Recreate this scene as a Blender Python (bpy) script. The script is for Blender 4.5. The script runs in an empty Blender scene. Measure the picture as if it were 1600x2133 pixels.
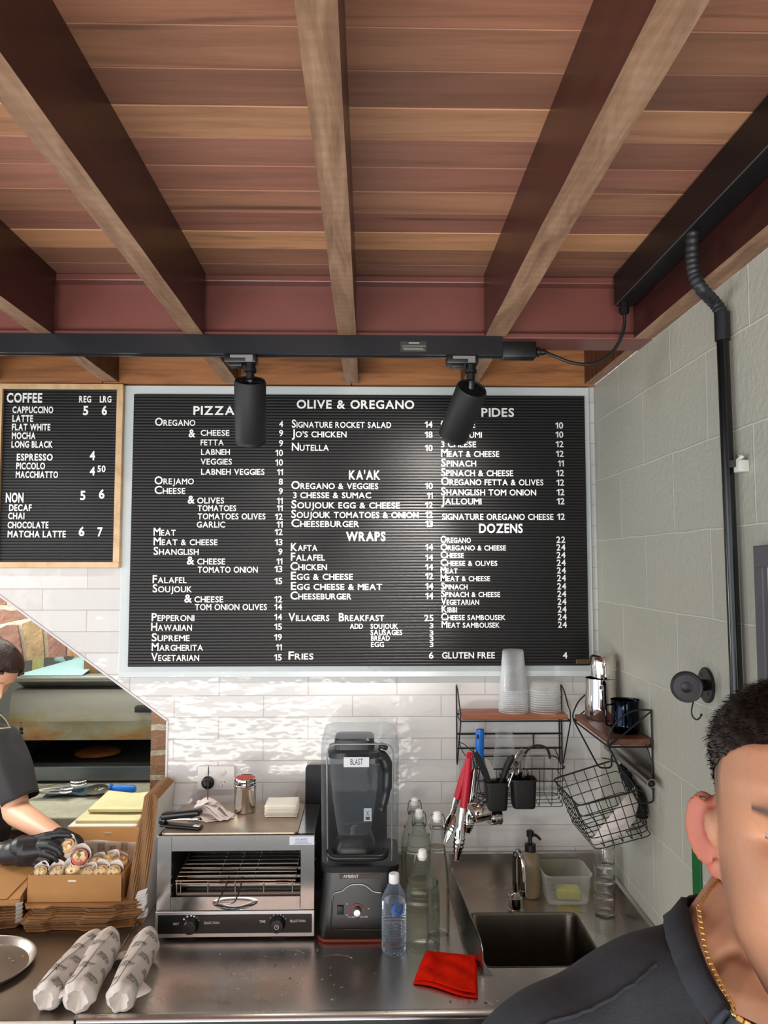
import bpy, bmesh, math, random
from math import sin, cos, pi, atan2, sqrt, radians, exp
from mathutils import Vector, Matrix, Euler
import numpy as np
random.seed(7)
SC = bpy.context.scene
COL = SC.collection

# ---------------------------------------------------------------- camera
F, CX, CY = 1580.0, 800.0, 1066.5
CAM = Vector((0, -2.53, 1.98))
YAW, PITCH = radians(1.15754), radians(3.92838)
FWD = Vector((sin(YAW)*cos(PITCH), cos(YAW)*cos(PITCH), sin(PITCH)))
RGT = Vector((cos(YAW), -sin(YAW), 0))
UPV = RGT.cross(FWD)
cam_d = bpy.data.cameras.new('camera')
cam_d.sensor_fit = 'VERTICAL'; cam_d.sensor_height = 36.0; cam_d.lens = F/2133.0*36.0
cam_d.clip_start = 0.02; cam_d.clip_end = 60
cam = bpy.data.objects.new('camera', cam_d); COL.objects.link(cam)
cam.matrix_world = Matrix.Translation(CAM) @ Matrix((RGT, UPV, -FWD)).transposed().to_4x4()
SC.camera = cam
SC.cycles.transparent_max_bounces = 40; SC.cycles.max_bounces = 16; SC.cycles.transmission_bounces = 14

def P(px, py, X=None, Y=None, Z=None):
    """world point on one axis plane, seen along a sight line measured in the photograph"""
    q = RGT*((px-CX)/F) - UPV*((py-CY)/F) + FWD
    t = (X-CAM.x)/q.x if X is not None else ((Y-CAM.y)/q.y if Y is not None else (Z-CAM.z)/q.z)
    return CAM + q*t

# ---------------------------------------------------------------- view, world and daylight
vs = SC.view_settings
SC.display_settings.display_device = 'sRGB'
vs.view_transform = 'Standard'; vs.look = 'None'; vs.exposure = 0.5; vs.gamma = 1.0; vs.use_curve_mapping = False
world = bpy.data.worlds.new('world'); SC.world = world; world.use_nodes = True
wn = world.node_tree.nodes; bg = wn['Background']
bg.inputs[0].default_value = (0.80, 0.90, 1.0, 1); bg.inputs[1].default_value = 0.6

def area(name, loc, target, sx, sy, power, color=(1, 1, 1)):
    l = bpy.data.lights.new(name, 'AREA'); l.shape = 'RECTANGLE'; l.size = sx; l.size_y = sy
    l.energy = power; l.color = color
    o = bpy.data.objects.new(name, l); COL.objects.link(o); o.location = loc
    o.rotation_euler = (Vector(target)-Vector(loc)).to_track_quat('-Z', 'Y').to_euler()
    return o
# daylight through the open shopfront behind the camera
area('shopfront_daylight', (-0.6, -6.0, 1.7), (-0.1, 0, 1.9), 5.0, 2.8, 54, (0.86, 0.94, 1.0))
# unseen fill added on the left to brighten the right wall
area('side_fill', (-3.5, -2.9, 1.5), (0.8, -1.2, 1.7), 3.0, 2.4, 46, (0.96, 0.98, 1.0))
area('ceiling_fill', (-0.6, -6.3, 0.06), (-0.6, -6.25, 2.75), 6.0, 2.6, 600, (1.0, 0.95, 0.88))  # unseen fill added low behind the camera to brighten the ceiling
area('kitchen_side_fill', (-2.3, 0.05, 1.75), (-1.1, 0.9, 1.25), 0.5, 0.5, 16, (0.98, 1.0, 0.92))  # unseen fill added off to the left to brighten the oven front
area('oven_alcove_fill', (-1.2, 0.78, 1.95), (-1.2, 0.74, 1.0), 0.8, 0.06, 4.5, (0.95, 1.0, 0.90))  # hidden strip added behind the arch to light the ledge and oven face
area('oven_top_fill', (-1.2, 1.25, 2.3), (-1.2, 1.25, 1.4), 0.6, 0.3, 5, (0.88, 1.0, 0.98))  # hidden fill added over the clutter on the oven
# kitchen ceiling lamp beyond the opening
area('kitchen_ceiling_lamp', (-1.3, 0.36, 2.5), (-1.2, 0.6, 1.0), 0.9, 0.4, 22, (0.97, 1.0, 0.90))

def lin(c):
    c = c/255.0
    return c/12.92 if c <= 0.04045 else ((c+0.055)/1.055)**2.4
def RGB(r, g, b): return (lin(r), lin(g), lin(b), 1.0)

# ---------------------------------------------------------------- materials
MATS = {}
class N:
    """small node-graph helper"""
    def __init__(s, name):
        s.m = bpy.data.materials.new(name); s.m.use_nodes = True
        s.t = s.m.node_tree; s.b = s.t.nodes['Principled BSDF']
        s.tc = None
    def new(s, typ, **kw):
        n = s.t.nodes.new(typ)
        for k, v in kw.items():
            if k.startswith('i_'): n.inputs[k[2:].replace('_', ' ')].default_value = v
            else: setattr(n, k, v)
        return n
    def link(s, a, b): s.t.links.new(a, b)
    def coords(s, scale=(1, 1, 1), rot=(0, 0, 0), loc=(0, 0, 0), kind='Object'):
        if s.tc is None: s.tc = s.new('ShaderNodeTexCoord')
        mp = s.new('ShaderNodeMapping')
        mp.inputs['Scale'].default_value = scale; mp.inputs['Rotation'].default_value = rot; mp.inputs['Location'].default_value = loc
        s.link(s.tc.outputs[kind], mp.inputs['Vector']); return mp.outputs[0]
    def noise(s, vec, scale, detail=4, rough=0.55, dist=0.0):
        n = s.new('ShaderNodeTexNoise'); n.inputs['Scale'].default_value = scale; n.inputs['Detail'].default_value = detail
        n.inputs['Roughness'].default_value = rough; n.inputs['Distortion'].default_value = dist
        s.link(vec, n.inputs['Vector']); return n.outputs['Fac']
    def ramp(s, fac, stops):
        r = s.new('ShaderNodeValToRGB'); e = r.color_ramp.elements
        while len(e) < len(stops): e.new(0.5)
        for k, (p, c) in enumerate(stops): e[k].position = p; e[k].color = c
        s.link(fac, r.inputs[0]); return r.outputs[0]
    def mix(s, fac, a, b, mode='MIX'):
        n = s.new('ShaderNodeMix', data_type='RGBA', blend_type=mode)
        for sock, v in ((n.inputs[0], fac), (n.inputs[6], a), (n.inputs[7], b)):
            if hasattr(v, 'is_linked'): s.link(v, sock)
            else: sock.default_value = v
        return n.outputs[2]
    def bump(s, h, strength=0.3, dist=0.01, normal=None):
        n = s.new('ShaderNodeBump'); n.inputs['Strength'].default_value = strength; n.inputs['Distance'].default_value = dist
        s.link(h, n.inputs['Height'])
        if normal is not None: s.link(normal, n.inputs['Normal'])
        s.link(n.outputs[0], s.b.inputs['Normal']); return n.outputs[0]
    def set(s, **kw):
        for k, v in kw.items():
            sock = s.b.inputs[k.replace('_', ' ')]
            if hasattr(v, 'is_linked'): s.link(v, sock)
            else: sock.default_value = v
        return s
G1 = lambda v: (v, v, v, 1)
def M(name, col, rough=0.5, metal=0.0, var=0.0, vscale=20, bump=0.0, bscale=60, bdist=0.002, **kw):
    """plain procedural material: colour with mottling and fine relief"""
    if name in MATS: return MATS[name]
    n = N(name); c = n.coords()
    if var > 0:
        f = n.noise(c, vscale, 5)
        base = n.mix(n.ramp(f, [(0.3, G1(0)), (0.7, G1(1))]), tuple(x*(1-var) for x in col[:3])+(1,), tuple(min(1, x*(1+var)) for x in col[:3])+(1,))
        n.set(Base_Color=base)
    else: n.set(Base_Color=col)
    n.set(Roughness=rough, Metallic=metal)
    if bump > 0: n.bump(n.noise(c, bscale, 4), bump, bdist)
    for k, v in kw.items(): n.set(**{k: v})
    MATS[name] = n.m; return n.m
def glass(name, col=(1, 1, 1, 1), rough=0.02, ior=1.45, thin=False, alpha=1.0, bump=0.0, bscale=30):
    if name in MATS: return MATS[name]
    n = N(name); n.set(Base_Color=col, Roughness=rough, IOR=ior, Transmission_Weight=1.0)
    if bump: n.bump(n.noise(n.coords(), bscale, 2), bump, 0.002)
    if alpha < 1: n.set(Alpha=alpha)
    MATS[name] = n.m; return n.m
def film(name, col, opac, rough=0.08, body=None):
    """thin clear plastic: mostly see-through sheet with a glossy skin"""
    if name in MATS: return MATS[name]
    n = N(name)
    tr = n.new('ShaderNodeBsdfTransparent'); tr.inputs[0].default_value = col
    n.set(Base_Color=body or col, Roughness=rough)
    lw = n.new('ShaderNodeLayerWeight'); lw.inputs[0].default_value = 0.25
    r = n.ramp(lw.outputs['Facing'], [(0.0, G1(opac)), (1.0, G1(min(1, opac+0.55)))])
    mx = n.new('ShaderNodeMixShader'); n.link(r, mx.inputs[0]); n.link(tr.outputs[0], mx.inputs[1]); n.link(n.b.outputs[0], mx.inputs[2])
    n.link(mx.outputs[0], n.t.nodes['Material Output'].inputs[0])
    MATS[name] = n.m; return n.m

# ---------------------------------------------------------------- mesh building
def wloc(o):
    v = Vector((0, 0, 0))
    while o is not None: v += o.location; o = o.parent
    return v
def frame_from(z, x=None):
    z = Vector(z).normalized()
    x = Vector(x) if x is not None else (Vector((1, 0, 0)) if abs(z.x) < 0.9 else Vector((0, 1, 0)))
    y = z.cross(x).normalized(); x = y.cross(z).normalized()
    return Matrix((x, y, z)).transposed()
class MB:
    def __init__(s): s.v = []; s.f = []; s.fm = []; s.mi = 0; s.fs = []; s.smooth = True
    def add(s, vs, fs, smooth=None):
        o = len(s.v); s.v.extend(Vector(v) for v in vs)
        for f in fs: s.f.append(tuple(i+o for i in f)); s.fm.append(s.mi)
        return s
    def bmadd(s, bm, mat=None):
        bm.verts.index_update()
        vs = [(mat @ v.co) if mat is not None else v.co.copy() for v in bm.verts]
        s.add(vs, [tuple(v.index for v in f.verts) for f in bm.faces]); bm.free(); return s
    def obox(s, c, size, R=None, bev=0.0, seg=2):
        bm = bmesh.new(); bmesh.ops.create_cube(bm, size=1.0)
        bmesh.ops.scale(bm, vec=Vector(size), verts=bm.verts)
        if bev > 0: bmesh.ops.bevel(bm, geom=list(bm.edges), offset=min(bev, 0.49*min(size)), segments=seg, affect='EDGES', profile=0.5)
        m = Matrix.Translation(Vector(c)) @ (R.to_4x4() if R is not None else Matrix.Identity(4))
        return s.bmadd(bm, m)
    def box(s, x0, x1, y0, y1, z0, z1, bev=0.0, seg=2):
        return s.obox(((x0+x1)/2, (y0+y1)/2, (z0+z1)/2), (abs(x1-x0), abs(y1-y0), abs(z1-z0)), None, bev, seg)
    def rings(s, rings, closed_ring=True, cap0=True, cap1=True, loop=False):
        n = len(rings[0]); vs = [v for r in rings for v in r]; fs = []
        m = len(rings)
        for i in range(m if loop else m-1):
            a = i*n; b = ((i+1) % m)*n
            for k in range(n if closed_ring else n-1):
                k2 = (k+1) % n
                fs.append((a+k, a+k2, b+k2, b+k))
        if not loop and closed_ring:
            if cap0: fs.append(tuple(reversed(range(n))))
            if cap1: fs.append(tuple((m-1)*n+k for k in range(n)))
        return s.add(vs, fs)
    def tube(s, pts, r, seg=8, loop=False, flat=None):
        pts = [Vector(p) for p in pts]; n = len(pts)
        rs = r if isinstance(r, (list, tuple)) else [r]*n
        T = []
        for i in range(n):
            a = pts[(i-1) % n] if (loop or i > 0) else pts[0]
            b = pts[(i+1) % n] if (loop or i < n-1) else pts[-1]
            d = b-a
            T.append(d.normalized() if d.length > 1e-9 else Vector((0, 0, 1)))
        x = frame_from(T[0]).col[0]; rings = []
        for i in range(n):
            x = (x - T[i]*x.dot(T[i])); x = x.normalized() if x.length > 1e-6 else frame_from(T[i]).col[0]
            y = T[i].cross(x)
            f = flat or (1, 1)
            rings.append([pts[i] + (x*cos(2*pi*k/seg)*f[0] + y*sin(2*pi*k/seg)*f[1])*rs[i] for k in range(seg)])
        return s.rings(rings, loop=loop)
    def lathe(s, prof, c, seg=32, axis=(0, 0, 1), xdir=None, cap0=True, cap1=True, sx=1, sy=1, fn=None):
        R = frame_from(axis, xdir); c = Vector(c); rings = []
        for (r, z) in prof:
            ring = []
            for k in range(seg):
                a = 2*pi*k/seg; rr = fn(r, z, a) if fn else r
                ring.append(c + R @ Vector((rr*cos(a)*sx, rr*sin(a)*sy, z)))
            rings.append(ring)
        return s.rings(rings, cap0=cap0, cap1=cap1)
    def prism(s, pts, axis, a, b):
        """extrude a 2-D outline; axis 'x': pts are (y,z), 'y': (x,z), 'z': (x,y)"""
        def mk(p, t): return {'x': (t, p[0], p[1]), 'y': (p[0], t, p[1]), 'z': (p[0], p[1], t)}[axis]
        n = len(pts)
        return s.add([mk(p, a) for p in pts]+[mk(p, b) for p in pts],
                     [tuple(range(n)), tuple(reversed(range(n, 2*n)))]+[(i, i+n, (i+1) % n+n, (i+1) % n) for i in range(n)])
    def grid(s, fn, nu, nv, closeu=False):
        vs = [fn(i/nu, j/nv) for j in range(nv+1) for i in range(nu+1)]
        fs = [(j*(nu+1)+i, j*(nu+1)+i+1, (j+1)*(nu+1)+i+1, (j+1)*(nu+1)+i) for j in range(nv) for i in range(nu)]
        return s.add(vs, fs)
    def ball(s, c, r, R=None, seg=20, rg=12):
        if not isinstance(r, (list, tuple)): r = (r, r, r)
        R = R if R is not None else Matrix.Identity(3); c = Vector(c); rings = []
        for j in range(rg+1):
            t = -pi/2 + pi*(j*0.998+0.001*rg)/rg
            rings.append([c + R @ Vector((r[0]*cos(t)*cos(2*pi*k/seg), r[1]*cos(t)*sin(2*pi*k/seg), r[2]*sin(t))) for k in range(seg)])
        return s.rings(rings)
    def build(s, name, mat, parent=None, smooth=True, ang=35, mods=None, attr=None, fixn=True):
        me = bpy.data.meshes.new(name)
        off = wloc(parent) if parent is not None else Vector((0, 0, 0))
        me.from_pydata([tuple(v-off) for v in s.v], [], s.f)
        mats = mat if isinstance(mat, (list, tuple)) else [mat]
        for m in mats: me.materials.append(m)
        for p, mi in zip(me.polygons, s.fm): p.material_index = mi
        if fixn:
            bm = bmesh.new(); bm.from_mesh(me); bmesh.ops.recalc_face_normals(bm, faces=bm.faces); bm.to_mesh(me); bm.free()
        if attr is not None:
            a = me.color_attributes.new('tone', 'FLOAT_COLOR', 'POINT')
            for i, c in enumerate(attr): a.data[i].color = c
        if smooth:
            me.polygons.foreach_set('use_smooth', [True]*len(me.polygons)); me.set_sharp_from_angle(angle=radians(ang))
        me.update()
        o = bpy.data.objects.new(name, me); COL.objects.link(o)
        if parent is not None: o.parent = parent
        for t, kw in (mods or []):
            md = o.modifiers.new(t.lower(), t)
            for k, v in kw.items(): setattr(md, k, v)
        return o
def tag(o, label, cat, group=None):
    o['label'] = label; o['category'] = cat
    if group: o['group'] = group
    return o
def thing(name, loc, label, cat, group=None):
    o = bpy.data.objects.new(name, None); o.empty_display_size = 0.05; COL.objects.link(o)
    o.location = Vector(loc); return tag(o, label, cat, group)
def struct(o): o['kind'] = 'structure'; return o
def children(o): return [c for c in COL.objects if c.parent == o]
def dup(root, loc=None, rot=None, label=None, scale=None):
    r = root.copy(); COL.objects.link(r)
    for ch in children(root):
        c = ch.copy(); COL.objects.link(c); c.parent = r
        for g in children(ch):
            d = g.copy(); COL.objects.link(d); d.parent = c
    if loc is not None: r.location = Vector(loc)
    if rot is not None: r.rotation_euler = rot
    if label: r['label'] = label
    if scale: r.scale = scale
    return r
def arc(c, r, a0, a1, n, ux, uy):
    c = Vector(c); ux = Vector(ux); uy = Vector(uy)
    return [c + ux*(r*cos(a0+(a1-a0)*i/n)) + uy*(r*sin(a0+(a1-a0)*i/n)) for i in range(n+1)]
def rounded(pts, r, n=4, loop=False):
    """polyline with rounded corners"""
    pts = [Vector(p) for p in pts]; out = []; m = len(pts)
    for i, p in enumerate(pts):
        if not loop and i in (0, m-1): out.append(p); continue
        a = pts[(i-1) % m]; b = pts[(i+1) % m]
        da = a-p; db = b-p; ra = min(r, da.length*0.49); rb = min(r, db.length*0.49)
        p0 = p+da.normalized()*ra; p1 = p+db.normalized()*rb
        for k in range(n+1):
            t = k/n; out.append(p0*(1-t)**2 + p*(2*t*(1-t)) + p1*t**2)
    return out
def rrect(w, h, r, n=5):
    """rounded rectangle outline centred on the origin"""
    out = []
    for cx, cy, a in ((w/2-r, h/2-r, 0), (-w/2+r, h/2-r, pi/2), (-w/2+r, -h/2+r, pi), (w/2-r, -h/2+r, 3*pi/2)):
        for k in range(n+1): out.append((cx+r*cos(a+pi/2*k/n), cy+r*sin(a+pi/2*k/n)))
    return out

# ---------------------------------------------------------------- lettering
_G = {}
def glyph(ch, bold):
    k = (ch, bold)
    if k in _G: return _G[k]
    if ch == '1':   # a one with a flag, as on the boards
        h = max(v[1] for v in glyph('H', 0.0)[0]); w = 0.115+bold; o = -bold*0.5
        vs = [(0.20, o), (0.20+w, o), (0.20+w, h-o), (0.20+w*0.25, h-o), (0.02, h*0.80), (0.02, h*0.80-w*0.9), (0.20, h*0.74)]
        fs = [(0, 1, 2, 3, 6), (3, 4, 5, 6)]; _G[k] = (vs, fs, [(0, 1), (1, 2), (2, 3), (3, 4), (4, 5), (5, 6), (6, 0)], 0.02, 0.20+w); return _G[k]
    cu = bpy.data.curves.new('glyph', 'FONT'); cu.body = ch; cu.size = 1.0; cu.offset = bold; cu.resolution_u = 3; cu.extrude = 0.0
    ob = bpy.data.objects.new('glyph', cu); COL.objects.link(ob)
    dg = bpy.context.evaluated_depsgraph_get(); dg.update()
    me = bpy.data.meshes.new_from_object(ob.evaluated_get(dg))
    vs = [(v.co.x, v.co.y) for v in me.vertices]; fs = [tuple(p.vertices) for p in me.polygons]
    ec = {}
    for f in fs:
        for i in range(len(f)):
            e = (f[i], f[(i+1) % len(f)]); ec[e] = 1
    edge = [e for e in ec if (e[1], e[0]) not in ec]
    bpy.data.meshes.remove(me); COL.objects.unlink(ob); bpy.data.objects.remove(ob); bpy.data.curves.remove(cu)
    x0 = min((v[0] for v in vs), default=0); x1 = max((v[0] for v in vs), default=0.3)
    _G[k] = (vs, fs, edge, x0, x1); return _G[k]
CAPH = None
def text(mb, s, org, ux, uy, width, cap, big=1.36, bold=0.03, gap=0.13, depth=0.0012, space=0.5, right=False, fit=True, maxs=1.35):
    """one line of raised capitals: capital letters are `big` times the height of the small capitals"""
    global CAPH
    if CAPH is None:
        g = glyph('H', 0.0)[0]; CAPH = max(v[1] for v in g)
    ux = Vector(ux).normalized(); uy = Vector(uy).normalized(); un = ux.cross(uy)
    mixed = any(c.islower() for c in s)
    k0 = cap/CAPH; x = 0.0; items = []
    for c in s:
        if c == ' ': x += space*cap; continue
        sc = k0*(big if (mixed and (c.isupper() or c == '&' and big > 1.5)) else 1.0)
        vs, fs, ed, a, b = glyph(c.upper(), bold)
        items.append((vs, fs, ed, a, sc, x)); x += (b-a)*sc + gap*cap
    tot = x-gap*cap
    sx = 1.0
    if width and fit: sx = max(0.45, min(maxs, width/tot))
    off = -tot*sx if right else 0.0
    org = Vector(org)
    for vs, fs, ed, a, sc, xx in items:
        n = len(vs)
        f2 = [org+ux*(off+(xx+(v[0]-a)*sc)*sx)+uy*(v[1]*sc)+un*depth for v in vs]
        b2 = [p-un*depth for p in f2]
        if depth > 0: mb.add(f2+b2, fs+[(e[1], e[0], e[0]+n, e[1]+n) for e in ed])
        else: mb.add(f2, fs)
    return tot*sx
# ================================================================ STRUCTURE
CT = 0.94            # counter top height
FL = 0.0
WX = 0.764           # right wall face
ZJ = 2.585           # joist undersides
ZC = 2.757           # ceiling boards

# white handmade-look subway tile
n = N('white_subway_tile'); c = n.coords()
sep = n.new('ShaderNodeSeparateXYZ'); n.link(c, sep.inputs[0]); cmb = n.new('ShaderNodeCombineXYZ')
ax = n.new('ShaderNodeMath', operation='ADD'); n.link(sep.outputs[0], ax.inputs[0]); ax.inputs[1].default_value = 0.1977+2.914
az = n.new('ShaderNodeMath', operation='ADD'); n.link(sep.outputs[2], az.inputs[0]); az.inputs[1].default_value = -1.6195+0.0698*24
n.link(ax.outputs[0], cmb.inputs[0]); n.link(az.outputs[0], cmb.inputs[1])
br = n.new('ShaderNodeTexBrick'); br.offset = 0.5; br.squash = 1.0
for k, v in dict(Scale=1.0, Mortar_Size=0.0016, Mortar_Smooth=0.35, Brick_Width=0.2914, Row_Height=0.0698, Bias=0.0).items(): br.inputs[k.replace('_', ' ')].default_value = v
br.inputs['Color1'].default_value = RGB(214, 213, 212); br.inputs['Color2'].default_value = RGB(206, 204, 202); br.inputs['Mortar'].default_value = RGB(188, 181, 174)
n.link(cmb.outputs[0], br.inputs['Vector'])
n.set(Base_Color=br.outputs['Color'], Roughness=0.10, Specular_IOR_Level=0.28)
nz = n.noise(n.coords((1, 1, 1.6)), 13, 2, 0.4)
mth = n.new('ShaderNodeMath', operation='MULTIPLY_ADD'); n.link(br.outputs['Fac'], mth.inputs[0]); mth.inputs[1].default_value = -0.55; n.link(nz, mth.inputs[2])
n.bump(mth.outputs[0], 0.6, 0.007)
TILE = n.m
WHITE_TRIM = M('white_trim', RGB(198, 194, 200), 0.3)

# painted concrete block
n = N('painted_block'); c = n.coords()
sep = n.new('ShaderNodeSeparateXYZ'); n.link(c, sep.inputs[0]); cmb = n.new('ShaderNodeCombineXYZ')
ay = n.new('ShaderNodeMath', operation='MULTIPLY_ADD'); n.link(sep.outputs[1], ay.inputs[0]); ay.inputs[1].default_value = -1.0; ay.inputs[2].default_value = 8.0-0.254
az = n.new('ShaderNodeMath', operation='ADD'); n.link(sep.outputs[2], az.inputs[0]); az.inputs[1].default_value = -2.262+4.8
n.link(ay.outputs[0], cmb.inputs[0]); n.link(az.outputs[0], cmb.inputs[1])
wob = n.new('ShaderNodeVectorMath', operation='MULTIPLY_ADD')
wn_ = n.new('ShaderNodeTexNoise'); wn_.inputs['Scale'].default_value = 9; wn_.inputs['Detail'].default_value = 3; n.link(c, wn_.inputs['Vector'])
n.link(wn_.outputs['Color'], wob.inputs[0]); wob.inputs[1].default_value = (0.008, 0.008, 0); n.link(cmb.outputs[0], wob.inputs[2])
br = n.new('ShaderNodeTexBrick'); br.offset = 0.5
for k, v in dict(Scale=1.0, Mortar_Size=0.0032, Mortar_Smooth=0.6, Brick_Width=0.4, Row_Height=0.2, Bias=0.0).items(): br.inputs[k.replace('_', ' ')].default_value = v
br.inputs['Color1'].default_value = RGB(176, 173, 160); br.inputs['Color2'].default_value = RGB(171, 168, 155); br.inputs['Mortar'].default_value = RGB(198, 196, 184)
n.link(wob.outputs[0], br.inputs['Vector'])
blot = n.noise(c, 3.0, 3)
n.set(Base_Color=n.mix(n.ramp(blot, [(0.35, G1(0)), (0.7, G1(0.22))]), br.outputs['Color'], RGB(160, 166, 158)), Roughness=0.42)
fine = n.noise(c, 60, 5, 0.6)
mth = n.new('ShaderNodeMath', operation='MULTIPLY_ADD'); n.link(br.outputs['Fac'], mth.inputs[0]); mth.inputs[1].default_value = 1.6; n.link(fine, mth.inputs[2])
n.bump(mth.outputs[0], 0.45, 0.006)
BLOCK = n.m

def wood(name, c1, c2, c3, grain=(2.5, 60, 60), rough=0.5, attr=False, knots=0.0, bump=0.25, saw=None):
    n = N(name); c = n.coords(grain)
    g = n.noise(c, 1.0, 7, 0.62, 0.6)
    col = n.ramp(g, [(0.28, c1), (0.5, c2), (0.72, c3)])
    big = n.noise(n.coords(tuple(x*0.16 for x in grain)), 1.0, 3, 0.5, 0.4)
    col = n.mix(n.ramp(big, [(0.35, G1(0)), (0.75, G1(0.55))]), col, c1)
    if attr:
        at = n.new('ShaderNodeAttribute', attribute_name='tone')
        col = n.mix(1.0, col, at.outputs['Color'], 'MULTIPLY')
    if knots:
        kn = n.noise(n.coords(tuple(x*0.35 for x in grain), loc=(3, 1, 2)), 1.0, 2, 0.4, 1.2)
        col = n.mix(n.ramp(kn, [(0.66, G1(0)), (0.76, G1(knots))]), col, (0.018, 0.010, 0.010, 1))
    if saw:
        w = n.new('ShaderNodeTexWave', wave_type='BANDS', bands_direction=saw[0]); w.inputs['Scale'].default_value = saw[1]; w.inputs['Distortion'].default_value = 1.6; w.inputs['Detail'].default_value = 3
        n.link(n.coords(), w.inputs['Vector'])
        col = n.mix(n.ramp(w.outputs['Fac'], [(0.3, G1(saw[2])), (0.6, G1(0))]), col, tuple(x*0.45 for x in c1[:3])+(1,))
    n.set(Base_Color=col, Roughness=rough); n.bump(g, bump, 0.002)
    MATS[name] = n.m; return n.m

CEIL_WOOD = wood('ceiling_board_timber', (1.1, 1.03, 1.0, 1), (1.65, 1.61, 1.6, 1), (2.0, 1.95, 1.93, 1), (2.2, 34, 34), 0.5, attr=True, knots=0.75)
JOIST_SIDE = wood('joist_stained_side', RGB(44, 20, 18), RGB(66, 30, 26), RGB(82, 40, 33), (40, 2.0, 14), 0.32, bump=0.1)
JOIST_BOT = wood('joist_sawn_underside', RGB(112, 82, 64), RGB(160, 124, 98), RGB(192, 158, 130), (34, 4.0, 20), 0.7, saw=('Y', 11.0, 0.09), bump=0.5)
BLOCKING = wood('blocking_timber', RGB(120, 72, 42), RGB(168, 110, 66), RGB(190, 132, 84), (3, 30, 34), 0.5, knots=0.6)
MAROON = M('maroon_paint', RGB(120, 70, 64), 0.35, var=0.06, vscale=6, bump=0.05, bscale=120)
BLACK_PL = M('black_plastic', RGB(15, 16, 18), 0.38, bump=0.05, bscale=300)
BLACK_MAT = M('black_matte', RGB(21, 22, 25), 0.62, bump=0.08, bscale=400)
DUCT = M('black_powdercoat', RGB(14, 14, 19), 0.45, bump=0.05, bscale=200)

# floor
b = MB(); b.box(-3.6, 1.2, -9.0, 2.5, -0.1, FL)
struct(b.build('floor', M('grey_concrete', RGB(84, 82, 80), 0.6, var=0.15, vscale=5, bump=0.1)))

# back wall with the slanted kitchen opening on its left
slope = [(-0.655, FL), (-0.655, 1.472), (-2.145, 2.56)]
b = MB(); b.prism([(WX, FL)] + slope + [(-2.145, 2.579), (WX, 2.5795)], 'y', 0.0, 0.13)
struct(b.build('wall_back', TILE, smooth=False))
b = MB()
for (p, q) in ((slope[0], slope[1]), (slope[1], slope[2])):
    d = Vector((q[0]-p[0], 0, q[1]-p[1])); L = d.length; R = frame_from(d, (0, 1, 0))
    mid = Vector(((p[0]+q[0])/2, 0.063, (p[1]+q[1])/2)); nrm = Vector((-d.z, 0, d.x)).normalized()
    b.obox(mid+nrm*0.001, (0.134, 0.006, L), R)
struct(b.build('trim_1', WHITE_TRIM, smooth=False))

# right wall of painted block
b = MB(); b.box(WX, WX+0.2, -6.0, 0.13, FL, ZJ-0.0005)
struct(b.build('wall_right', BLOCK, smooth=False))

# ceiling boards, one tongue-and-groove plank after another
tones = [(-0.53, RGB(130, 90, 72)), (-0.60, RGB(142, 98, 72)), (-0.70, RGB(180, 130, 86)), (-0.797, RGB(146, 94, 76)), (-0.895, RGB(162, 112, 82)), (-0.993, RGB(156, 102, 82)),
         (-1.09, RGB(148, 98, 78)), (-1.19, RGB(166, 118, 82)), (-1.29, RGB(132, 88, 68)), (-1.39, RGB(150, 102, 74)), (-1.485, RGB(158, 104, 76)), (-1.58, RGB(144, 96, 74)), (-1.68, RGB(150, 104, 78))]  # planks near the beam coloured lighter to make up for dim light there
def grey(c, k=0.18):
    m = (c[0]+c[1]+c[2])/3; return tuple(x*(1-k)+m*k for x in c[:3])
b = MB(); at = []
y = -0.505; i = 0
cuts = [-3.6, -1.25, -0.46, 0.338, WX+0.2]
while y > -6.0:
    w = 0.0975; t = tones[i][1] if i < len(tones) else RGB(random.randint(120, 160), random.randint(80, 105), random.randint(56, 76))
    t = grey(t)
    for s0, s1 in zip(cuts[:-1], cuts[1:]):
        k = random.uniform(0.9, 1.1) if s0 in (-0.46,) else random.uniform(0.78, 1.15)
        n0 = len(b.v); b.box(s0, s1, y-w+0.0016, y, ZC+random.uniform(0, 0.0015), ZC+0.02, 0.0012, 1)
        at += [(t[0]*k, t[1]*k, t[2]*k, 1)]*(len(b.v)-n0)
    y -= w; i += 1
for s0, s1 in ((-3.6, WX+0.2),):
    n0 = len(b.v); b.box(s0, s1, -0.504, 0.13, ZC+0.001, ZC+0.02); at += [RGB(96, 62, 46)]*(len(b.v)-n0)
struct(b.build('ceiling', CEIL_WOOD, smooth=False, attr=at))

b = MB(); b.box(-3.6, WX+0.2, -6.0, 0.13, ZC+0.0225, ZC+0.06)
struct(b.build('gap_light_block', M('dark_backing', RGB(40, 30, 26), 0.9), smooth=False))  # unseen backing added to keep sky light out of the plank gaps
# painted steel beam with flanges
BY = -0.53
b = MB()
b.box(-3.6, WX, BY+0.03, BY+0.045, ZJ, ZC-0.006)
b.box(-3.6, WX, BY-0.012, BY+0.10, ZJ-0.002, ZJ+0.013, 0.003)
b.box(-3.6, WX, BY-0.004, BY+0.10, ZC-0.02, ZC-0.001, 0.003)
struct(b.build('trim_2', MAROON, smooth=False))

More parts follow.
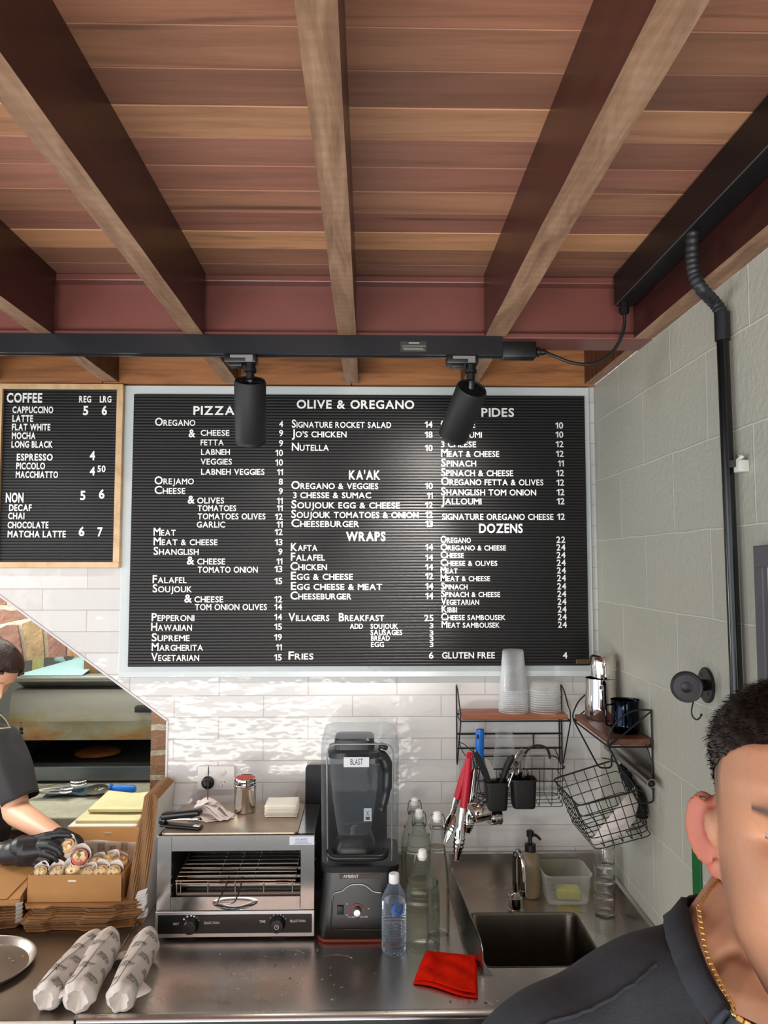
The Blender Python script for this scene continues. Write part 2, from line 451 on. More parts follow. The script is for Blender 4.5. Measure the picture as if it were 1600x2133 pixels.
# joists: stained sides, sawn undersides
def joist(x0, x1, y0, y1, z0=ZJ, z1=ZC):
    b = MB(); nst = 40; rr = random.Random(int(x0*1000))
    w0 = [rr.uniform(-1, 1)*0.0012 for _ in range(nst+1)]; w1 = [rr.uniform(-1, 1)*0.0012 for _ in range(nst+1)]
    for k in range(nst):
        ya = y0+(y1-y0)*k/nst; yb = y0+(y1-y0)*(k+1)/nst
        q = [(x0+w0[k], ya, z0), (x1+w1[k], ya, z0), (x1+w1[k+1], yb, z0), (x0+w0[k+1], yb, z0)]
        u = [(x0, ya, z1), (x1, ya, z1), (x1, yb, z1), (x0, yb, z1)]
        b.mi = 1; b.add(q, [(0, 1, 2, 3)]); b.mi = 0
        b.add(q+u, [(0, 3, 7, 4), (1, 5, 6, 2)])
    b.add([(x0, y0, z0), (x1, y0, z0), (x1, y0, z1), (x0, y0, z1)], [(0, 1, 2, 3)])
    b.add([(x0, y1, z0), (x1, y1, z0), (x1, y1, z1), (x0, y1, z1)], [(0, 3, 2, 1)])
    return struct(b.build('ceiling_joist', [JOIST_SIDE, JOIST_BOT], smooth=False))
for x in (-1.655, -1.255, -0.858, -0.461, -0.058, 0.338):
    hw = 0.0285 if x > 0.3 else 0.0235
    joist(x-hw, x+hw, -6.0, BY-0.013)
    joist(x-hw, x+hw, BY+0.10, -0.021)
joist(0.712, WX, -6.0, BY-0.013)
joist(0.728, WX-0.002, BY+0.10, -0.021)
# timber blocking along the head of the tiled wall, one piece between each pair of joists
xs = [-2.1, -1.655, -1.255, -0.887, -0.432, -0.058, 0.338, WX]
for a, c in zip(xs[:-1], xs[1:]):
    b = MB(); b.box(a+0.001, c-0.001, -0.02, 0.13, 2.5805, ZC, 0.002, 1)
    struct(b.build('blocking_board', BLOCKING, smooth=False))

# ---------------------------------------------------------------- kitchen beyond the opening
KY = 0.45
n = N('rough_brickwork'); c = n.coords()
sep = n.new('ShaderNodeSeparateXYZ'); n.link(c, sep.inputs[0]); cmb = n.new('ShaderNodeCombineXYZ'); n.link(sep.outputs[0], cmb.inputs[0]); n.link(sep.outputs[2], cmb.inputs[1])
wob = n.new('ShaderNodeVectorMath', operation='MULTIPLY_ADD')
wn_ = n.new('ShaderNodeTexNoise'); wn_.inputs['Scale'].default_value = 7; wn_.inputs['Detail'].default_value = 4; n.link(c, wn_.inputs['Vector'])
n.link(wn_.outputs['Color'], wob.inputs[0]); wob.inputs[1].default_value = (0.05, 0.05, 0); n.link(cmb.outputs[0], wob.inputs[2])
br = n.new('ShaderNodeTexBrick'); br.offset = 0.5
for k, v in dict(Scale=1.0, Mortar_Size=0.011, Mortar_Smooth=0.25, Brick_Width=0.21, Row_Height=0.092, Bias=0.0).items(): br.inputs[k.replace('_', ' ')].default_value = v
br.inputs['Color1'].default_value = RGB(126, 90, 78); br.inputs['Color2'].default_value = RGB(146, 112, 84); br.inputs['Mortar'].default_value = RGB(176, 168, 152)
n.link(wob.outputs[0], br.inputs['Vector'])
bn = n.noise(c, 45, 5, 0.6)
n.set(Base_Color=n.mix(n.ramp(bn, [(0.3, G1(0.4)), (0.6, G1(0))]), br.outputs['Color'], RGB(120, 92, 66)), Roughness=0.85)
mth = n.new('ShaderNodeMath', operation='MULTIPLY_ADD'); n.link(br.outputs['Fac'], mth.inputs[0]); mth.inputs[1].default_value = -0.8; n.link(bn, mth.inputs[2])
n.bump(mth.outputs[0], 0.6, 0.012); BRICK = n.m
def voussoir(name, c1, c2):
    return M(name, c1, 0.85, var=0.25, vscale=22, bump=0.6, bscale=50, bdist=0.008)
VB = [voussoir('sandstone_brick', RGB(140, 118, 84), 0), voussoir('red_brick', RGB(126, 92, 80), 0), voussoir('ochre_brick', RGB(160, 116, 62), 0)]
# wall face with a segmental arch; the arch ring is bricks on end
acx, acz, ar = -1.13, 0.66, 0.967
th0, th1 = radians(72.2), radians(125)
arcp = [(acx+ar*cos(th0+(th1-th0)*k/24), acz+ar*sin(th0+(th1-th0)*k/24)) for k in range(25)]
xr, xl = arcp[0][0], arcp[-1][0]
b = MB()
arp2 = [(acx+(ar+0.16)*cos(th0+(th1-th0)*k/24), acz+(ar+0.16)*sin(th0+(th1-th0)*k/24)) for k in range(25)]
b.prism([(xr, arcp[0][1])]+arp2+[(xl, arcp[-1][1]), (-3.0, arcp[-1][1]), (-3.0, 2.56), (-0.1, 2.56), (-0.1, arcp[0][1])], 'y', KY, KY+0.25)
b.box(xr, -0.1, KY, KY+0.25, FL, arcp[0][1]); b.box(-3.0, xl, KY, KY+0.25, FL, arcp[-1][1])
b.box(xl, xr, KY, KY+0.25, FL, 0.985)
struct(b.build('wall_kitchen', BRICK, smooth=False))
b = MB(); b.box(-0.12, 0.0, 0.131, KY-0.002, FL, 2.56)
struct(b.build('wall_kitchen_end', BRICK, smooth=False))
nv = 11
for k in range(nv):
    a0 = th0+(th1-th0)*(k+0.10)/nv; a1 = th0+(th1-th0)*(k+0.90)/nv; b = MB(); rr = random.Random(k*3+1)
    r0, r1 = ar, ar+0.15
    pts = [(acx+r*cos(a), acz+r*sin(a)) for r, a in ((r0, a0), (r1-0.01, a0), (r1, (a0+a1)/2), (r1-0.008, a1), (r0, a1))]
    b.prism(pts, 'y', KY-0.012-rr.uniform(0, 0.006), KY+0.2)
    struct(b.build('arch_brick', VB[[0, 1, 0, 2, 1][k % 5]], smooth=False))
b = MB()
pp = [(acx+r*cos(th0+(th1-th0)*k/24), acz+r*sin(th0+(th1-th0)*k/24)) for r, ks in ((ar+0.001, range(25)), (ar+0.159, range(24, -1, -1))) for k in ks]
n_ = 25
b.add([(x, KY-0.004, z) for x, z in pp], [(k, k+1, 49-k-1, 49-k) for k in range(24)])
b.add([(x, KY+0.24, z) for x, z in pp], [(k, 49-k, 49-k-1, k+1) for k in range(24)])
vsn = [(acx+(ar+0.001)*cos(th0+(th1-th0)*k/24), yy, acz+(ar+0.001)*sin(th0+(th1-th0)*k/24)) for yy in (KY-0.004, KY+0.24) for k in range(25)]
b.add(vsn, [(k, k+25, k+26, k+1) for k in range(24)])
struct(b.build('arch_mortar', M('lime_mortar', RGB(178, 170, 154), 0.9, var=0.12, vscale=30, bump=0.5, bscale=70, bdist=0.005), smooth=False))
# concrete sill slab under the oven
b = MB(); b.box(xl, xr, 0.405, 1.25, 0.986, 1.035, 0.006)
struct(b.build('sill_slab', M('speckled_concrete', RGB(158, 152, 134), 0.6, var=0.12, vscale=40, bump=0.2, bscale=120), smooth=False))
b = MB(); b.box(-3.0, 0.0, 2.3, 2.4, FL, 2.56)
struct(b.build('wall_kitchen_rear', M('kitchen_plaster', RGB(150, 146, 132), 0.7, bump=0.1), smooth=False))
b = MB(); b.box(-3.0, 0.0, 0.131, 2.4, 2.561, 2.577)
struct(b.build('ceiling_kitchen', M('kitchen_ceiling_paint', RGB(200, 196, 186), 0.8), smooth=False))

# ================================================================ MENU BOARDS
LETTER = M('white_plastic_letter', RGB(240, 240, 238), 0.4)
FELT = M('black_ribbed_plastic', RGB(13, 12, 14), 0.45, bump=0.1, bscale=500, bdist=0.0006, Specular_IOR_Level=0.45)
def ribbed(b, x0, x1, z0, z1, yf, pitch=0.0098):
    """horizontally grooved letter-board face"""
    nrib = int(round((z1-z0)/pitch)); p = (z1-z0)/nrib; prof = []
    for k in range(nrib):
        z = z0+k*p
        for dz, dy in ((0, 0.0045), (0.15, 0.0045), (0.16, 0.0010), (0.24, 0.0002), (0.35, 0), (0.80, 0), (0.91, 0.0002), (0.99, 0.0010)): prof.append((z+dz*p, yf+dy))
    prof.append((z1, yf+0.0045))
    b.add([(x, y, z) for z, y in prof for x in (x0, x1)], [(2*i, 2*i+1, 2*i+3, 2*i+2) for i in range(len(prof)-1)])
    b.add([(x0, yf+0.012, z0), (x1, yf+0.012, z0), (x1, yf+0.012, z1), (x0, yf+0.012, z1), (x0, yf+0.004, z0), (x1, yf+0.004, z0), (x1, yf+0.004, z1), (x0, yf+0.004, z1)],
          [(0, 3, 2, 1), (0, 1, 5, 4), (1, 2, 6, 5), (2, 3, 7, 6), (3, 0, 4, 7)])
YB = -0.026
board = thing('letter_board', (-0.03, 0, 1.62), 'large black ribbed letter board listing pizzas, pides and wraps with prices', 'menu board')
tl, tr, bl, brr = [P(*q, Y=YB) for q in ((278, 820), (1217, 826), (267, 1392), (1228, 1384))]
bx0, bx1, bz0, bz1 = (tl.x+bl.x)/2, (tr.x+brr.x)/2, (bl.z+brr.z)/2, (tl.z+tr.z)/2
b = MB(); ribbed(b, bx0, bx1, bz0, bz1, YB)
b.build('ribbed_panel', FELT, board, ang=38)
n = N('pale_backing_sheet'); c = n.coords(); n.set(Base_Color=RGB(204, 212, 213), Roughness=0.08)
n.bump(n.noise(c, 16, 2), 0.35, 0.006)
b = MB(); a0 = P(257, 803, Y=-0.012); a1 = P(1238, 1409, Y=-0.012)
b.box(-0.815, min(a1.x, WX-0.004), -0.0135, -0.0005, a1.z, 2.576, 0.002, 1)
o = b.build('backing_sheet', n.m, board, smooth=False); o['label'] = 'pale blue white backing sheet'
def line(parent, name, s, x0, x1, base, cap=12.0, right=False, **kw):
    k = 'Y'; yb = YB-0.0002 if parent is board else CYB-0.0002
    p0 = P(x0, base, Y=yb); p1 = P(x1, base, Y=yb); sc = (p1.x-p0.x)/(x1-x0)
    b = MB(); text(b, s, (p1 if right else p0), (1, 0, 0), (0, 0, 1), abs(p1.x-p0.x), cap*sc, right=right, **kw)
    return b.build(name, LETTER, parent, smooth=False, fixn=False)
MENU = """PIZZAS|403|503|863|17
Oregano|323|407|886
cheese|418|478|907
fetta|418|466|927
labneh|419|479|947
veggies|418|483|967
labneh veggies|419|551|988
Orejamo|322|404|1008
Cheese|322|386|1028
olives|411|467|1048
tomatoes|412|492|1064
tomatoes olives|412|553|1081
garlic|410|469|1098
Meat|320|366|1115
Meat & cheese|320|453|1135
Shanglish|320|414|1155
cheese|411|469|1175
tomato onion|412|537|1192
Falafel|318|389|1214
Soujouk|318|400|1233
cheese|405|465|1254
tom onion olives|406|556|1270
Pepperoni|316|405|1293
Hawaiian|315|400|1313
Supreme|316|395|1335
Margherita|316|423|1355
Vegetarian|315|415|1376
&|393|407|910|16
&|391|406|1048|16
&|389|405|1175|16
&|384|400|1254|16
OLIVE & OREGANO|618|863|850|17
Signature rocket salad|608|815|890
Jo's chicken|608|722|910
Nutella|608|685|938
KA'AK|727|792|998|18
Oregano & veggies|607|788|1018
3 chesse & sumac|611|773|1037
Soujouk egg & cheese|607|833|1058
Soujouk tomatoes & onion|607|872|1078
Cheeseburger|607|748|1097
WRAPS|721|803|1126|18
Kafta|606|661|1147
Falafel|606|677|1167
Chicken|605|681|1187
Egg & cheese|606|735|1207
Egg cheese & meat|606|796|1228
Cheeseburger|605|732|1248
Villagers|601|686|1293
Breakfast|706|800|1293
add|729|756|1309|10
soujouk|772|829|1309|10
sausages|772|838|1322|10
bread|773|812|1334|10
egg|773|800|1347|10
Fries|601|653|1373
PIDES|1003|1071|867|17
Cheese|918|990|890
Halloumi|918|1004|911
3 cheese|919|992|931
Meat & cheese|919|1040|951
Spinach|919|992|971
Spinach & cheese|919|1069|991
Oregano fetta & olives|919|1132|1010
Shanglish tom onion|919|1117|1031
Jalloumi|919|1003|1050
signature oregano cheese|921|1153|1082
DOZENS|998|1089|1109|18
Oregano|918|981|1130|10
Oregano & cheese|918|1054|1146|10
Cheese|918|966|1162|10
Cheese & olives|918|1036|1178|10
Meat|918|953|1194|10
Meat & cheese|918|1021|1210|10
Spinach|919|974|1227|10
Spinach & cheese|919|1042|1243|10
Vegetarian|919|998|1259|10
Kibbi|920|952|1275|10
Cheese sambousek|919|1053|1291|10
Meat sambousek|920|1041|1307|10
gluten free|921|1031|1371|12.5"""
for r in MENU.split('\n'):
    q = r.split('|'); cap = float(q[4]) if len(q) > 4 else 11.8
    line(board, 'heading' if q[0].isupper() and len(q[0]) > 1 else 'menu_line', q[0], float(q[1]), float(q[2]), float(q[3])+0.5, cap, bold=0.016 if cap < 16 else 0.024)
PR = [(590, 587, '4 889,9 908,9 929,10 949,10 969,11 989,8 1009,9 1029,11 1049,11 1064,12 1082,11 1098,12 1114,13 1135,9 1155,11 1175,13 1191,15 1216,12 1254,14 1270,14 1291,15 1311,19 1333,11 1354,15 1375'),
      (901, 903, '14 890,18 911,10 939,10 1018,11 1038,12 1058,12 1078,13 1097,14 1146,14 1167,14 1187,12 1206,14 1227,14 1247,25 1293,3 1308,3 1323,3 1335,3 1347,6 1371'),
      (1173, 1182, '10 892,10 911,12 931,12 951,11 971,12 991,12 1011,12 1031,12 1050,12 1082,22 1130,24 1146,24 1162,24 1178,24 1194,24 1210,24 1227,24 1243,24 1259,24 1275,24 1291,24 1307,4 1371')]
for x0, x1, lst in PR:
    for e in lst.split(','):
        v, y = e.split(); y = float(y); xr_ = x0+(x1-x0)*(y-889)/480
        big = v in ('22', '24', '25') or (v in ('4', '6') and y > 1300)
        wpx = {1: 9.5, 2: 18.5}[len(v)] if big else {1: 8.5, 2: 16.0}[len(v)]
        if v in ('11',): wpx = 12
        line(board, 'price', v, xr_-wpx, xr_, y+0.5, 12.5 if not (v == '3') else 10, right=True, bold=0.016)
b = MB(); p0 = P(1200, 1383, Y=YB-0.001); p1 = P(1227, 1373, Y=YB-0.001); b.box(p0.x, p1.x, YB-0.0025, YB+0.002, p0.z, p1.z, 0.0008, 1)
o = b.build('maker_plate', M('dull_brass', RGB(120, 100, 66), 0.4, 0.8), board); o['label'] = 'small brass plate'

CYB = -0.022
cboard = thing('letter_board', (-1.04, 0, 1.96), 'smaller black coffee letter board in a pale oak frame', 'menu board')
c0 = P(6, 810, Y=CYB); c1 = P(240, 1170, Y=CYB); o0 = P(-7, 798, Y=-0.034); o1 = P(255, 798, Y=-0.034); o2 = P(249, 1183, Y=-0.034)
ox0, ox1, oz0, oz1 = o0.x, (o1.x+o2.x)/2, o2.z, min(o0.z, 2.577)
ix0, ix1 = ox0+0.02, ox1-0.02
b = MB(); ribbed(b, ix0-0.002, ix1+0.002, oz0+0.018, oz1-0.016, CYB)
b.build('ribbed_panel', FELT, cboard, ang=38)
OAK = wood('pale_oak', RGB(186, 148, 104), RGB(214, 180, 138), RGB(226, 196, 158), (14, 14, 14), 0.45, bump=0.1)
b = MB()
b.box(ox0, ox1, -0.034, -0.001, oz1-0.018, oz1, 0.002, 1); b.box(ox0, ox1, -0.034, -0.001, oz0, oz0+0.02, 0.002, 1)
b.box(ox0, ox0+0.02, -0.0338, -0.001, oz0+0.0195, oz1-0.0175); b.box(ox1-0.02, ox1, -0.0338, -0.001, oz0+0.0195, oz1-0.0175)
o = b.build('frame', OAK, cboard, smooth=False); o['label'] = 'pale oak frame'
CM = """COFFEE|14|88|838|19
REG|165|190|838|13
LRG|208|232|838|13
CAPPUCCINO|26|111|860|13
LATTE|26|69|878|13
FLAT WHITE|25|105|896|13
MOCHA|25|74|914|13
LONG BLACK|24|110|932|13
ESPRESSO|35|110|959|13.5
PICCOLO|34|94|977|13
MACCHIATTO|33|121|995|13
NON|12|49|1046|19
DECAF|19|66|1064|13
CHAI|17|51|1081|13
CHOCOLATE|16|101|1100|13
MATCHA LATTE|16|137|1119|13
5|173|184|864|18
6|212|223|864|18
4|187|198|958|18
4|187|198|990|17
50|203|220|983|13
5|167|178|1041|18
6|206|218|1038|18
6|164|176|1116|18
7|203|214|1117|18"""
for r in CM.split('\n'):
    q = r.split('|'); line(cboard, 'price' if q[0].isdigit() else 'menu_line', q[0], float(q[1]), float(q[2]), float(q[3]), float(q[4]), bold=0.03, big=1.0)
# ================================================================ TRACK, SPOTLIGHTS, DUCT, CONDUIT, WALL FITTINGS
CHROME = M('polished_steel', RGB(205, 203, 200), 0.08, 1.0)
STEEL = M('satin_steel', RGB(176, 172, 166), 0.26, 1.0, var=0.05, vscale=60)
RUBBER = M('black_rubber', RGB(20, 20, 21), 0.5)
TY = -0.56
tz0 = P(600, 737, Y=TY).z; tz1 = ZJ-0.002
tend = P(1047, 720, Y=TY).x
track = thing('light_track', (-0.4, TY+0.018, tz0), 'long black light track fixed under the ceiling joists', 'light track')
b = MB()
b.prism([(TY, tz0), (TY+0.011, tz0), (TY+0.011, tz0+0.012), (TY+0.026, tz0+0.012), (TY+0.026, tz0), (TY+0.037, tz0), (TY+0.037, tz1), (TY, tz1)], 'x', -3.2, tend)
b.build('rail', M('black_anodised', RGB(26, 28, 33), 0.3), track, smooth=False)
b = MB()
for yy in (TY+0.0125, TY+0.0225): b.box(-3.2, tend, yy, yy+0.002, tz0+0.006, tz0+0.0085)
o = b.build('conductor', CHROME, track, smooth=False); o['label'] = 'bright metal conductor strips'
b = MB(); e0 = P(1047, 711, Y=TY); e1 = P(1118, 744, Y=TY)
b.box(e0.x, e1.x, TY-0.002, TY+0.038, e1.z, e0.z, 0.003)
b.build('end_feed', BLACK_PL, track)
b = MB(); g0 = P(1118, 733, Y=TY+0.015)
b.lathe([(0.013, 0), (0.013, 0.008), (0.009, 0.01), (0.009, 0.022), (0.006, 0.026)], (g0.x-0.001, TY+0.017, g0.z), 12, axis=(1, 0, 0))
b.build('cable_gland', BLACK_PL, track)
b = MB(); q0 = P(834, 733, Y=TY-0.001); q1 = P(889, 711, Y=TY-0.001)
b.box(q0.x, q1.x, TY-0.0016, TY-0.0002, q0.z, q1.z, 0.0004, 1)
lab = b.build('rating_label', M('grey_clear_label', RGB(58, 58, 58), 0.25), track, smooth=False); lab['label'] = 'small clear rating label'
b = MB()
for fy, a, c_ in ((0.8, 0.32, 0.72), (0.55, 0.08, 0.95), (0.35, 0.1, 0.85), (0.2, 0.12, 0.92)):
    w = q1.x-q0.x; h = q1.z-q0.z
    b.box(q0.x+w*a, q0.x+w*c_, TY-0.0019, TY-0.0015, q0.z+h*fy-0.0008, q0.z+h*fy+(0.0022 if fy == 0.8 else 0.0004))
b.build('printed_lines', M('print_grey', RGB(170, 168, 160), 0.5), lab, smooth=False)

# power cable from the duct gland to the track
q = P(1267, 587, Z=ZC-0.001); DX0 = q.x; DZ0 = P(1267, 652, X=DX0).z; DX1 = min(P(1600, 380, Z=DZ0).x, 0.7105)
duct = thing('cable_duct', (DX0+0.03, -2, DZ0), 'black square cable duct running along the ceiling corner beside the right wall', 'cable duct')
b = MB(); b.box(DX0, DX1, -6.0, BY-0.016, DZ0, ZC-0.0015, 0.002, 1); b.build('duct_body', DUCT, duct, smooth=False)
b = MB(); b.box(DX0-0.0006, DX0+0.0012, -6.0, BY-0.02, DZ0-0.0012, DZ0+0.0008); b.build('lid_edge', M('pale_edge', RGB(110, 108, 108), 0.4, 0.5), duct, smooth=False)  # thin paler strip along the duct's lower left edge
gl = P(1300, 640, Y=-0.575)
b = MB(); gx = gl.x
b.lathe([(0.012, 0.0), (0.012, -0.012), (0.014, -0.013), (0.014, -0.026), (0.008, -0.032)], (gx, -0.575, DZ0+0.001), 10)
b.build('cable_gland', BLACK_PL, duct)
b = MB()
pts = [Vector((gx, -0.575, DZ0-0.03))]+[P(x, y, Y=yy) for x, y, yy in ((1301, 675, -0.575), (1293, 705, -0.575), (1276, 733, -0.572), (1250, 752, -0.57), (1222, 759, -0.568), (1190, 755, -0.565), (1160, 744, -0.56))]+[Vector((g0.x+0.024, TY+0.017, g0.z))]
def smooth_path(pts, n=6):
    out = []
    for i in range(len(pts)-1):
        p0 = pts[max(i-1, 0)]; p1 = pts[i]; p2 = pts[i+1]; p3 = pts[min(i+2, len(pts)-1)]
        for k in range(n):
            t = k/n; out.append(0.5*((2*p1)+(p2-p0)*t+(2*p0-5*p1+4*p2-p3)*t*t+(3*p1-p0-3*p2+p3)*t**3))
    out.append(pts[-1]); return out
b.tube(smooth_path(pts), 0.0045, 8)
tag(b.build('power_cable', RUBBER), 'black power cable drooping from the duct end to the light track', 'cable')

# spotlights
def spotlight(name, ad, top, bot_dir, label, power, size=62, L=0.175, r=0.042, spill=4.0):
    """ad: adapter pixel centre, top: pixel of the housing's rear centre, bot_dir: direction of the beam"""
    A = P(ad[0], ad[1], Y=TY+0.018); d = Vector(bot_dir).normalized()
    root = thing(name, (A.x, TY+0.018, tz0), label, 'spotlight', 'track spotlights')
    mb = MB(); mb.box(A.x-0.042, A.x+0.042, TY-0.004, TY+0.036, tz0-0.024, tz0-0.0005, 0.003); mb.box(A.x-0.03, A.x+0.005, TY+0.001, TY+0.031, tz0-0.033, tz0-0.022, 0.002)
    mb.build('adapter', BLACK_PL, root)
    mb = MB(); mb.box(A.x-0.026, A.x+0.033, TY-0.0046, TY-0.0035, tz0-0.012, tz0-0.004); mb.box(A.x+0.014, A.x+0.033, TY-0.0046, TY-0.0035, tz0-0.022, tz0-0.012)
    o = mb.build('adapter_label', M('silver_label', RGB(150, 152, 152), 0.35, 0.6), root, smooth=False); o['label'] = 'silver adapter label'
    sx = A.x+0.024; sz = tz0-0.024
    T = P(top[0], top[1], Y=TY+0.018)
    mb = MB(); mb.lathe([(0.014, 0), (0.014, -0.012), (0.016, -0.013), (0.016, -0.022), (0.011, -0.024), (0.011, -0.04), (0.007, -0.044)], (sx, TY+0.018, sz+0.001), 16)
    mb.build('swivel', BLACK_PL, root)
    end = T+d*0.012
    mb = MB(); mb.tube([(sx, TY+0.018, sz-0.036), (sx*0.6+T.x*0.4, TY+0.017, (sz-0.036)*0.6+T.z*0.4), end], 0.0085, 10, flat=(1, 0.6))
    mb.build('bracket', BLACK_PL, root)
    mb = MB()
    mb.lathe([(r*0.3, 0.004), (r*0.86, 0.004), (r*0.93, 0.0), (r, 0.006), (r, L-0.012), (r*0.985, L-0.010), (r*0.985, L-0.007), (r, L-0.006), (r, L), (r*0.92, L), (r*0.9, L-0.02), (r*0.86, L-0.03)], T, 40, axis=d, cap1=False, cap0=True)
    mb.build('housing', BLACK_MAT, root)
    mb = MB(); R = frame_from(d)
    for k in range(26):
        a = 2*pi*k/26; c = T+R @ Vector((cos(a)*r*0.62, sin(a)*r*0.62, 0.0032))
        mb.obox(c, (r*0.34, 0.0018, 0.002), R @ Matrix.Rotation(a, 3, 'Z'))
        if k % 2: mb.obox(T+R @ Vector((cos(a)*r*0.3, sin(a)*r*0.3, 0.0032)), (r*0.16, 0.0016, 0.002), R @ Matrix.Rotation(a, 3, 'Z'))
    mb.build('vent_fins', BLACK_PL, root)
    mb = MB(); mb.lathe([(0.0005, L-0.031), (r*0.86, L-0.0305)], T, 24, axis=d, cap0=False, cap1=False)
    n = N(name+'_lens_'+str(len(MATS))); n.set(Base_Color=(1, 0.95, 0.88, 1), Emission_Color=(1, 0.93, 0.82, 1), Emission_Strength=6.0)
    o = mb.build('lens', n.m, root); o['label'] = 'glowing lens'
    for nm, ang, pw, bl in (('spot_lamp', size, power, 0.8), ('spill_lamp', 150, spill, 1.0)):
        l = bpy.data.lights.new(nm, 'SPOT'); l.energy = pw; l.spot_size = radians(ang); l.spot_blend = bl; l.shadow_soft_size = 0.022; l.color = (1.0, 0.94, 0.88)
        lo = bpy.data.objects.new(nm, l); COL.objects.link(lo); lo.parent = root
        lo.location = T+d*(L-0.012)-root.location; lo.rotation_euler = d.to_track_quat('-Z', 'Y').to_euler()
    return root
spotlight('track_spotlight', (503, 745), (521, 792), (-0.06, 0.50, -0.86), 'black cylinder spotlight hanging in front of the PIZZAS column', 2.6, 66, spill=3.2)
spotlight('track_spotlight', (962, 747), (984, 808), (-0.22, 0.68, -0.62), 'black cylinder spotlight hanging in front of the PIDES column', 46.0, 50, 0.165, spill=14.0)
lamp3 = spotlight('track_spotlight', (-150, 742), (-135, 792), (-0.10, 0.55, -0.83), 'black cylinder spotlight at the far left, over the coffee board', 1.3, 70, spill=1.6)

# conduit down the right wall
CXW = WX-0.019
cond = thing('conduit_pipe', (CXW, -0.95, 1.2), 'black conduit pipe running down the block wall from the ceiling duct', 'pipe')
pt = P(1505, 690, X=CXW); pb = P(1547, 1600, X=CXW)
b = MB(); b.tube([(CXW, pt.y, pt.z), (CXW, (pt.y+pb.y)/2, (pt.z+0.9)/2), (CXW, pb.y, 0.02)], 0.0125, 16); b.build('rigid_pipe', M('black_pipe_gloss', RGB(9, 10, 12), 0.2), cond)
b = MB()
fx = P(1443, 485, Z=DZ0); path = smooth_path([Vector((fx.x, fx.y, DZ0+0.004)), P(1442, 530, X=fx.x), P(1446, 570, X=fx.x+0.003), P(1462, 602, X=fx.x+0.016), P(1488, 630, X=CXW-0.01), P(1503, 655, X=CXW), Vector((CXW, pt.y, pt.z-0.015))], 14)
b.tube(path, [0.0138 if (i//2) % 2 else 0.0122 for i in range(len(path))], 14); b.build('flexible_elbow', M('black_corrugated', RGB(33, 34, 38), 0.5), cond)
b = MB(); b.tube([(CXW, pt.y, pt.z+0.04), (CXW, pt.y, pt.z-0.02)], 0.0155, 16); b.build('coupling', DUCT, cond)
cl = P(1530, 972, X=CXW)
b = MB(); b.tube([(CXW, cl.y, cl.z+0.012), (CXW, cl.y, cl.z-0.002)], 0.0138, 16); b.build('joint_ring', DUCT, cond)
b = MB(); q = P(1548, 970, X=WX-0.008); b.box(WX-0.022, WX-0.0005, q.y-0.011, q.y+0.011, q.z-0.013, q.z+0.011, 0.001)
b.tube([(CXW-0.0, cl.y-0.013, cl.z+0.010), (WX-0.012, cl.y-0.02, cl.z+0.018), (WX-0.012, q.y+0.002, cl.z+0.020)], 0.004, 8)
b.tube([(CXW, cl.y-0.013, cl.z-0.004), (WX-0.012, q.y+0.008, cl.z-0.004)], 0.0035, 8)
tag(b.build('pipe_clip', M('white_painted_clip', RGB(205, 205, 198), 0.4)), 'small white clip box on the block wall beside the black conduit', 'clip')

# grey framed panel at the right edge
fr = thing('framed_panel', (WX, -1.2, 1.9), 'grey framed pale panel hanging on the block wall at the right edge', 'frame')
f0 = P(1570, 1137, X=WX-0.02); fy1 = f0.y; fy0 = fy1-0.5; fz1 = f0.z; fz0 = fz1-0.62; fw = 0.032
b = MB()
b.box(WX-0.022, WX-0.001, fy0, fy1, fz1-fw*1.3, fz1, 0.002); b.box(WX-0.022, WX-0.001, fy0, fy1, fz0, fz0+fw, 0.002)
b.box(WX-0.0218, WX-0.001, fy1-fw, fy1, fz0+fw*0.95, fz1-fw*1.25, 0.002); b.box(WX-0.0218, WX-0.001, fy0, fy0+fw, fz0+fw*0.95, fz1-fw*1.25, 0.002)
b.build('frame', M('slate_frame', RGB(78, 76, 82), 0.45, bump=0.05), fr, smooth=False)
b = MB(); b.box(WX-0.012, WX-0.001, fy0+0.01, fy1-0.01, fz0+0.01, fz1-0.01); b.build('panel', M('pale_panel', RGB(196, 202, 210), 0.3), fr, smooth=False)

# round phone mount with hanging cord
mc = P(1470, 1427, X=WX-0.004)
mt = thing('phone_mount', (WX-0.004, mc.y, mc.z), 'black round phone mount with hanging charger cord on the block wall', 'phone mount')
GUN = M('gunmetal_disc', RGB(44, 42, 46), 0.35, 0.3)
b = MB(); b.lathe([(0.0395, 0.0), (0.0395, 0.004), (0.037, 0.006), (0.012, 0.007)], (WX-0.0005, mc.y, mc.z), 36, axis=(-1, 0, 0)); b.build('wall_plate', GUN, mt)
b = MB()
for a in (0.9, 3.9, 5.2): b.lathe([(0.004, 0.0066), (0.0035, 0.0078)], (WX, mc.y+0.024*cos(a), mc.z+0.026*sin(a)), 10, axis=(-1, 0, 0))
b.build('screw_hole', RUBBER, mt)
hd = P(1431, 1429, X=WX-0.06)
dirh = (Vector((-0.42, -0.86, -0.06))).normalized()
b = MB()
b.tube([(WX-0.006, mc.y, mc.z), (WX-0.02, mc.y, mc.z), (WX-0.032, mc.y-0.002, mc.z-0.001)], [0.013, 0.013, 0.010], 14)
b.ball((WX-0.036, mc.y-0.003, mc.z-0.001), 0.012)
b.tube([(WX-0.036, mc.y-0.003, mc.z-0.001), hd-dirh*0.004], 0.0085, 12); b.ball(hd-dirh*0.002, 0.010)
b.build('ball_arm', BLACK_PL, mt)
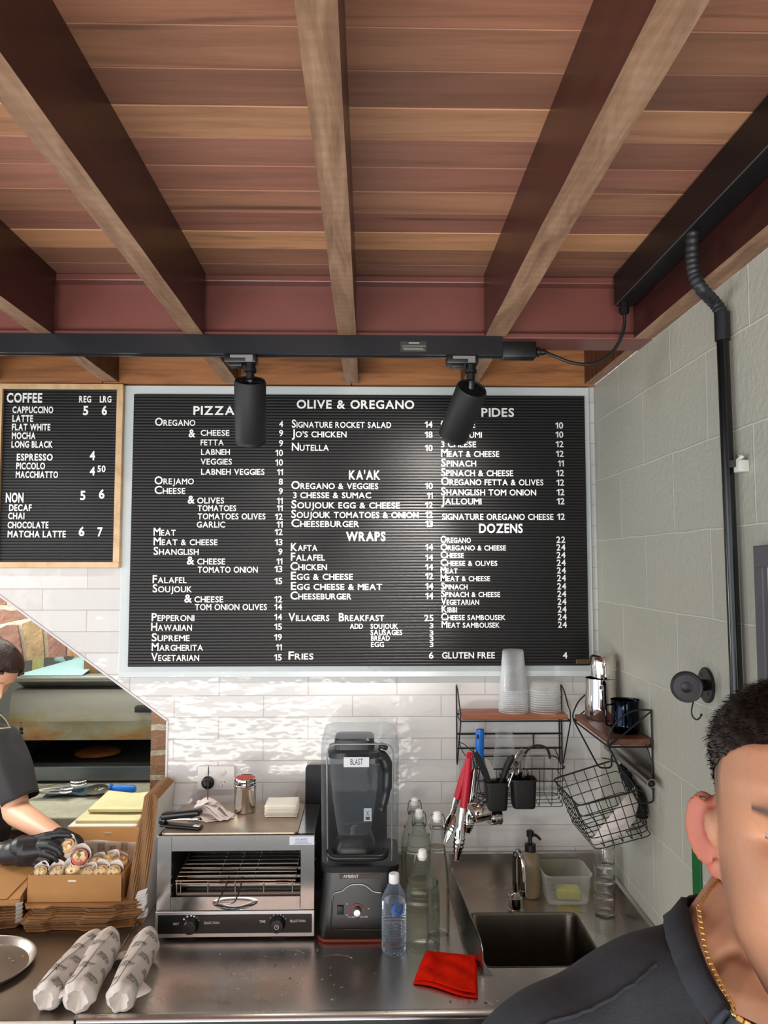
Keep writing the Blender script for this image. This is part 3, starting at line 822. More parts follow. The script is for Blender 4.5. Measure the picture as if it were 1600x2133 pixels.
b = MB(); b.lathe([(0.001, 0.0), (0.031, 0.0), (0.034, 0.003), (0.034, 0.011), (0.032, 0.013), (0.028, 0.0125), (0.0275, 0.0135), (0.012, 0.0136), (0.0115, 0.0130), (0.0105, 0.0136), (0.001, 0.0137)], hd, 40, axis=dirh); b.build('charging_head', GUN, mt)
b = MB(); b.tube(smooth_path([Vector((WX-0.03, mc.y-0.008, mc.z-0.012))]+[P(x, y, X=WX-0.03) for x, y in ((1447, 1452), (1441, 1478), (1443, 1492), (1451, 1499), (1458, 1495), (1461, 1489))]), 0.0018, 6)
b.ball(P(1461, 1489, X=WX-0.03), 0.003, seg=8, rg=6); b.build('cord', RUBBER, mt)

# white switch box half hidden behind the foreground head, green sign
q = P(1499, 1514, X=WX-0.01)
b = MB(); b.box(WX-0.022, WX-0.0005, q.y-0.04, q.y+0.016, q.z-0.016, q.z+0.012, 0.003)
tag(b.build('switch_box', M('white_switch_plastic', RGB(196, 194, 186), 0.4)), 'small white switch box low on the block wall behind the dark hair', 'switch')
g0_ = P(1440, 1716, X=WX-0.004); g1_ = P(1441, 1880, X=WX-0.004); gm = P(1440, 1744, X=WX-0.004)
sg = thing('green_sign', (WX, g0_.y-0.1, g1_.z), 'green sign with a lime top band on the block wall behind the ear', 'sign')
b = MB(); b.box(WX-0.005, WX-0.0005, g0_.y-0.045, g0_.y, g1_.z-0.03, gm.z, 0.001, 1); b.build('sign_board', M('deep_green', RGB(0, 92, 40), 0.4), sg, smooth=False)
b = MB(); b.box(WX-0.005, WX-0.0005, g0_.y-0.045, g0_.y, gm.z+0.0005, gm.z+0.06, 0.001, 1); o = b.build('lime_band', M('lime_green', RGB(150, 190, 30), 0.4), sg, smooth=False); o['label'] = 'lime green top band'
# ================================================================ BENCHES, SINK
n = N('brushed_bench_steel'); c = n.coords((2.0, 90, 90))
g = n.noise(c, 1.0, 5, 0.6); sm = n.noise(n.coords(), 7.0, 4, 0.6)
n.set(Base_Color=n.mix(n.ramp(sm, [(0.1, G1(0)), (0.9, G1(1))]), RGB(226, 220, 212), RGB(204, 196, 188)), Metallic=1.0,
      Roughness=n.ramp(sm, [(0.1, G1(0.22)), (0.9, G1(0.36))]))
n.bump(g, 0.06, 0.001); BENCH = n.m
n = N('dull_bench_steel'); c = n.coords((90, 2.0, 90))
g = n.noise(c, 1.0, 5, 0.6); sm = n.noise(n.coords(), 6.0, 4, 0.6)
n.set(Base_Color=n.mix(sm, RGB(160, 148, 136), RGB(132, 122, 112)), Metallic=1.0, Roughness=n.ramp(sm, [(0.2, G1(0.28)), (0.8, G1(0.45))]))
n.bump(g, 0.06, 0.001); BENCH2 = n.m
BF = P(600, 2106, Z=CT).y           # bench front edge
SX0 = P(975, 1905, Z=CT).x; SX1 = P(1188, 1900, Z=CT).x+0.012; SY1 = P(1080, 1902, Z=CT).y; SY0 = P(1010, 2010, Z=CT).y-0.01
BX0 = -0.668
bench = thing('sink_bench', (0, -0.3, 0), 'brushed stainless steel bench with a sink let into its right end', 'bench')
b = MB(); t = 0.012
for x0, x1, y0, y1 in ((BX0, SX0, BF, -0.014), (SX1, WX-0.013, BF, -0.014), (SX0, SX1, BF, SY0), (SX0, SX1, SY1, -0.014)):
    b.add([(x0, y0, CT), (x1, y0, CT), (x1, y1, CT), (x0, y1, CT)], [(0, 1, 2, 3)])
# rolled marine edge at the front, turned-down fascia
prof = [(BF, CT), (BF-0.006, CT+0.004), (BF-0.014, CT+0.004), (BF-0.021, CT-0.001)]
b.add([(x, y, z) for x in (BX0, WX-0.001) for y, z in prof], [(k, k+1, k+5, k+4) for k in range(3)])
b.build('bench_top', BENCH, bench, smooth=True, ang=50)
b = MB(); prof = [(BF-0.021, CT-0.001), (BF-0.0235, CT-0.004), (BF-0.024, CT-0.010), (BF-0.024, CT-0.085), (BF-0.010, CT-0.087), (BF-0.010, CT-0.02)]
b.add([(x, y, z) for x in (BX0, WX-0.001) for y, z in prof], [(k, k+1, k+7, k+6) for k in range(5)])
b.add([(BX0, -0.014, CT), (BX0, BF, CT), (BX0, BF-0.014, CT+0.004), (BX0, BF-0.024, CT-0.01), (BX0, BF-0.024, CT-0.085), (BX0, -0.014, CT-0.085)], [tuple(range(6))])
b.build('front_fascia', M('fascia_steel', RGB(150, 150, 150), 0.16, 1.0, var=0.05, vscale=8), bench, smooth=True, ang=50)
UZ = P(1000, 1776, Y=-0.014).z
b = MB()
b.prism([(-0.014, CT), (-0.013, UZ-0.004), (-0.012, UZ), (-0.0005, UZ), (-0.0005, CT)], 'x', -0.65, WX-0.001)
b.prism([(WX-0.013, CT), (WX-0.012, UZ-0.035), (WX-0.002, UZ-0.03), (WX-0.0005, CT)], 'y', BF-0.02, -0.013)
o = b.build('upstand', STEEL, bench, smooth=False); o['label'] = 'satin upstand along the walls'
cxs, cys = (SX0+SX1)/2, (SY0+SY1)/2; w_, h_ = SX1-SX0, SY1-SY0
b = MB()
def ring(sc, z, r): return [Vector((cxs+x, cys+y, z)) for x, y in rrect(w_*sc+0.0, h_*sc, r)]
rs = [ring(1.03, CT+0.0008, 0.03), ring(1.0, CT+0.0008, 0.028), ring(0.985, CT-0.006, 0.03), ring(0.965, CT-0.17, 0.035), ring(0.93, CT-0.195, 0.04), ring(0.8, CT-0.2, 0.05), ring(0.1, CT-0.203, 0.01)]
b.rings(rs, cap0=False, cap1=True)
b.build('sink_bowl', M('bowl_steel', RGB(120, 112, 102), 0.32, 1.0, var=0.08, vscale=30), bench, ang=60)
b = MB(); b.box(BX0+0.01, WX-0.02, BF+0.02, BF+0.05, FL, CT-0.09); b.build('front_panel', M('bench_carcass', RGB(62, 60, 58), 0.4, 0.6), bench, smooth=False)
bench2 = thing('prep_bench', (-1.4, -0.3, 0), 'dull steel prep bench on the left under the cardboard boxes', 'bench')
b = MB(); b.box(-2.6, BX0-0.004, BF-0.024, 0.002, CT-0.045, CT-0.001, 0.006)
b.build('bench_top', BENCH2, bench2)
b = MB(); b.box(-2.6, BX0-0.01, BF+0.0, BF+0.03, FL, CT-0.046); b.build('front_panel', M('dark_front', RGB(34, 33, 33), 0.5), bench2, smooth=False)
b = MB(); b.tube([(BX0-0.003, BF-0.02, CT+0.001), (BX0-0.003, -0.016, CT+0.001)], 0.004, 8)
tag(b.build('joint_strip', STEEL), 'narrow steel strip covering the seam between the two benches', 'strip')

# splash divider: low sheet of steel between bench and sink
dv = thing('splash_divider', P(1012, 2030, Z=CT), 'low steel splash divider standing between the bench and the sink', 'divider')
p0 = P(955, 1862, Z=CT); p1 = P(1010, 2032, Z=CT); x_ = P(961, 1960, Z=CT).x
yb, yf = -0.03, p1.y
t0 = P(1005, 1966, Y=yf); tb = P(940, 1806, Y=yb)
b = MB()
def dvf(u, v):
    y = yb+(yf-yb)*u; xb = x_+(p1.x-0.003-x_)*max(0.0, (u-0.62)/0.38)**1.3; top = (tb.z+(t0.z-tb.z)*u)
    xt = tb.x+(t0.x-tb.x)*u
    if u > 0.92: top -= (u-0.92)**2*2.0
    return Vector((xb+(xt-xb)*v**1.3, y, CT+0.001+(top-CT)*v))
b.grid(dvf, 24, 8); b.build('sheet', STEEL, dv, mods=[('SOLIDIFY', dict(thickness=0.0015))])
b = MB(); b.prism([(x_-0.001, yf), (x_+0.06, yf-0.002), (x_+0.05, yf+0.03), (x_+0.0012, yb), (x_-0.001, yb)], 'z', CT+0.0002, CT+0.0018); b.build('foot_flange', STEEL, dv, smooth=False)

# tap
tp = P(1074, 1893, Z=CT); tap = thing('sink_tap', tp, 'chrome gooseneck tap at the back of the sink', 'tap')
b = MB(); b.lathe([(0.024, 0.0), (0.0245, 0.003), (0.0225, 0.005), (0.0225, 0.034), (0.0235, 0.036), (0.021, 0.040), (0.012, 0.048), (0.0115, 0.05)], tp, 28); b.build('body', CHROME, tap)
top_z = P(1080, 1768, Y=tp.y-0.03).z
cR = 0.030; cz = top_z-cR-0.009
ddir = Vector((0.22, -0.97, 0)).normalized()
pth = [tp+Vector((0, 0, 0.045)), tp+Vector((0, 0, (cz-tp.z)*0.6))]+[Vector((tp.x, tp.y, cz))+ddir*(cR-cR*cos(a))+Vector((0, 0, cR*sin(a))) for a in [pi*k/14 for k in range(15)]]
e = pth[-1]; pth += [e+Vector((0, 0, -0.05)), e+Vector((0, 0, -0.075))]
b = MB(); b.tube(pth, 0.0088, 14); b.build('spout', CHROME, tap)
b = MB(); b.tube([e+Vector((0, 0, -0.07)), e+Vector((0, 0, -0.085))], 0.0105, 14); b.build('aerator', CHROME, tap)

# soap dispenser
sp = P(1106, 1866, Z=CT); soap = thing('soap_dispenser', sp, 'beige soap bottle with a black pump beside the sink tap', 'soap dispenser')
ht = P(1106, 1770, Y=sp.y).z-CT
b = MB(); b.lathe([(0.026, 0), (0.0295, 0.003), (0.0305, 0.02), (0.0305, ht*0.72), (0.028, ht*0.86), (0.018, ht*0.97), (0.013, ht)], sp, 28); b.build('bottle', M('cloudy_beige_soap', RGB(170, 152, 122), 0.25, var=0.06, Transmission_Weight=0.15), soap)
b = MB(); b.lathe([(0.0175, ht-0.004), (0.0175, ht+0.018), (0.009, ht+0.02), (0.0065, ht+0.021), (0.0065, ht+0.040), (0.011, ht+0.041), (0.0115, ht+0.058), (0.009, ht+0.060)], sp, 20)
b.tube([sp+Vector((0, 0, ht+0.052)), sp+Vector((0.02, -0.012, ht+0.046)), sp+Vector((0.03, -0.018, ht+0.036))], [0.005, 0.0045, 0.0038], 10); b.build('pump', BLACK_PL, soap)

# plastic tub with a sponge
fl = P(1150, 1886, Z=CT); frr = P(1231, 1884, Z=CT)
tub = thing('plastic_tub', ((fl.x+frr.x)/2-0.008, fl.y+0.055, CT), 'clear plastic tub holding a yellow sponge beside the sink', 'tub')
tc_ = tub.location; tz = P(1235, 1826, Y=fl.y-0.006).z
b = MB(); W_, D_ = (frr.x-fl.x)+0.01, 0.12
hh = tz-CT
def tring(s, z, r): return [Vector((tc_.x+x, tc_.y+y, CT+z)) for x, y in rrect(W_*s, D_*s, r)]
b.rings([tring(0.2, 0.001, 0.004), tring(0.93, 0.0005, 0.018), tring(1.0, 0.008, 0.02), tring(1.11, hh, 0.024), tring(1.16, hh, 0.025), tring(1.16, hh+0.003, 0.025), tring(1.09, hh+0.003, 0.023), tring(0.98, 0.009, 0.019), tring(0.9, 0.003, 0.015), tring(0.2, 0.003, 0.004)], cap0=True, cap1=True)
b.build('tub_body', film('cloudy_clear_plastic', (0.93, 0.94, 0.92, 1), 0.10, 0.15), tub)
sy = thing('sponge', tc_+Vector((0.008, -0.008, 0.0045)), 'yellow sponge lying in the clear plastic tub', 'sponge')
b = MB(); b.obox(tc_+Vector((0.008, -0.010, 0.0205)), (0.074, 0.05, 0.03), Matrix.Rotation(-0.1, 3, 'Z'), 0.006, 3)
b.build('sponge_block', M('yellow_sponge', RGB(206, 200, 44), 0.9, var=0.12, vscale=80, bump=0.6, bscale=160, bdist=0.003), sy)

# stack of ribbed glasses in the corner
RG = glass('clear_ribbed_glass', (0.97, 0.99, 0.98, 1), 0.03, 1.35)
gp = P(1260, 1903, Z=CT); gtop = P(1259, 1790, Y=gp.y).z; gh = (gtop-CT)
names_ = ['ribbed drinking glass, lowest of the corner stack', 'ribbed drinking glass, second from the bottom of the corner stack', 'ribbed drinking glass, third from the bottom of the corner stack', 'ribbed drinking glass, topmost of the corner stack behind the wire basket']
step = gh*0.285
g0o = None
for k in range(4):
    if k == 0:
        g0o = thing('drinking_glass', gp, names_[0], 'glass', 'stacked ribbed glasses')
        b = MB(); H = step+0.016; rb = 0.0265; rt = 0.0315
        rib = lambda r, z, a: r*(1+0.022*abs(sin(14*a))) if 0.008 < z < H-0.018 and r > 0.02 else r
        b.lathe([(0.002, 0.001), (rb-0.003, 0.0), (rb, 0.002), (rb+0.0015, 0.01), (rt-0.001, H-0.02), (rt, H-0.008), (rt, H), (rt-0.0022, H), (rt-0.0026, H-0.02), (rb-0.001, 0.008), (0.002, 0.006)], gp, 56, fn=rib)
        b.build('tumbler', RG, g0o)
    else:
        dup(g0o, gp+Vector((0.001*(k % 2), 0, step*k+0.0005*k)), (0, 0, 0.3*k), names_[k])

# red cloth lying on the bench
cl = [P(x, y, Z=CT) for x, y in ((860, 2052), (885, 1990), (994, 2000), (996, 2082))]
b = MB()
RED = M('red_microfibre', RGB(214, 30, 8), 1.0, var=0.14, vscale=90, bump=0.7, bscale=420, bdist=0.002, Specular_IOR_Level=0.08)
def clothf(lift, sc):
    def f(u, v):
        a = cl[0].lerp(cl[3], u); c2 = cl[1].lerp(cl[2], u); p = a.lerp(c2, v)
        ctr = (cl[0]+cl[1]+cl[2]+cl[3])/4; p = ctr+(p-ctr)*sc
        z = CT+0.002+lift+0.010*max(0, sin(u*5.5+v*2.2))*(0.3+0.7*v)+0.006*sin(v*7+u*3)**2+0.006*sin(u*11+1)*sin(v*9)**2*0.6
        edge = min(u, 1-u, v, 1-v); z = CT+0.0015+lift+(z-CT-0.0015-lift)*min(1, edge*5+0.15)
        p.z = z; p.y += 0.006*sin(u*6.28)*(1-v); return p
    return f
cloth = thing('cleaning_cloth', (cl[0]+cl[2])/2, 'crumpled red cleaning cloth lying on the front of the steel bench', 'cloth')
b.grid(clothf(0.0, 1.0), 36, 24); b.build('lower_fold', RED, cloth, mods=[('SOLIDIFY', dict(thickness=0.003, offset=1.0)), ('SUBSURF', dict(levels=1, render_levels=1))])
b = MB(); f2 = clothf(0.008, 0.955); b.grid(lambda u, v: f2(u*0.97+0.02, v)+Vector((0.001, 0.003, 0)), 36, 24); b.build('upper_fold', RED, cloth, mods=[('SOLIDIFY', dict(thickness=0.003, offset=1.0)), ('SUBSURF', dict(levels=1, render_levels=1))])

# water drops and splash marks on the bench
b = MB(); rr = random.Random(5); WATER = glass('water', (1, 1, 1, 1), 0.0, 1.33)
def drop(c, r, sx=1.0, ang=0.0):
    b.lathe([(r, 0.0), (r*0.9, r*0.22), (r*0.6, r*0.36), (r*0.2, r*0.42)], (c.x, c.y, CT+0.0002), 10, sx=sx, xdir=(cos(ang), sin(ang), 0))
for k in range(60):
    px = rr.choice([rr.uniform(450, 800), rr.uniform(520, 700), rr.uniform(900, 1040)]); py = rr.uniform(1975, 2085)
    if px > 840: py = rr.uniform(2083, 2092)
    drop(P(px, py, Z=CT), rr.uniform(0.001, 0.0036), rr.uniform(0.8, 2.0), rr.uniform(0, 3))
for ctr, rx, ry, a0, a1 in (((607, 1992), 30, 13, 2.6, 6.6), ((700, 1998), 34, 9, 3.4, 6.2)):
    pts = [P(ctr[0]+rx*cos(a), ctr[1]-ry*sin(-a)*1.0, Z=CT+0.0006) for a in [a0+(a1-a0)*k/22 for k in range(23)]]
    b.tube(pts, [0.0006+0.0007*abs(sin(k*1.3)) for k in range(23)], 6)
wd = b.build('water_drops', WATER); tag(wd, 'scattered water drops on the steel bench top', 'water'); wd['kind'] = 'stuff'
# ================================================================ TOASTER GRILL
BLUE_STEEL = M('mirror_steel', RGB(196, 198, 200), 0.12, 1.0, var=0.03, vscale=12, bump=0.02, bscale=8)
DARK_IN = M('dark_oven_lining', RGB(44, 40, 36), 0.45, 0.6)
TFY = P(490, 1962, Z=CT+0.0).y+0.012
tz = lambda x, y: P(x, y, Y=TFY)
TX0 = tz(326, 1850).x; TX1 = tz(655, 1850).x; TZ1 = tz(490, 1740).z; TZ0 = tz(490, 1951).z; TBY = P(500, 1676, Z=TZ1).y
TBY = min(TBY, -0.03)
toaster = thing('toaster_grill', ((TX0+TX1)/2, (TFY+TBY)/2, CT), 'stainless steel toaster grill with black control strip and wire rack', 'toaster')
ox0, ox1 = tz(357, 1800).x, tz(626, 1800).x; oz1 = tz(490, 1773).z; oz0 = tz(490, 1893).z; pz1 = tz(490, 1896).z
b = MB(); th = 0.006
b.box(TX0, ox0, TFY, TFY+0.012, pz1, TZ1, 0.001, 1); b.box(ox1, TX1, TFY, TFY+0.012, pz1, TZ1, 0.001, 1)
b.box(ox0-0.001, ox1+0.001, TFY+0.0002, TFY+0.012, oz1, TZ1, 0.001, 1)
b.box(ox0-0.001, ox1+0.001, TFY+0.0002, TFY+0.012, pz1, oz0, 0.0005, 1)
b.box(TX0+0.001, TX0+th, TFY+0.011, TBY, TZ0, TZ1-0.0005); b.box(TX1-th, TX1-0.001, TFY+0.011, TBY, TZ0, TZ1-0.0005)
b.box(TX0+0.001, TX1-0.001, TBY-th, TBY, TZ0, TZ1-0.0005); b.box(TX0+0.001, TX1-0.001, TFY+0.001, TBY, TZ1-th, TZ1, 0.001, 1)
b.build('shell', BLUE_STEEL, toaster, smooth=False)
b = MB()
b.add([(ox0, TFY+0.012, oz0), (ox1, TFY+0.012, oz0), (ox1, TFY+0.012, oz1), (ox0, TFY+0.012, oz1), (ox0+0.01, TBY-0.012, oz0+0.005), (ox1-0.01, TBY-0.012, oz0+0.005), (ox1-0.01, TBY-0.012, oz1), (ox0+0.01, TBY-0.012, oz1)],
      [(0, 1, 5, 4), (3, 7, 6, 2), (0, 4, 7, 3), (1, 2, 6, 5), (4, 5, 6, 7)])
b.build('oven_lining', DARK_IN, toaster, smooth=False, fixn=False)
# raised top plate
b = MB(); pl = [(x+(TX0+TX1)/2-0.02, y+(TFY+TBY)/2-0.002) for x, y in rrect((TX1-TX0)*0.87, (TBY-TFY)*0.94, 0.012)]
b.prism(pl, 'z', TZ1+0.0002, TZ1+0.005); o = b.build('top_plate', M('warm_worn_steel', RGB(176, 158, 138), 0.38, 0.75, var=0.16, vscale=14, bump=0.05), toaster, smooth=False); o['label'] = 'worn tan top plate'
# rack with folded lip and wire handle
rackz0 = tz(490, 1832).z; rackz = rackz0; b = MB()
ry0, ry1 = TFY-0.004, TBY-0.03
for k in range(12):
    y = ry0+(ry1-ry0)*k/11; z = rackz+0.0025*k
    b.tube([(ox0+0.014, y, z), (ox1-0.014, y, z)], 0.0019, 6)
for fx in (0.04, 0.36, 0.5, 0.64, 0.96):
    x = ox0+(ox1-ox0)*fx; b.tube([(x, ry0, rackz-0.002), (x, ry1, rackz+0.025)], 0.0019, 6)
for k in (0, 1):
    b.tube([(ox0+0.014, ry0-0.002, rackz-0.008*k), (ox1-0.014, ry0-0.002, rackz-0.008*k)], 0.0022, 6)
for fx in (0.05, 0.08, 0.29, 0.5, 0.72, 0.94): x = ox0+(ox1-ox0)*fx; b.tube([(x, ry0-0.003, rackz), (x, ry0-0.003, rackz-0.032)], 0.0018, 6)
b.build('wire_rack', CHROME, toaster)
b = MB(); hx0, hx1 = tz(473, 1850).x, tz(500, 1850).x
b.tube(rounded([(hx0+0.002, ry0+0.02, rackz), (hx0, ry0-0.03, rackz-0.012), (hx0-0.012, ry0-0.085, rackz-0.026), (hx1+0.0, ry0-0.085, rackz-0.026), (hx1+0.006, ry0-0.03, rackz-0.012), (hx1+0.004, ry0+0.02, rackz)], 0.014, 5), 0.002, 8); b.build('rack_handle', M('dark_wire', RGB(120, 112, 104), 0.3, 1.0), toaster)
# heating tubes
b = MB()
for k in range(4): y = TFY+0.05+0.06*k; b.tube([(ox0+0.004, y, oz0+0.02), (ox1-0.004, y, oz0+0.02)], 0.0055, 10); b.tube([(ox0+0.004, y, oz1-0.012), (ox1-0.004, y, oz1-0.012)], 0.0055, 10)
b.build('heating_tubes', M('quartz_tube', RGB(180, 170, 158), 0.2, 0.3), toaster)
# crumb tray front and its bowed handle
cz0, cz1 = tz(490, 1893).z, tz(490, 1867).z
b = MB(); b.box(ox0+0.001, ox1-0.001, TFY-0.0025, TFY+0.2, cz0+0.001, cz0+0.003); b.box(ox0+0.001, ox1-0.001, TFY-0.003, TFY-0.001, cz0+0.001, cz1)
tr_ = b.build('crumb_tray', BLUE_STEEL, toaster, smooth=False)
b = MB(); ha, hb = tz(450, 1878), tz(531, 1878); pts = [Vector((ha.x+(hb.x-ha.x)*t, TFY-0.003-0.03*sin(pi*t)**0.6, ha.z-0.004*sin(pi*t))) for t in [k/16 for k in range(17)]]
b.tube(pts, 0.011, 10, flat=(1, 0.2)); b.build('tray_handle', BLUE_STEEL, tr_)
# control strip
b = MB(); b.box(TX0-0.001, TX1+0.001, TFY-0.004, TFY+0.03, TZ0, pz1-0.0005, 0.002); b.build('control_bezel', M('brushed_aluminium', RGB(190, 192, 194), 0.3, 0.9), toaster, smooth=False)
b = MB(); u0, u1 = tz(329, 1944), tz(650, 1902); b.box(u0.x, u1.x, TFY-0.0055, TFY-0.0035, u0.z, u1.z, 0.001, 1); cp = b.build('control_strip', M('black_control_strip', RGB(9, 10, 13), 0.3), toaster, smooth=False)
PRINT = M('white_print', RGB(214, 214, 210), 0.5)
b = MB()
for s, x0, x1, yb in (('HOT', 361, 373, 1927), ('SELECTION', 425, 457, 1925), ('TIME', 540, 553, 1922), ('SELECTION', 604, 636, 1921)):
    p0 = P(x0, yb, Y=TFY-0.0058); p1 = P(x1, yb, Y=TFY-0.0058); text(b, s, p0, (1, 0, 0), (0, 0, 1), p1.x-p0.x, 0.0062, bold=0.01, depth=0.0002)
for kx, ky in ((398, 1926), (578, 1923)):
    for a in (0.5, 0.85, 1.2, 1.55, 2.0, 2.5):
        p = P(kx+18.5*cos(a), ky-18.5*sin(a), Y=TFY-0.0058)
        b.obox(p, (0.005 if kx < 450 and a > 1.1 else 0.0022, 0.0004, 0.004 if kx < 450 and a > 1.1 else 0.0022))
b.build('printed_scale', PRINT, cp, smooth=False)
for kx, ky in ((398, 1927), (578, 1924)):
    p = P(kx, ky, Y=TFY-0.006); b = MB()
    b.lathe([(0.0215, 0), (0.0215, 0.003), (0.0195, 0.006), (0.0185, 0.018), (0.0165, 0.021), (0.001, 0.0215)], p, 32, axis=(0, -1, 0), fn=lambda r, z, a: r*(1+0.02*cos(16*a)) if z > 0.004 and r > 0.015 else r)
    b.obox(p+Vector((0, -0.021, 0.012)), (0.0016, 0.002, 0.008)); kn = b.build('dial_knob', BLACK_PL, toaster)
    if kx > 500:
        b = MB(); q = p+Vector((0, -0.0217, 0)); b.lathe([(0.0052, 0), (0.0052, 0.0003), (0.0064, 0.0003), (0.0064, 0)], q, 20, axis=(0, -1, 0), cap0=False, cap1=False)
        b.obox(q+Vector((0, -0.0002, 0.0015)), (0.001, 0.0003, 0.004)); b.obox(q+Vector((0.0012, -0.0002, 0)), (0.003, 0.0003, 0.001)); b.build('clock_mark', PRINT, kn, smooth=False)
b = MB(); u0, u1 = P(603, 1760, Y=TFY-0.0002), P(655, 1742, Y=TFY-0.0002); b.box(u0.x, u1.x-0.0005, TFY-0.0007, TFY+0.0004, u0.z, u1.z); lb = b.build('supplier_label', M('white_label', RGB(206, 210, 220), 0.35), toaster, smooth=False); lb['label'] = 'white supplier label'
b = MB(); p0 = P(615, 1751, Y=TFY-0.0008); p1 = P(641, 1751, Y=TFY-0.0008); text(b, 'ATLANTIC', p0, (1, 0, 0), (0, 0, 1), p1.x-p0.x, 0.0055, bold=0.02, depth=0.0001)
for yy, a, c_ in ((1753.5, 616, 640), (1756, 614, 644), (1758, 610, 650)): q0, q1 = P(a, yy, Y=TFY-0.0008), P(c_, yy, Y=TFY-0.0008); b.obox((q0+q1)/2, (q1.x-q0.x, 0.0002, 0.001))
b.build('label_print', M('blue_print', RGB(90, 104, 170), 0.5), lb, smooth=False)
for fx in (393, 581):
    q = P(fx, 1958, Y=TFY+0.02)
    for yy in (TFY+0.03, TBY-0.04):
        b = MB(); b.box(q.x-0.02, q.x+0.02, yy-0.016, yy+0.016, CT+0.0002, TZ0+0.0005, 0.002); b.build('foot', RUBBER, toaster)
b = MB()
for z in (TZ1-0.03, TZ1-0.075, TZ0+0.06): b.lathe([(0.004, 0), (0.003, 0.002)], (TX1-0.001, TFY+0.02, z), 8, axis=(1, 0, 0))
b.build('side_screws', CHROME, toaster)

# things on top of the toaster
TT = TZ1+0.0052
PAPER = M('receipt_paper', RGB(236, 226, 222), 0.8, var=0.03, vscale=18)
sq = P(432, 1702, Z=TT); spike = thing('receipt_spike', sq, 'thin black receipt spike standing up through a pile of papers', 'receipt spike')
b = MB(); b.lathe([(0.036, 0), (0.036, 0.002), (0.004, 0.004)], sq, 24); b.tube([sq+Vector((0, 0, 0.003)), sq+Vector((0.001, 0, P(432, 1600, Y=sq.y).z-TT)), sq+Vector((0.002, 0, P(432, 1594, Y=sq.y).z-TT))], [0.0016, 0.0015, 0.0004], 8); b.build('spike', RUBBER, spike)
rr = random.Random(11)
for k in range(12):
    L, Wd = rr.uniform(0.085, 0.14), rr.uniform(0.06, 0.075); a = rr.uniform(-1.2, 1.4) if k < 11 else 0.25
    base = 0.005+k*0.0042; ph = rr.uniform(0, 6); dx = rr.uniform(-0.02, 0.03); droop = 0.75*base
    def f(u, v, L=L, Wd=Wd, a=a, base=base, ph=ph, dx=dx, droop=droop):
        x = (u-0.5)*L+dx; y = (v-0.5)*Wd; d = abs(u-0.5+dx/L)*2
        z = base-droop*d**1.6+0.004*sin(u*7+ph)*d+0.003*sin(v*6+ph)*d
        x2, y2 = x*cos(a)-y*sin(a), x*sin(a)+y*cos(a)
        return sq+Vector((x2, y2*0.8, max(0.0015+k*0.0003, z)))
    b = MB(); b.grid(f, 16, 8); o = b.build('paper_receipt', PAPER, mods=[('SOLIDIFY', dict(thickness=0.0003))])
    tag(o, 'curled white paper receipt impaled on the black spike', 'receipt', 'receipts on the spike')

st = P(372, 1727, Z=TT); stapler = thing('stapler', P(374, 1722, Z=TT), 'black stapler lying open on the left corner of the toaster top', 'stapler')
a = P(334, 1722, Z=TT); e = P(418, 1729, Z=TT); d = (e-a); L = d.length; dx_ = d.normalized(); R = frame_from((0, 0, 1), dx_)
def sl(x, y, z): return a+R @ Vector((x, y, z))
b = MB(); b.obox(sl(L*0.5, 0.006, 0.005), (L, 0.03, 0.008), R, 0.004, 3); b.build('base', BLACK_PL, stapler)
b = MB(); Rt = R @ Matrix.Rotation(-0.17, 3, 'Y'); b.obox(sl(L*0.50, 0.006, 0.038), (L*0.98, 0.032, 0.02), Rt, 0.008, 4); b.obox(sl(L*0.05, 0.006, 0.018), (0.02, 0.026, 0.02), R, 0.004); b.build('arm', M('black_gloss', RGB(16, 17, 20), 0.18), stapler)
b = MB(); b.obox(sl(L*0.52, 0.006, 0.024), (L*0.82, 0.014, 0.008), R @ Matrix.Rotation(-0.09, 3, 'Y'), 0.001); b.obox(sl(L*0.9, 0.006, 0.0105), (0.02, 0.02, 0.003), R, 0.001); b.build('magazine', CHROME, stapler)

sk = P(508, 1694, Z=TT); s_r = (P(532, 1680, Y=sk.y).x-P(485, 1680, Y=sk.y).x)/2; s_h = P(508, 1622, Y=sk.y).z-TT
sk.y += s_r*0.6
shaker = thing('shaker', sk, 'steel shaker with a red top standing on the toaster', 'shaker')
b = MB(); r = s_r
b.lathe([(r*0.9, 0), (r*0.97, 0.003), (r*0.97, s_h*0.68), (r*0.99, s_h*0.69), (r*0.99, s_h*0.72), (r*0.95, s_h*0.73)], sk, 36); b.build('body', CHROME, shaker)
b = MB(); b.lathe([(r*1.0, s_h*0.735), (r*1.02, s_h*0.75), (r*1.02, s_h*0.79), (r*0.97, s_h*0.8), (r*1.02, s_h*0.82), (r*1.02, s_h*0.87), (r*0.98, s_h*0.88), (r*1.0, s_h*0.9), (r*0.98, s_h*0.97), (r*0.93, s_h), (r*0.88, s_h*0.985)], sk, 36, cap1=False); b.build('collar', CHROME, shaker)
b = MB(); b.lathe([(r*0.89, s_h*0.96), (r*0.89, s_h*0.985), (r*0.2, s_h*1.0)], sk, 30); o = b.build('lid', M('chilli_red', RGB(178, 58, 36), 0.6, var=0.12, vscale=120), shaker); o['label'] = 'rusty red top'

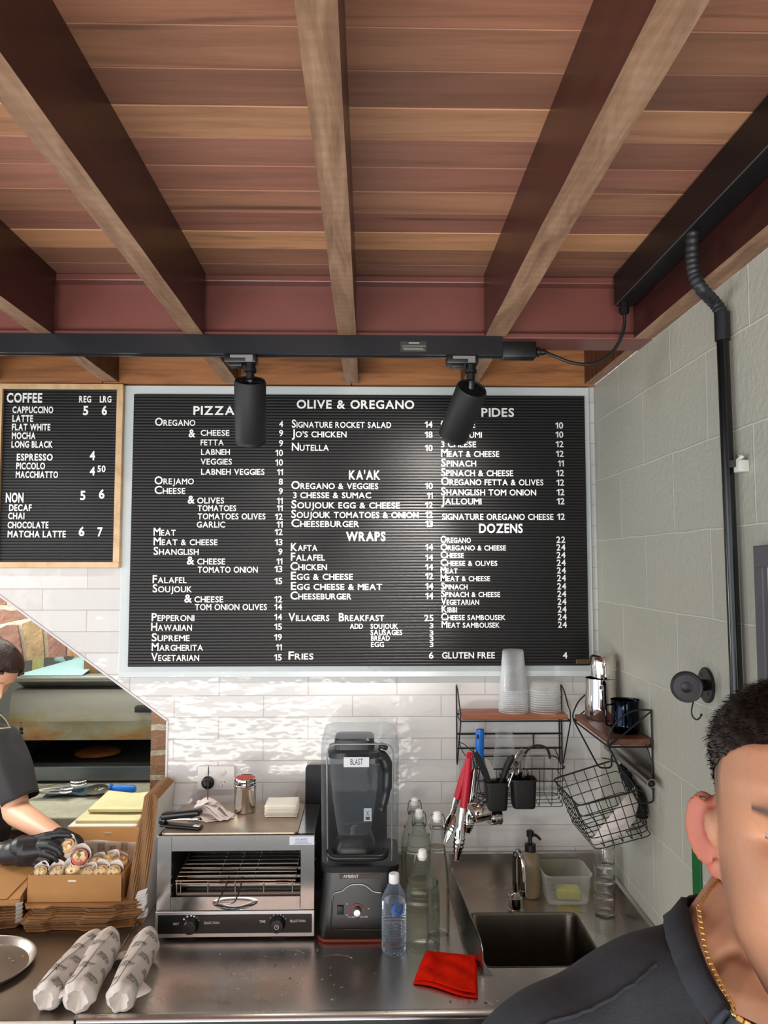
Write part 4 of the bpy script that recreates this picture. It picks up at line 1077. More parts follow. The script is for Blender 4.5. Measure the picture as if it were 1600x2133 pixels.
nq = P(586, 1700, Z=TT); NAP = M('napkin_paper', RGB(238, 234, 222), 0.9, bump=0.15, bscale=300)
w_ = (P(618, 1700, Z=TT)-P(552, 1700, Z=TT)).length; first = None; nh = P(586, 1668, Y=nq.y+0.04).z-TT
for k in range(12):
    z = TT+0.0012+k*nh/12; off = (rr.uniform(-0.002, 0.002), rr.uniform(-0.002, 0.002), 0)
    if first is None:
        def f(u, v): return nq+Vector(((u-0.5)*w_, (v-0.5)*w_*0.9+0.03, 0.0012+0.0008*sin(u*5)*sin(v*4)))
        b = MB(); b.grid(f, 8, 8); first = b.build('paper_napkin', NAP, mods=[('SOLIDIFY', dict(thickness=nh/12*0.72, offset=1.0)), ('BEVEL', dict(width=0.0006))])
        tag(first, 'square white paper napkin in the stack on the right of the toaster top', 'napkin', 'stacked paper napkins')
    else:
        c_ = first.copy(); COL.objects.link(c_); c_.location = Vector((off[0], off[1], k*nh/12)); c_.rotation_euler = (0, 0, rr.uniform(-0.008, 0.008))

# wall socket and plug
WP = M('white_switch_plate', RGB(226, 223, 220), 0.3)
s0, s1 = P(411, 1646, Y=-0.008), P(489, 1596, Y=-0.008)
sock = thing('wall_socket', ((s0.x+s1.x)/2, 0, s0.z), 'white double wall socket on the tiles behind the toaster', 'socket')
b = MB(); b.box(s0.x, s1.x, -0.009, -0.0005, s0.z, s1.z, 0.003); b.build('plate', WP, sock)
for x in (432, 466):
    q = P(x, 1608, Y=-0.009); b = MB(); b.lathe([(0.0075, 0), (0.0075, 0.002), (0.006, 0.004), (0.001, 0.0042)], q, 20, axis=(0, -1, 0)); b.build('switch', WP, sock)
q = P(464, 1631, Y=-0.0092); b = MB(); b.lathe([(0.012, 0.0), (0.0115, 0.001), (0.001, 0.0012)], q, 24, axis=(0, -1, 0), sy=1.0); b.build('outlet', WP, sock)
b = MB()
for x, z, r_ in ((-0.006, 0.003, 0.5), (0.006, 0.003, -0.5), (0, -0.0065, 0)): b.obox(q+Vector((x, -0.0013, z)), (0.0016, 0.0006, 0.006), Matrix.Rotation(r_, 3, 'Y'))
b.build('slots', RUBBER, sock, smooth=False)
q = P(433, 1630, Y=-0.01); pg = thing('power_plug', q, 'round black power plug pushed into the left outlet of the wall socket', 'plug')
b = MB(); b.lathe([(0.0205, 0.0), (0.0205, 0.004), (0.018, 0.006), (0.0175, 0.012), (0.011, 0.014), (0.009, 0.03), (0.005, 0.032)], q, 28, axis=(0, -1, 0)); b.build('plug_body', BLACK_PL, pg)

# ================================================================ BLENDER
BFY = P(720, 1966, Z=CT).y+0.002
bp = lambda x, y, dy=0.0: P(x, y, Y=BFY+dy)
BX0_, BX1_ = bp(661, 1940).x, bp(837, 1940).x; cxb = (BX0_+BX1_)/2; wb = BX1_-BX0_; BD = 0.235; cyb = BFY+BD/2
zb1 = bp(750, 1806).z
blender_ = thing('blender', (cxb, cyb, CT), 'black countertop blender under a clear sound cover', 'blender')
BLK = M('blender_black', RGB(10, 11, 13), 0.34, bump=0.04, bscale=350)
def rr_ring(sc, z, r, dy=0): return [Vector((cxb+x, cyb+dy+y, z)) for x, y in rrect(wb*sc, BD*sc, r)]
b = MB(); b.rings([rr_ring(0.97, CT+0.008, 0.03), rr_ring(1.0, CT+0.014, 0.032), rr_ring(0.995, CT+0.05, 0.032), rr_ring(0.90, zb1-0.02, 0.032), rr_ring(0.95, zb1-0.018, 0.034), rr_ring(0.96, zb1-0.002, 0.034), rr_ring(0.92, zb1, 0.034)])
b.build('base', BLK, blender_)
b = MB(); b.rings([rr_ring(0.97, CT+0.0005, 0.03), rr_ring(1.005, CT+0.004, 0.032), rr_ring(1.005, CT+0.009, 0.032), rr_ring(0.97, CT+0.012, 0.03)]); o = b.build('base_trim', M('rust_red_trim', RGB(136, 56, 40), 0.4), blender_); o['label'] = 'rust red bottom trim'
def fy(z):  # front face of the base at height z
    t = max(0, min(1, (z-CT-0.05)/(zb1-0.02-CT-0.05))); return cyb-BD/2*(0.995+(0.90-0.995)*t)
def onf(px, py, out=0.0012):
    z = bp(px, py).z
    for _ in range(3): q = P(px, py, Y=fy(z)-out); z = q.z
    return q
b = MB(); arch = [(688, 1935), (691, 1905), (693, 1870), (697, 1860), (712, 1856), (722, 1848), (732, 1843), (748, 1842), (760, 1844), (770, 1851), (778, 1857), (792, 1859), (806, 1862), (811, 1872), (812, 1905), (814, 1930), (808, 1936), (700, 1936)]
b.tube(smooth_path([onf(*p, 0.0006) for p in arch], 3), 0.0022, 6, loop=True); b.build('panel_outline', M('black_piano', RGB(8, 8, 9), 0.12), blender_)
q = onf(744, 1898); b = MB(); nrm = (0, -1, 0.07)
b.lathe([(0.011, 0), (0.0112, 0.004), (0.0098, 0.014), (0.0085, 0.016), (0.001, 0.0165)], q, 30, axis=nrm, fn=lambda r, z, a: r*(1+0.02*cos(18*a)) if z < 0.013 else r); b.build('dial_knob', M('dial_aluminium', RGB(206, 204, 200), 0.3, 0.8), blender_)
b = MB(); b.tube([q+Vector((0.0185*cos(a), -0.0003+0.0012*sin(a), 0.0185*sin(a))) for a in [-0.5+pi*1.28*k/20 for k in range(21)]], 0.0009, 6); b.build('red_scale', M('red_print', RGB(190, 30, 26), 0.4), blender_)
b = MB(); s0, s1 = onf(702, 1905), onf(716, 1886); b.box(s0.x, s1.x, s0.y-0.003, s0.y+0.004, s0.z, s1.z, 0.0015); b.build('power_switch', RUBBER, blender_)
b = MB(); pl0, pl1 = onf(707, 1831, 0.0006), onf(791, 1820, 0.0006); b.box(pl0.x, pl1.x, pl1.y-0.0010, pl1.y+0.010, pl0.z, pl1.z, 0.0004, 1); np_ = b.build('name_plate', M('dark_silver_plate', RGB(70, 62, 60), 0.3, 0.6), blender_, smooth=False)
b = MB(); t0 = P(715, 1829, Y=pl1.y-0.0014); t1 = P(747, 1829, Y=pl1.y-0.0014); text(b, 'AMBIENT', t0, (1, 0, 0), (0, 0, 1), t1.x-t0.x, 0.0085, bold=0.01, depth=0.0003); b.build('name_letters', PRINT, np_, smooth=False)
b = MB()
for s, x0, x1, y in (('Low speed', 725, 740, 1912), ('High speed', 750, 767, 1911.5)): t0, t1 = onf(x0, y, 0.0008), onf(x1, y, 0.0008); text(b, s.upper(), t0, (1, 0, 0), (0, -0.07, 1), t1.x-t0.x, 0.0042, bold=0.0, depth=0.0002)
for x, y in ((723, 1883), (723, 1906), (768, 1893)): t0 = onf(x, y, 0.0008); b.obox(t0, (0.005, 0.0003, 0.0015))
b.build('dial_print', PRINT, blender_, smooth=False)
# jar: square-shouldered tapering jug
ck = bp(748, 1535, 0.018)
CVT = ck.z; jz0 = zb1+0.002; jar_top = bp(748, 1580, 0.03).z
SMOKE = film('smoky_clear_plastic', (0.72, 0.76, 0.79, 1), 0.16, 0.07, (0.20, 0.22, 0.23, 1))
jc = Vector((bp(738, 1700, 0.09).x, cyb-0.01, 0))
def jring(w, z, r): return [Vector((jc.x+x, jc.y+y, z)) for x, y in rrect(w, w*0.92, min(r, w*0.45))]
b = MB(); jb = bp(740, 1745, 0.05).z
b.rings([jring(0.095, jb, 0.03), jring(0.105, jb+0.03, 0.03), jring(0.125, jb+0.10, 0.03), jring(0.138, jar_top-0.03, 0.03), jring(0.146, jar_top, 0.03)], cap1=False); b.build('jar', SMOKE, blender_)
b = MB(); b.rings([jring(0.085, jz0, 0.03), jring(0.118, jz0+0.008, 0.03), jring(0.122, jz0+0.025, 0.03), jring(0.10, jb-0.004, 0.03), jring(0.09, jb+0.002, 0.03)]); b.build('jar_collar', BLK, blender_)
b = MB(); b.tube([(jc.x, jc.y, jb), (jc.x, jc.y, jb+0.02)], 0.012, 12); b.obox((jc.x, jc.y, jb+0.022), (0.06, 0.012, 0.002), Matrix.Rotation(0.4, 3, 'Z')); b.build('blades', CHROME, blender_)
b = MB(); b.rings([jring(0.150, jar_top-0.004, 0.03), jring(0.152, jar_top+0.012, 0.03), jring(0.135, jar_top+0.016, 0.03), jring(0.118, jar_top+0.018, 0.02), jring(0.114, jar_top+0.044, 0.02), jring(0.106, jar_top+0.048, 0.02)])
b.obox((jc.x+0.085, jc.y-0.01, jar_top+0.018), (0.026, 0.03, 0.014), Matrix.Rotation(0.4, 3, 'Y'), 0.005); b.build('jar_lid', M('black_rubber_lid', RGB(26, 26, 28), 0.28), blender_)
b = MB(); hx = jc.x+0.066
b.tube(smooth_path([Vector((hx-0.004, jc.y-0.01, jar_top-0.012)), Vector((hx+0.018, jc.y-0.012, jar_top-0.016)), Vector((hx+0.03, jc.y-0.012, jar_top-0.05)), Vector((hx+0.027, jc.y-0.012, jar_top-0.11)), Vector((hx+0.016, jc.y-0.012, jar_top-0.155)), Vector((hx+0.012, jc.y-0.012, jar_top-0.165))], 6), [0.020]*6+[0.018]*6+[0.015]*6+[0.012]*6+[0.010]*6+[0.009], 12, flat=(0.8, 1)); b.build('jar_handle', BLK, blender_)
b = MB(); q = P(766, 1697, Y=jc.y-0.062); b.obox(q, (0.022, 0.0006, 0.036)); wl = b.build('warning_label', M('pale_label', RGB(180, 190, 200), 0.4), blender_, smooth=False); wl['label'] = 'pale warning sticker'
b = MB(); b.obox(q+Vector((0, -0.0005, -0.010)), (0.012, 0.0004, 0.008)); b.obox(q+Vector((0, -0.0005, 0.004)), (0.0012, 0.0004, 0.018), Matrix.Rotation(0.5, 3, 'Y')); b.obox(q+Vector((0, -0.0005, 0.004)), (0.0012, 0.0004, 0.018), Matrix.Rotation(-0.5, 3, 'Y')); b.build('warning_mark', RUBBER, wl, smooth=False)
# clear cover with rounded edges
COVER = film('clear_cover_plastic', (0.93, 0.95, 0.96, 1), 0.04, 0.05, (0.30, 0.32, 0.34, 1))
b = MB(); wc = (bp(829, 1650).x-bp(662, 1650).x)
def cring(sc, z, r): return [Vector((cxb+x, cyb+0.005+y, z)) for x, y in rrect(wc*sc, (BD-0.02)*sc, r, 6)]
b.rings([cring(0.97, zb1+0.001, 0.03), cring(0.985, zb1+0.15, 0.032), cring(1.0, CVT-0.035, 0.036), cring(0.985, CVT-0.014, 0.036), cring(0.95, CVT-0.003, 0.034), cring(0.88, CVT, 0.03), cring(0.3, CVT+0.001, 0.01)], cap0=False); cv = b.build('sound_cover', COVER, blender_)
b = MB(); fyc = cyb+0.005-(BD-0.02)/2*0.985
b.tube(rounded([(cxb-wc*0.40, fyc+0.001, zb1+0.01), (cxb-wc*0.42, fyc, CVT-0.02), (cxb+wc*0.42, fyc, CVT-0.02), (cxb+wc*0.40, fyc+0.001, zb1+0.01)], 0.03, 6), 0.0022, 6); b.build('cover_edge', film('cover_edge_plastic', (0.3, 0.31, 0.33, 1), 0.5, 0.1), cv)
b = MB(); h0, h1 = P(686, 1785, Y=fyc-0.02), P(804, 1785, Y=fyc-0.02)
b.tube(rounded([(h0.x, fyc+0.004, h0.z+0.008), (h0.x+0.004, fyc-0.026, h0.z), (h1.x-0.004, fyc-0.026, h0.z), (h1.x, fyc+0.004, h0.z+0.008)], 0.02, 5), 0.010, 12, flat=(1, 0.9)); b.build('cover_handle', BLK, cv)
b = MB(); b0, b1 = P(716, 1598, Y=fyc-0.002), P(769, 1577, Y=fyc-0.002); b.box(b0.x, b1.x, fyc-0.004, fyc-0.0012, b0.z, b1.z, 0.0006, 1); bl_ = b.build('cover_label', M('white_tape_label', RGB(214, 220, 228), 0.4), blender_, smooth=False); bl_['label'] = 'white label reading BLAST'
b = MB(); t0, t1 = P(730, 1593, Y=fyc-0.0042), P(756, 1593, Y=fyc-0.0042); text(b, 'BLAST', t0, (1, 0, 0), (0, 0, 1), t1.x-t0.x, 0.0165, bold=0.0, depth=0.0003, gap=0.12); b.build('label_letters', RUBBER, bl_, smooth=False)

# black board standing against the tiles between toaster and blender
k0, k1 = P(636, 1690, Y=-0.03), P(806, 1593, Y=-0.03)
b = MB(); b.prism([(x+(k0.x+k1.x)/2, y+(k1.z+CT)/2) for x, y in rrect(k1.x-k0.x, k1.z-CT-0.0, 0.012)], 'y', -0.034, -0.022)
tag(b.build('chopping_board', BLACK_MAT), 'black plastic board standing against the tiles behind the blender'.replace('standing', 'propped'), 'board')

# ================================================================ BOTTLES
GREENG = film('bottle_glass', (0.985, 0.995, 0.985, 1), 0.02, 0.03, (0.16, 0.19, 0.16, 1))
LIQ = glass('bottle_water', (0.985, 0.995, 0.97, 1), 0.0, 1.07)
def swing_bottle(base_px, top_px, wpx, label, level=0.7, cyoff=None, slim=1.0):
    bx, by = base_px; q = P(bx, by, Z=CT) if cyoff is None else None
    yc = cyoff if cyoff is not None else q.y
    r = abs(P(bx+wpx/2, 1900, Y=yc).x-P(bx-wpx/2, 1900, Y=yc).x)/2
    if cyoff is None: yc = q.y+r*0.9
    c = Vector((P(top_px[0], 1800, Y=yc).x, yc, CT)); H = P(top_px[0], top_px[1], Y=yc).z-CT
    root = thing('swing_top_bottle', c, label, 'bottle', 'swing top water bottles')
    Hn = H-0.022; rn = 0.0135
    prof = [(r*0.25, 0.004), (r*0.9, 0.0005), (r, 0.006), (r, H*0.52), (r*0.97, H*0.58), (r*0.84, H*0.66), (r*0.58, H*0.75), (r*0.40, H*0.82), (rn+0.001, H*0.88), (rn, Hn-0.022), (rn+0.003, Hn-0.02), (rn+0.003, Hn-0.006), (rn, Hn-0.004), (rn, Hn)]
    if slim != 1.0: prof = [(r*0.25, 0.004), (r*0.9, 0.0005), (r, 0.006), (r, H*0.36), (r*0.93, H*0.5), (r*0.72, H*0.68), (r*0.5, H*0.8), (rn+0.002, H*0.87), (rn, Hn-0.022), (rn+0.003, Hn-0.02), (rn+0.003, Hn-0.006), (rn, Hn-0.004), (rn, Hn)]
    b = MB(); b.lathe(prof, c, 40, cap1=False); b.build('glass_body', GREENG, root)
    hl = H*level; lp = [(max(0.001, rr_-0.0022), z+0.002) for rr_, z in prof if z < hl]; last = lp[-1][0]
    b = MB(); b.lathe([(0.001, 0.007)]+lp[1:]+[(last*0.985, hl), (0.001, hl)], c, 36); b.build('water', LIQ, root)
    b = MB(); b.lathe([(rn-0.002, Hn-0.006), (rn-0.001, Hn), (rn+0.0005, Hn+0.002), (rn-0.001, Hn+0.016), (rn-0.006, Hn+0.021), (0.001, Hn+0.022)], c, 20); o = b.build('stopper', M('white_stopper', RGB(232, 232, 228), 0.35), root); o['label'] = 'white stopper'
    b = MB()
    for s in (-1, 1):
        b.tube(rounded([c+Vector((s*0.004, -0.004, Hn+0.017)), c+Vector((s*0.019, -0.006, Hn+0.014)), c+Vector((s*0.022, -0.008, Hn-0.012)), c+Vector((s*0.019, -0.006, Hn-0.030)), c+Vector((s*0.014, -0.009, Hn-0.016))], 0.006, 3), 0.0015, 6)
    b.tube([c+Vector(((rn+0.0012)*cos(a), (rn+0.0012)*sin(a), Hn-0.024)) for a in [2*pi*k/16 for k in range(16)]], 0.001, 6, loop=True)
    b.build('wire_bail', M('bail_wire', RGB(120, 118, 114), 0.25, 1.0), root); return root
swing_bottle((882, 1988), (880, 1768), 74, 'squat swing top glass bottle in front, next to the small plastic water bottle', 0.66)
swing_bottle((922, 1953), (911, 1690), 51, 'slim tall swing top glass bottle nearest the splash divider', 0.71, slim=0.8)
swing_bottle((872, 1900), (873, 1685), 58, 'tall swing top glass bottle directly behind the squat front bottle', 0.74, cyoff=-0.155)
swing_bottle((868, 1900), (864, 1662), 58, 'swing top glass bottle furthest back against the tiles beside the blender', 0.7, cyoff=-0.068)

wq = P(822, 1996, Z=CT); wr = abs(P(849, 1960, Y=wq.y).x-P(795, 1960, Y=wq.y).x)/2; wq.y += wr; wH = P(820, 1819, Y=wq.y).z-CT
wb_ = thing('water_bottle', wq, 'small clear plastic water bottle with white cap in front of the blender', 'bottle')
PET = film('clear_pet', (0.90, 0.95, 1.0, 1), 0.08, 0.04, (0.35, 0.42, 0.5, 1))
b = MB(); hs = wH*0.70
prof = [(wr*0.3, 0.006), (wr*0.85, 0.0005), (wr*0.97, 0.006)]
for k in range(9):
    z = 0.014+k*(hs*0.52)/9; prof += [(wr, z), (wr*0.94, z+hs*0.02), (wr, z+hs*0.045)]
prof += [(wr, hs*0.6), (wr*0.985, hs*0.62), (wr*0.985, hs*0.9), (wr, hs*0.93), (wr*0.95, hs), (wr*0.62, hs+(wH-hs)*0.38), (wr*0.44, hs+(wH-hs)*0.58), (wr*0.42, wH-0.022)]
sqf = lambda r, z, a: r*(1-0.05*abs(sin(2*a))**3) if z < hs else r
b.lathe(prof, wq, 40, fn=sqf, cap1=False); b.build('bottle_body', PET, wb_)
b = MB(); lp = [(max(0.001, r-0.0015), z+0.001) for r, z in prof if z < hs*0.93]; b.lathe([(0.001, 0.007)]+lp[1:]+[(wr*0.9, hs*0.94), (0.001, hs*0.94)], wq, 36, fn=sqf); b.build('water', glass('pet_water', (0.93, 0.97, 1.0, 1), 0.0, 1.2), wb_)
b = MB(); b.lathe([(wr*0.40, wH-0.024), (wr*0.41, wH-0.021), (wr*0.41, wH-0.004), (wr*0.37, wH), (0.001, wH)], wq, 30, fn=lambda r, z, a: r*(1+0.015*cos(24*a)) if z < wH-0.003 else r); o = b.build('cap', M('white_cap', RGB(232, 234, 238), 0.35), wb_); o['label'] = 'white screw cap'
# blue round logo with the letters nu, wrapped on the bottle
NUB = M('logo_blue', RGB(30, 84, 170), 0.4); lc = P(829, 1895, Y=wq.y-wr*0.93); a_ = math.asin(max(-0.9, min(0.9, (lc.x-wq.x)/wr)))
def onb(u, v, out=0.0006): a = -pi/2+a_+u/wr; return wq+Vector(((wr+out)*cos(a)*0.985, (wr+out)*sin(a)*0.985, lc.z-CT+v))
b = MB(); R_ = 0.0165
for k in range(28):
    a, c2 = 2*pi*k/28, 2*pi*(k+1)/28; r1 = R_; ri = lambda t: R_*(0.62+0.18*sin(t+0.8))
    b.add([onb(r1*cos(a), r1*sin(a)), onb(r1*cos(c2), r1*sin(c2)), onb(ri(c2)*cos(c2), ri(c2)*sin(c2)), onb(ri(a)*cos(a), ri(a)*sin(a))], [(0, 1, 2, 3)])
for pts in ([(-0.0085, -0.004), (-0.0085, 0.0035), (-0.006, 0.005), (-0.003, 0.0035), (-0.003, -0.004)], [(0.0005, 0.005), (0.0005, -0.002), (0.003, -0.004), (0.006, -0.002), (0.006, 0.005)]):
    b.tube([onb(u, v, 0.001) for u, v in rounded([Vector((u, v, 0)) for u, v in pts], 0.003, 4) for u, v in [(0, 0)]] if False else [onb(p.x, p.y, 0.001) for p in rounded([Vector((u, v, 0)) for u, v in pts], 0.003, 4)], 0.0009, 6)
b.build('round_logo', NUB, wb_, smooth=False)
# ================================================================ WALL SHELVES
WIRE = M('black_wire', RGB(10, 10, 11), 0.5)
ACACIA = wood('acacia_plank', RGB(104, 52, 30), RGB(150, 84, 50), RGB(186, 126, 84), (4, 26, 26), 0.45, bump=0.1)
WALNUT = wood('dark_acacia_plank', RGB(70, 38, 24), RGB(104, 60, 38), RGB(134, 84, 54), (26, 4, 26), 0.45, bump=0.1)
# ---- shelf on the back wall
SYF = -0.118
zs0 = P(1075, 1502, Y=SYF).z; zs1 = zs0+0.018
lx = P(961, 1500, Y=SYF).x; rx = P(1187, 1500, Y=SYF).x
shelf = thing('wire_shelf', ((lx+rx)/2, 0, zs0), 'small wire shelf with reddish timber plank on the white tiles above the sink', 'shelf')
b = MB(); b.box(lx+0.004, rx-0.004, SYF+0.005, -0.006, zs0+0.003, zs1, 0.002, 2); b.build('plank', ACACIA, shelf, smooth=False)
zt = P(947, 1427, Y=-0.006).z; zb = P(949, 1590, Y=-0.006).z; r1, r2 = P(949, 1529, Y=-0.006).z, P(949, 1559, Y=-0.006).z
lw, rw = P(948, 1500, Y=-0.006).x, P(1165, 1500, Y=-0.006).x
lw = lx-0.002; rw = rx+0.002
for x in (lx-0.002, rx+0.002):
    b = MB(); b.tube(smooth_path([Vector((x, -0.006, zt)), Vector((x, -0.045, zt-0.012)), Vector((x, -0.09, zt-0.05)), Vector((x, SYF, zs1+0.01)), Vector((x, SYF-0.001, zs0-0.004))], 6)+[Vector((x, -0.018, zb)), Vector((x, -0.006, zb+0.006)), Vector((x, -0.006, zt))], 0.0022, 6); b.build('end_frame', WIRE, shelf)
b = MB()
b.tube([(lw, SYF, zs0), (rw, SYF, zs0)], 0.0028, 6); b.tube([(lw, -0.006, zs0), (rw, -0.006, zs0)], 0.0025, 6)
b.tube([(lw, SYF, zs0), (lw, -0.006, zs0)], 0.0025, 6); b.tube([(rw, SYF, zs0), (rw, -0.006, zs0)], 0.0025, 6)
for z in (r1, r2): b.tube([(lw, -0.006, z), (rw, -0.006, z)], 0.0026, 6)
xm = P(1111, 1540, Y=-0.006).x; b.tube([(xm, -0.006, r1), (xm, -0.006, r2)], 0.0022, 6)
b.tube([(P(1165, 1500, Y=-0.006).x, -0.006, zs0), (P(1165, 1500, Y=-0.006).x, -0.006, zb)], 0.0026, 6)
b.build('rails', WIRE, shelf)
# left-hand hooks on the frame
b = MB()
hk = [Vector((lx-0.002, -0.07, P(958, 1545, Y=-0.07).z)), P(968, 1551, Y=-0.09), P(985, 1566, Y=-0.13), P(986, 1570, Y=-0.13)]
b.tube(hk, 0.0015, 6); b.tube([hk[0], P(964, 1566, Y=-0.10), P(970, 1575, Y=-0.13), P(974, 1577, Y=-0.135)], 0.0015, 6); b.build('side_hook', WIRE, shelf)

# hanging basket under it
def wire_box(root, A, B, C, D, dn, nu, nv, nh, r=0.0012, rim=0.0021, name='wire_mesh', taper=0.9):
    """open basket: rim corners A,B (far) C,D (near), down vector dn"""
    ctr = (A+B+C+D)/4; bot = [ctr+(p-ctr)*taper+dn for p in (A, B, C, D)]
    b = MB(); b.tube(rounded([A, B, C, D], 0.02, 4, loop=True), rim, 6, loop=True); b.build('rim', WIRE, root)
    b = MB()
    def lp(t): top = [A, B, C, D]; return [p.lerp(q, t) for p, q in zip(top, bot)]
    for k in range(1, nh+1): b.tube(rounded(lp(k/nh), 0.018, 3, loop=True), r, 5, loop=True)
    for k in range(1, nu):
        t = k/nu; b.tube(rounded([A.lerp(B, t), bot[0].lerp(bot[1], t), bot[3].lerp(bot[2], t), D.lerp(C, t)], 0.012, 3), r, 5)
    for k in range(1, nv):
        t = k/nv; b.tube(rounded([A.lerp(D, t), bot[0].lerp(bot[3], t), bot[1].lerp(bot[2], t), B.lerp(C, t)], 0.012, 3), r, 5)
    b.build(name, WIRE, root); return bot
yn, yfz = -0.125, -0.014
D_ = P(993, 1603, Y=yn); C_ = P(1177, 1601, Y=yn); zf = D_.z*0.5+C_.z*0.5
D_.z = C_.z = zf; A_ = Vector((D_.x, yfz, zf+0.012)); B_ = Vector((C_.x, yfz, zf+0.012))
bk = thing('wire_basket', ((A_.x+B_.x)/2, -0.07, zf-0.11), 'black wire basket with cups hanging under the shelf on the white tiles', 'basket')
botz = P(1100, 1681, Y=yn).z
wire_box(bk, A_, B_, C_, D_, Vector((0, 0, botz-zf)), 7, 4, 3, taper=0.97)
b = MB()
for x in (C_.x-0.004, D_.x+0.004):
    b.tube([(x, yn, zf), (x, yfz-0.004, P(1158, 1566, Y=-0.05).z), (x, -0.006, r2+0.002)], 0.0018, 6)
    b.tube([Vector((x+0.004*cos(a), yn-0.001, zf+0.006+0.004*sin(a))) for a in [2*pi*k/12 for k in range(12)]], 0.0013, 5, loop=True)
b.tube(smooth_path([P(1093, 1570, Y=-0.09), P(1104, 1558, Y=-0.09), P(1122, 1553, Y=-0.09), P(1140, 1560, Y=-0.09), P(1146, 1580, Y=-0.09)], 5), 0.004, 8, flat=(1, 0.5))
b.build('hanger', WIRE, bk)

# ---- clear cups and lids on the shelf
CUP = film('clear_cup_plastic', (1, 1, 1, 1), 0.022, 0.06, (0.8, 0.82, 0.83, 1))
cy = -0.062; cp0 = P(1070, 1486, Y=cy-0.047); cxp = P(1070, 1486, Y=cy).x
rim_r = abs(P(1100, 1480, Y=cy).x-P(1039, 1480, Y=cy).x)/2; top_r = abs(P(1089, 1352, Y=cy).x-P(1046, 1352, Y=cy).x)/2
Htot = P(1068, 1349, Y=cy).z-zs1; Hr = Htot*0.36; n_c = 12; Hc = Htot-Hr
proto = thing('plastic_cup', (cxp, cy, zs1+0.0005), 'clear plastic cup in the tall upturned stack on the timber shelf', 'cup', 'upturned stack of clear cups')
b = MB(); o_ = Vector((cxp, cy, zs1+0.0005))
b.lathe([(rim_r*0.965, 0), (rim_r, 0.0012), (rim_r, 0.0032), (rim_r*0.96, 0.0042), (rim_r*0.955, 0.01), (top_r*1.02, Hc-0.006), (top_r*0.96, Hc-0.001), (top_r*0.7, Hc-0.001), (0.001, Hc-0.003)], o_, 36, cap0=False); b.build('cup_wall', CUP, proto)
RIMF = film('cup_rim_plastic', (0.97, 0.98, 0.98, 1), 0.22, 0.1, (0.85, 0.87, 0.88, 1))
b = MB(); b.lathe([(rim_r*0.99, -0.0002), (rim_r*1.012, 0.001), (rim_r*1.012, 0.0026), (rim_r*0.99, 0.0038)], o_, 36, cap0=False, cap1=False); b.build('rim', RIMF, proto)
for k in range(1, n_c): dup(proto, o_+Vector((random.uniform(-0.0004, 0.0004), random.uniform(-0.0004, 0.0004), Hr*k/n_c)), (0, 0, random.uniform(0, 3)))
ly = -0.062; lxp = P(1135, 1480, Y=ly).x; lr = abs(P(1168, 1480, Y=ly).x-P(1103, 1480, Y=ly).x)/2; LH = P(1136, 1420, Y=ly).z-zs1
lo = Vector((lxp, ly, zs1+0.0005)); lid = thing('round_tub', lo, 'clear round plastic tub in the low stack beside the cups on the shelf', 'tub', 'stack of clear round tubs')
b = MB(); b.lathe([(lr*0.97, 0), (lr, 0.001), (lr, 0.004), (lr*0.95, 0.005), (lr*0.9, 0.02), (lr*0.80, LH*0.28), (lr*0.74, LH*0.3), (0.001, LH*0.29)], lo, 36, cap0=False); b.build('tub_wall', CUP, lid)
b = MB(); b.lathe([(lr*0.99, -0.0002), (lr*1.015, 0.001), (lr*1.015, 0.003), (lr*0.99, 0.004)], lo, 36, cap0=False, cap1=False); b.build('rim', RIMF, lid)
for k in range(1, 10): dup(lid, lo+Vector((random.uniform(-0.001, 0.001), random.uniform(-0.001, 0.001), LH*0.7*k/9.0)), (0, 0, k))

# cups in the basket
c1 = P(1052, 1640, Y=-0.07); ci = thing('plastic_cup', (c1.x, -0.07, botz+0.003), 'clear plastic cup standing upside down behind the black cutlery holders', 'cup')
tz_ = P(1052, 1527, Y=-0.07).z
b = MB(); o_ = Vector((c1.x, -0.066, botz+0.004)); H = tz_-botz-0.004
b.lathe([(0.046, 0), (0.048, 0.001), (0.048, 0.004), (0.0455, 0.005), (0.028, H-0.004), (0.025, H), (0.001, H-0.001)], o_, 32, cap0=False, fn=lambda r, z, a: r*(1+0.012*cos(20*a)) if H*0.3 < z < H*0.9 else r); b.build('cup_wall', CUP, ci)
c2 = P(1121, 1640, Y=-0.068); ci = thing('plastic_tub', (c2.x, -0.068, botz+0.003), 'clear plastic tub standing in the basket right of the cutlery holders', 'tub')
b = MB(); o_ = Vector((c2.x, -0.068, botz+0.004)); H = P(1121, 1562, Y=-0.068).z-botz-0.004
b.lathe([(0.034, 0), (0.038, 0.004), (0.042, H*0.6), (0.043, H*0.62), (0.043, H*0.66), (0.040, H*0.68), (0.038, H*0.85), (0.028, H*0.97), (0.001, H)], o_, 32, fn=lambda r, z, a: r*(1+0.012*cos(18*a)) if z < H*0.6 else r); b.build('tub_wall', CUP, ci)

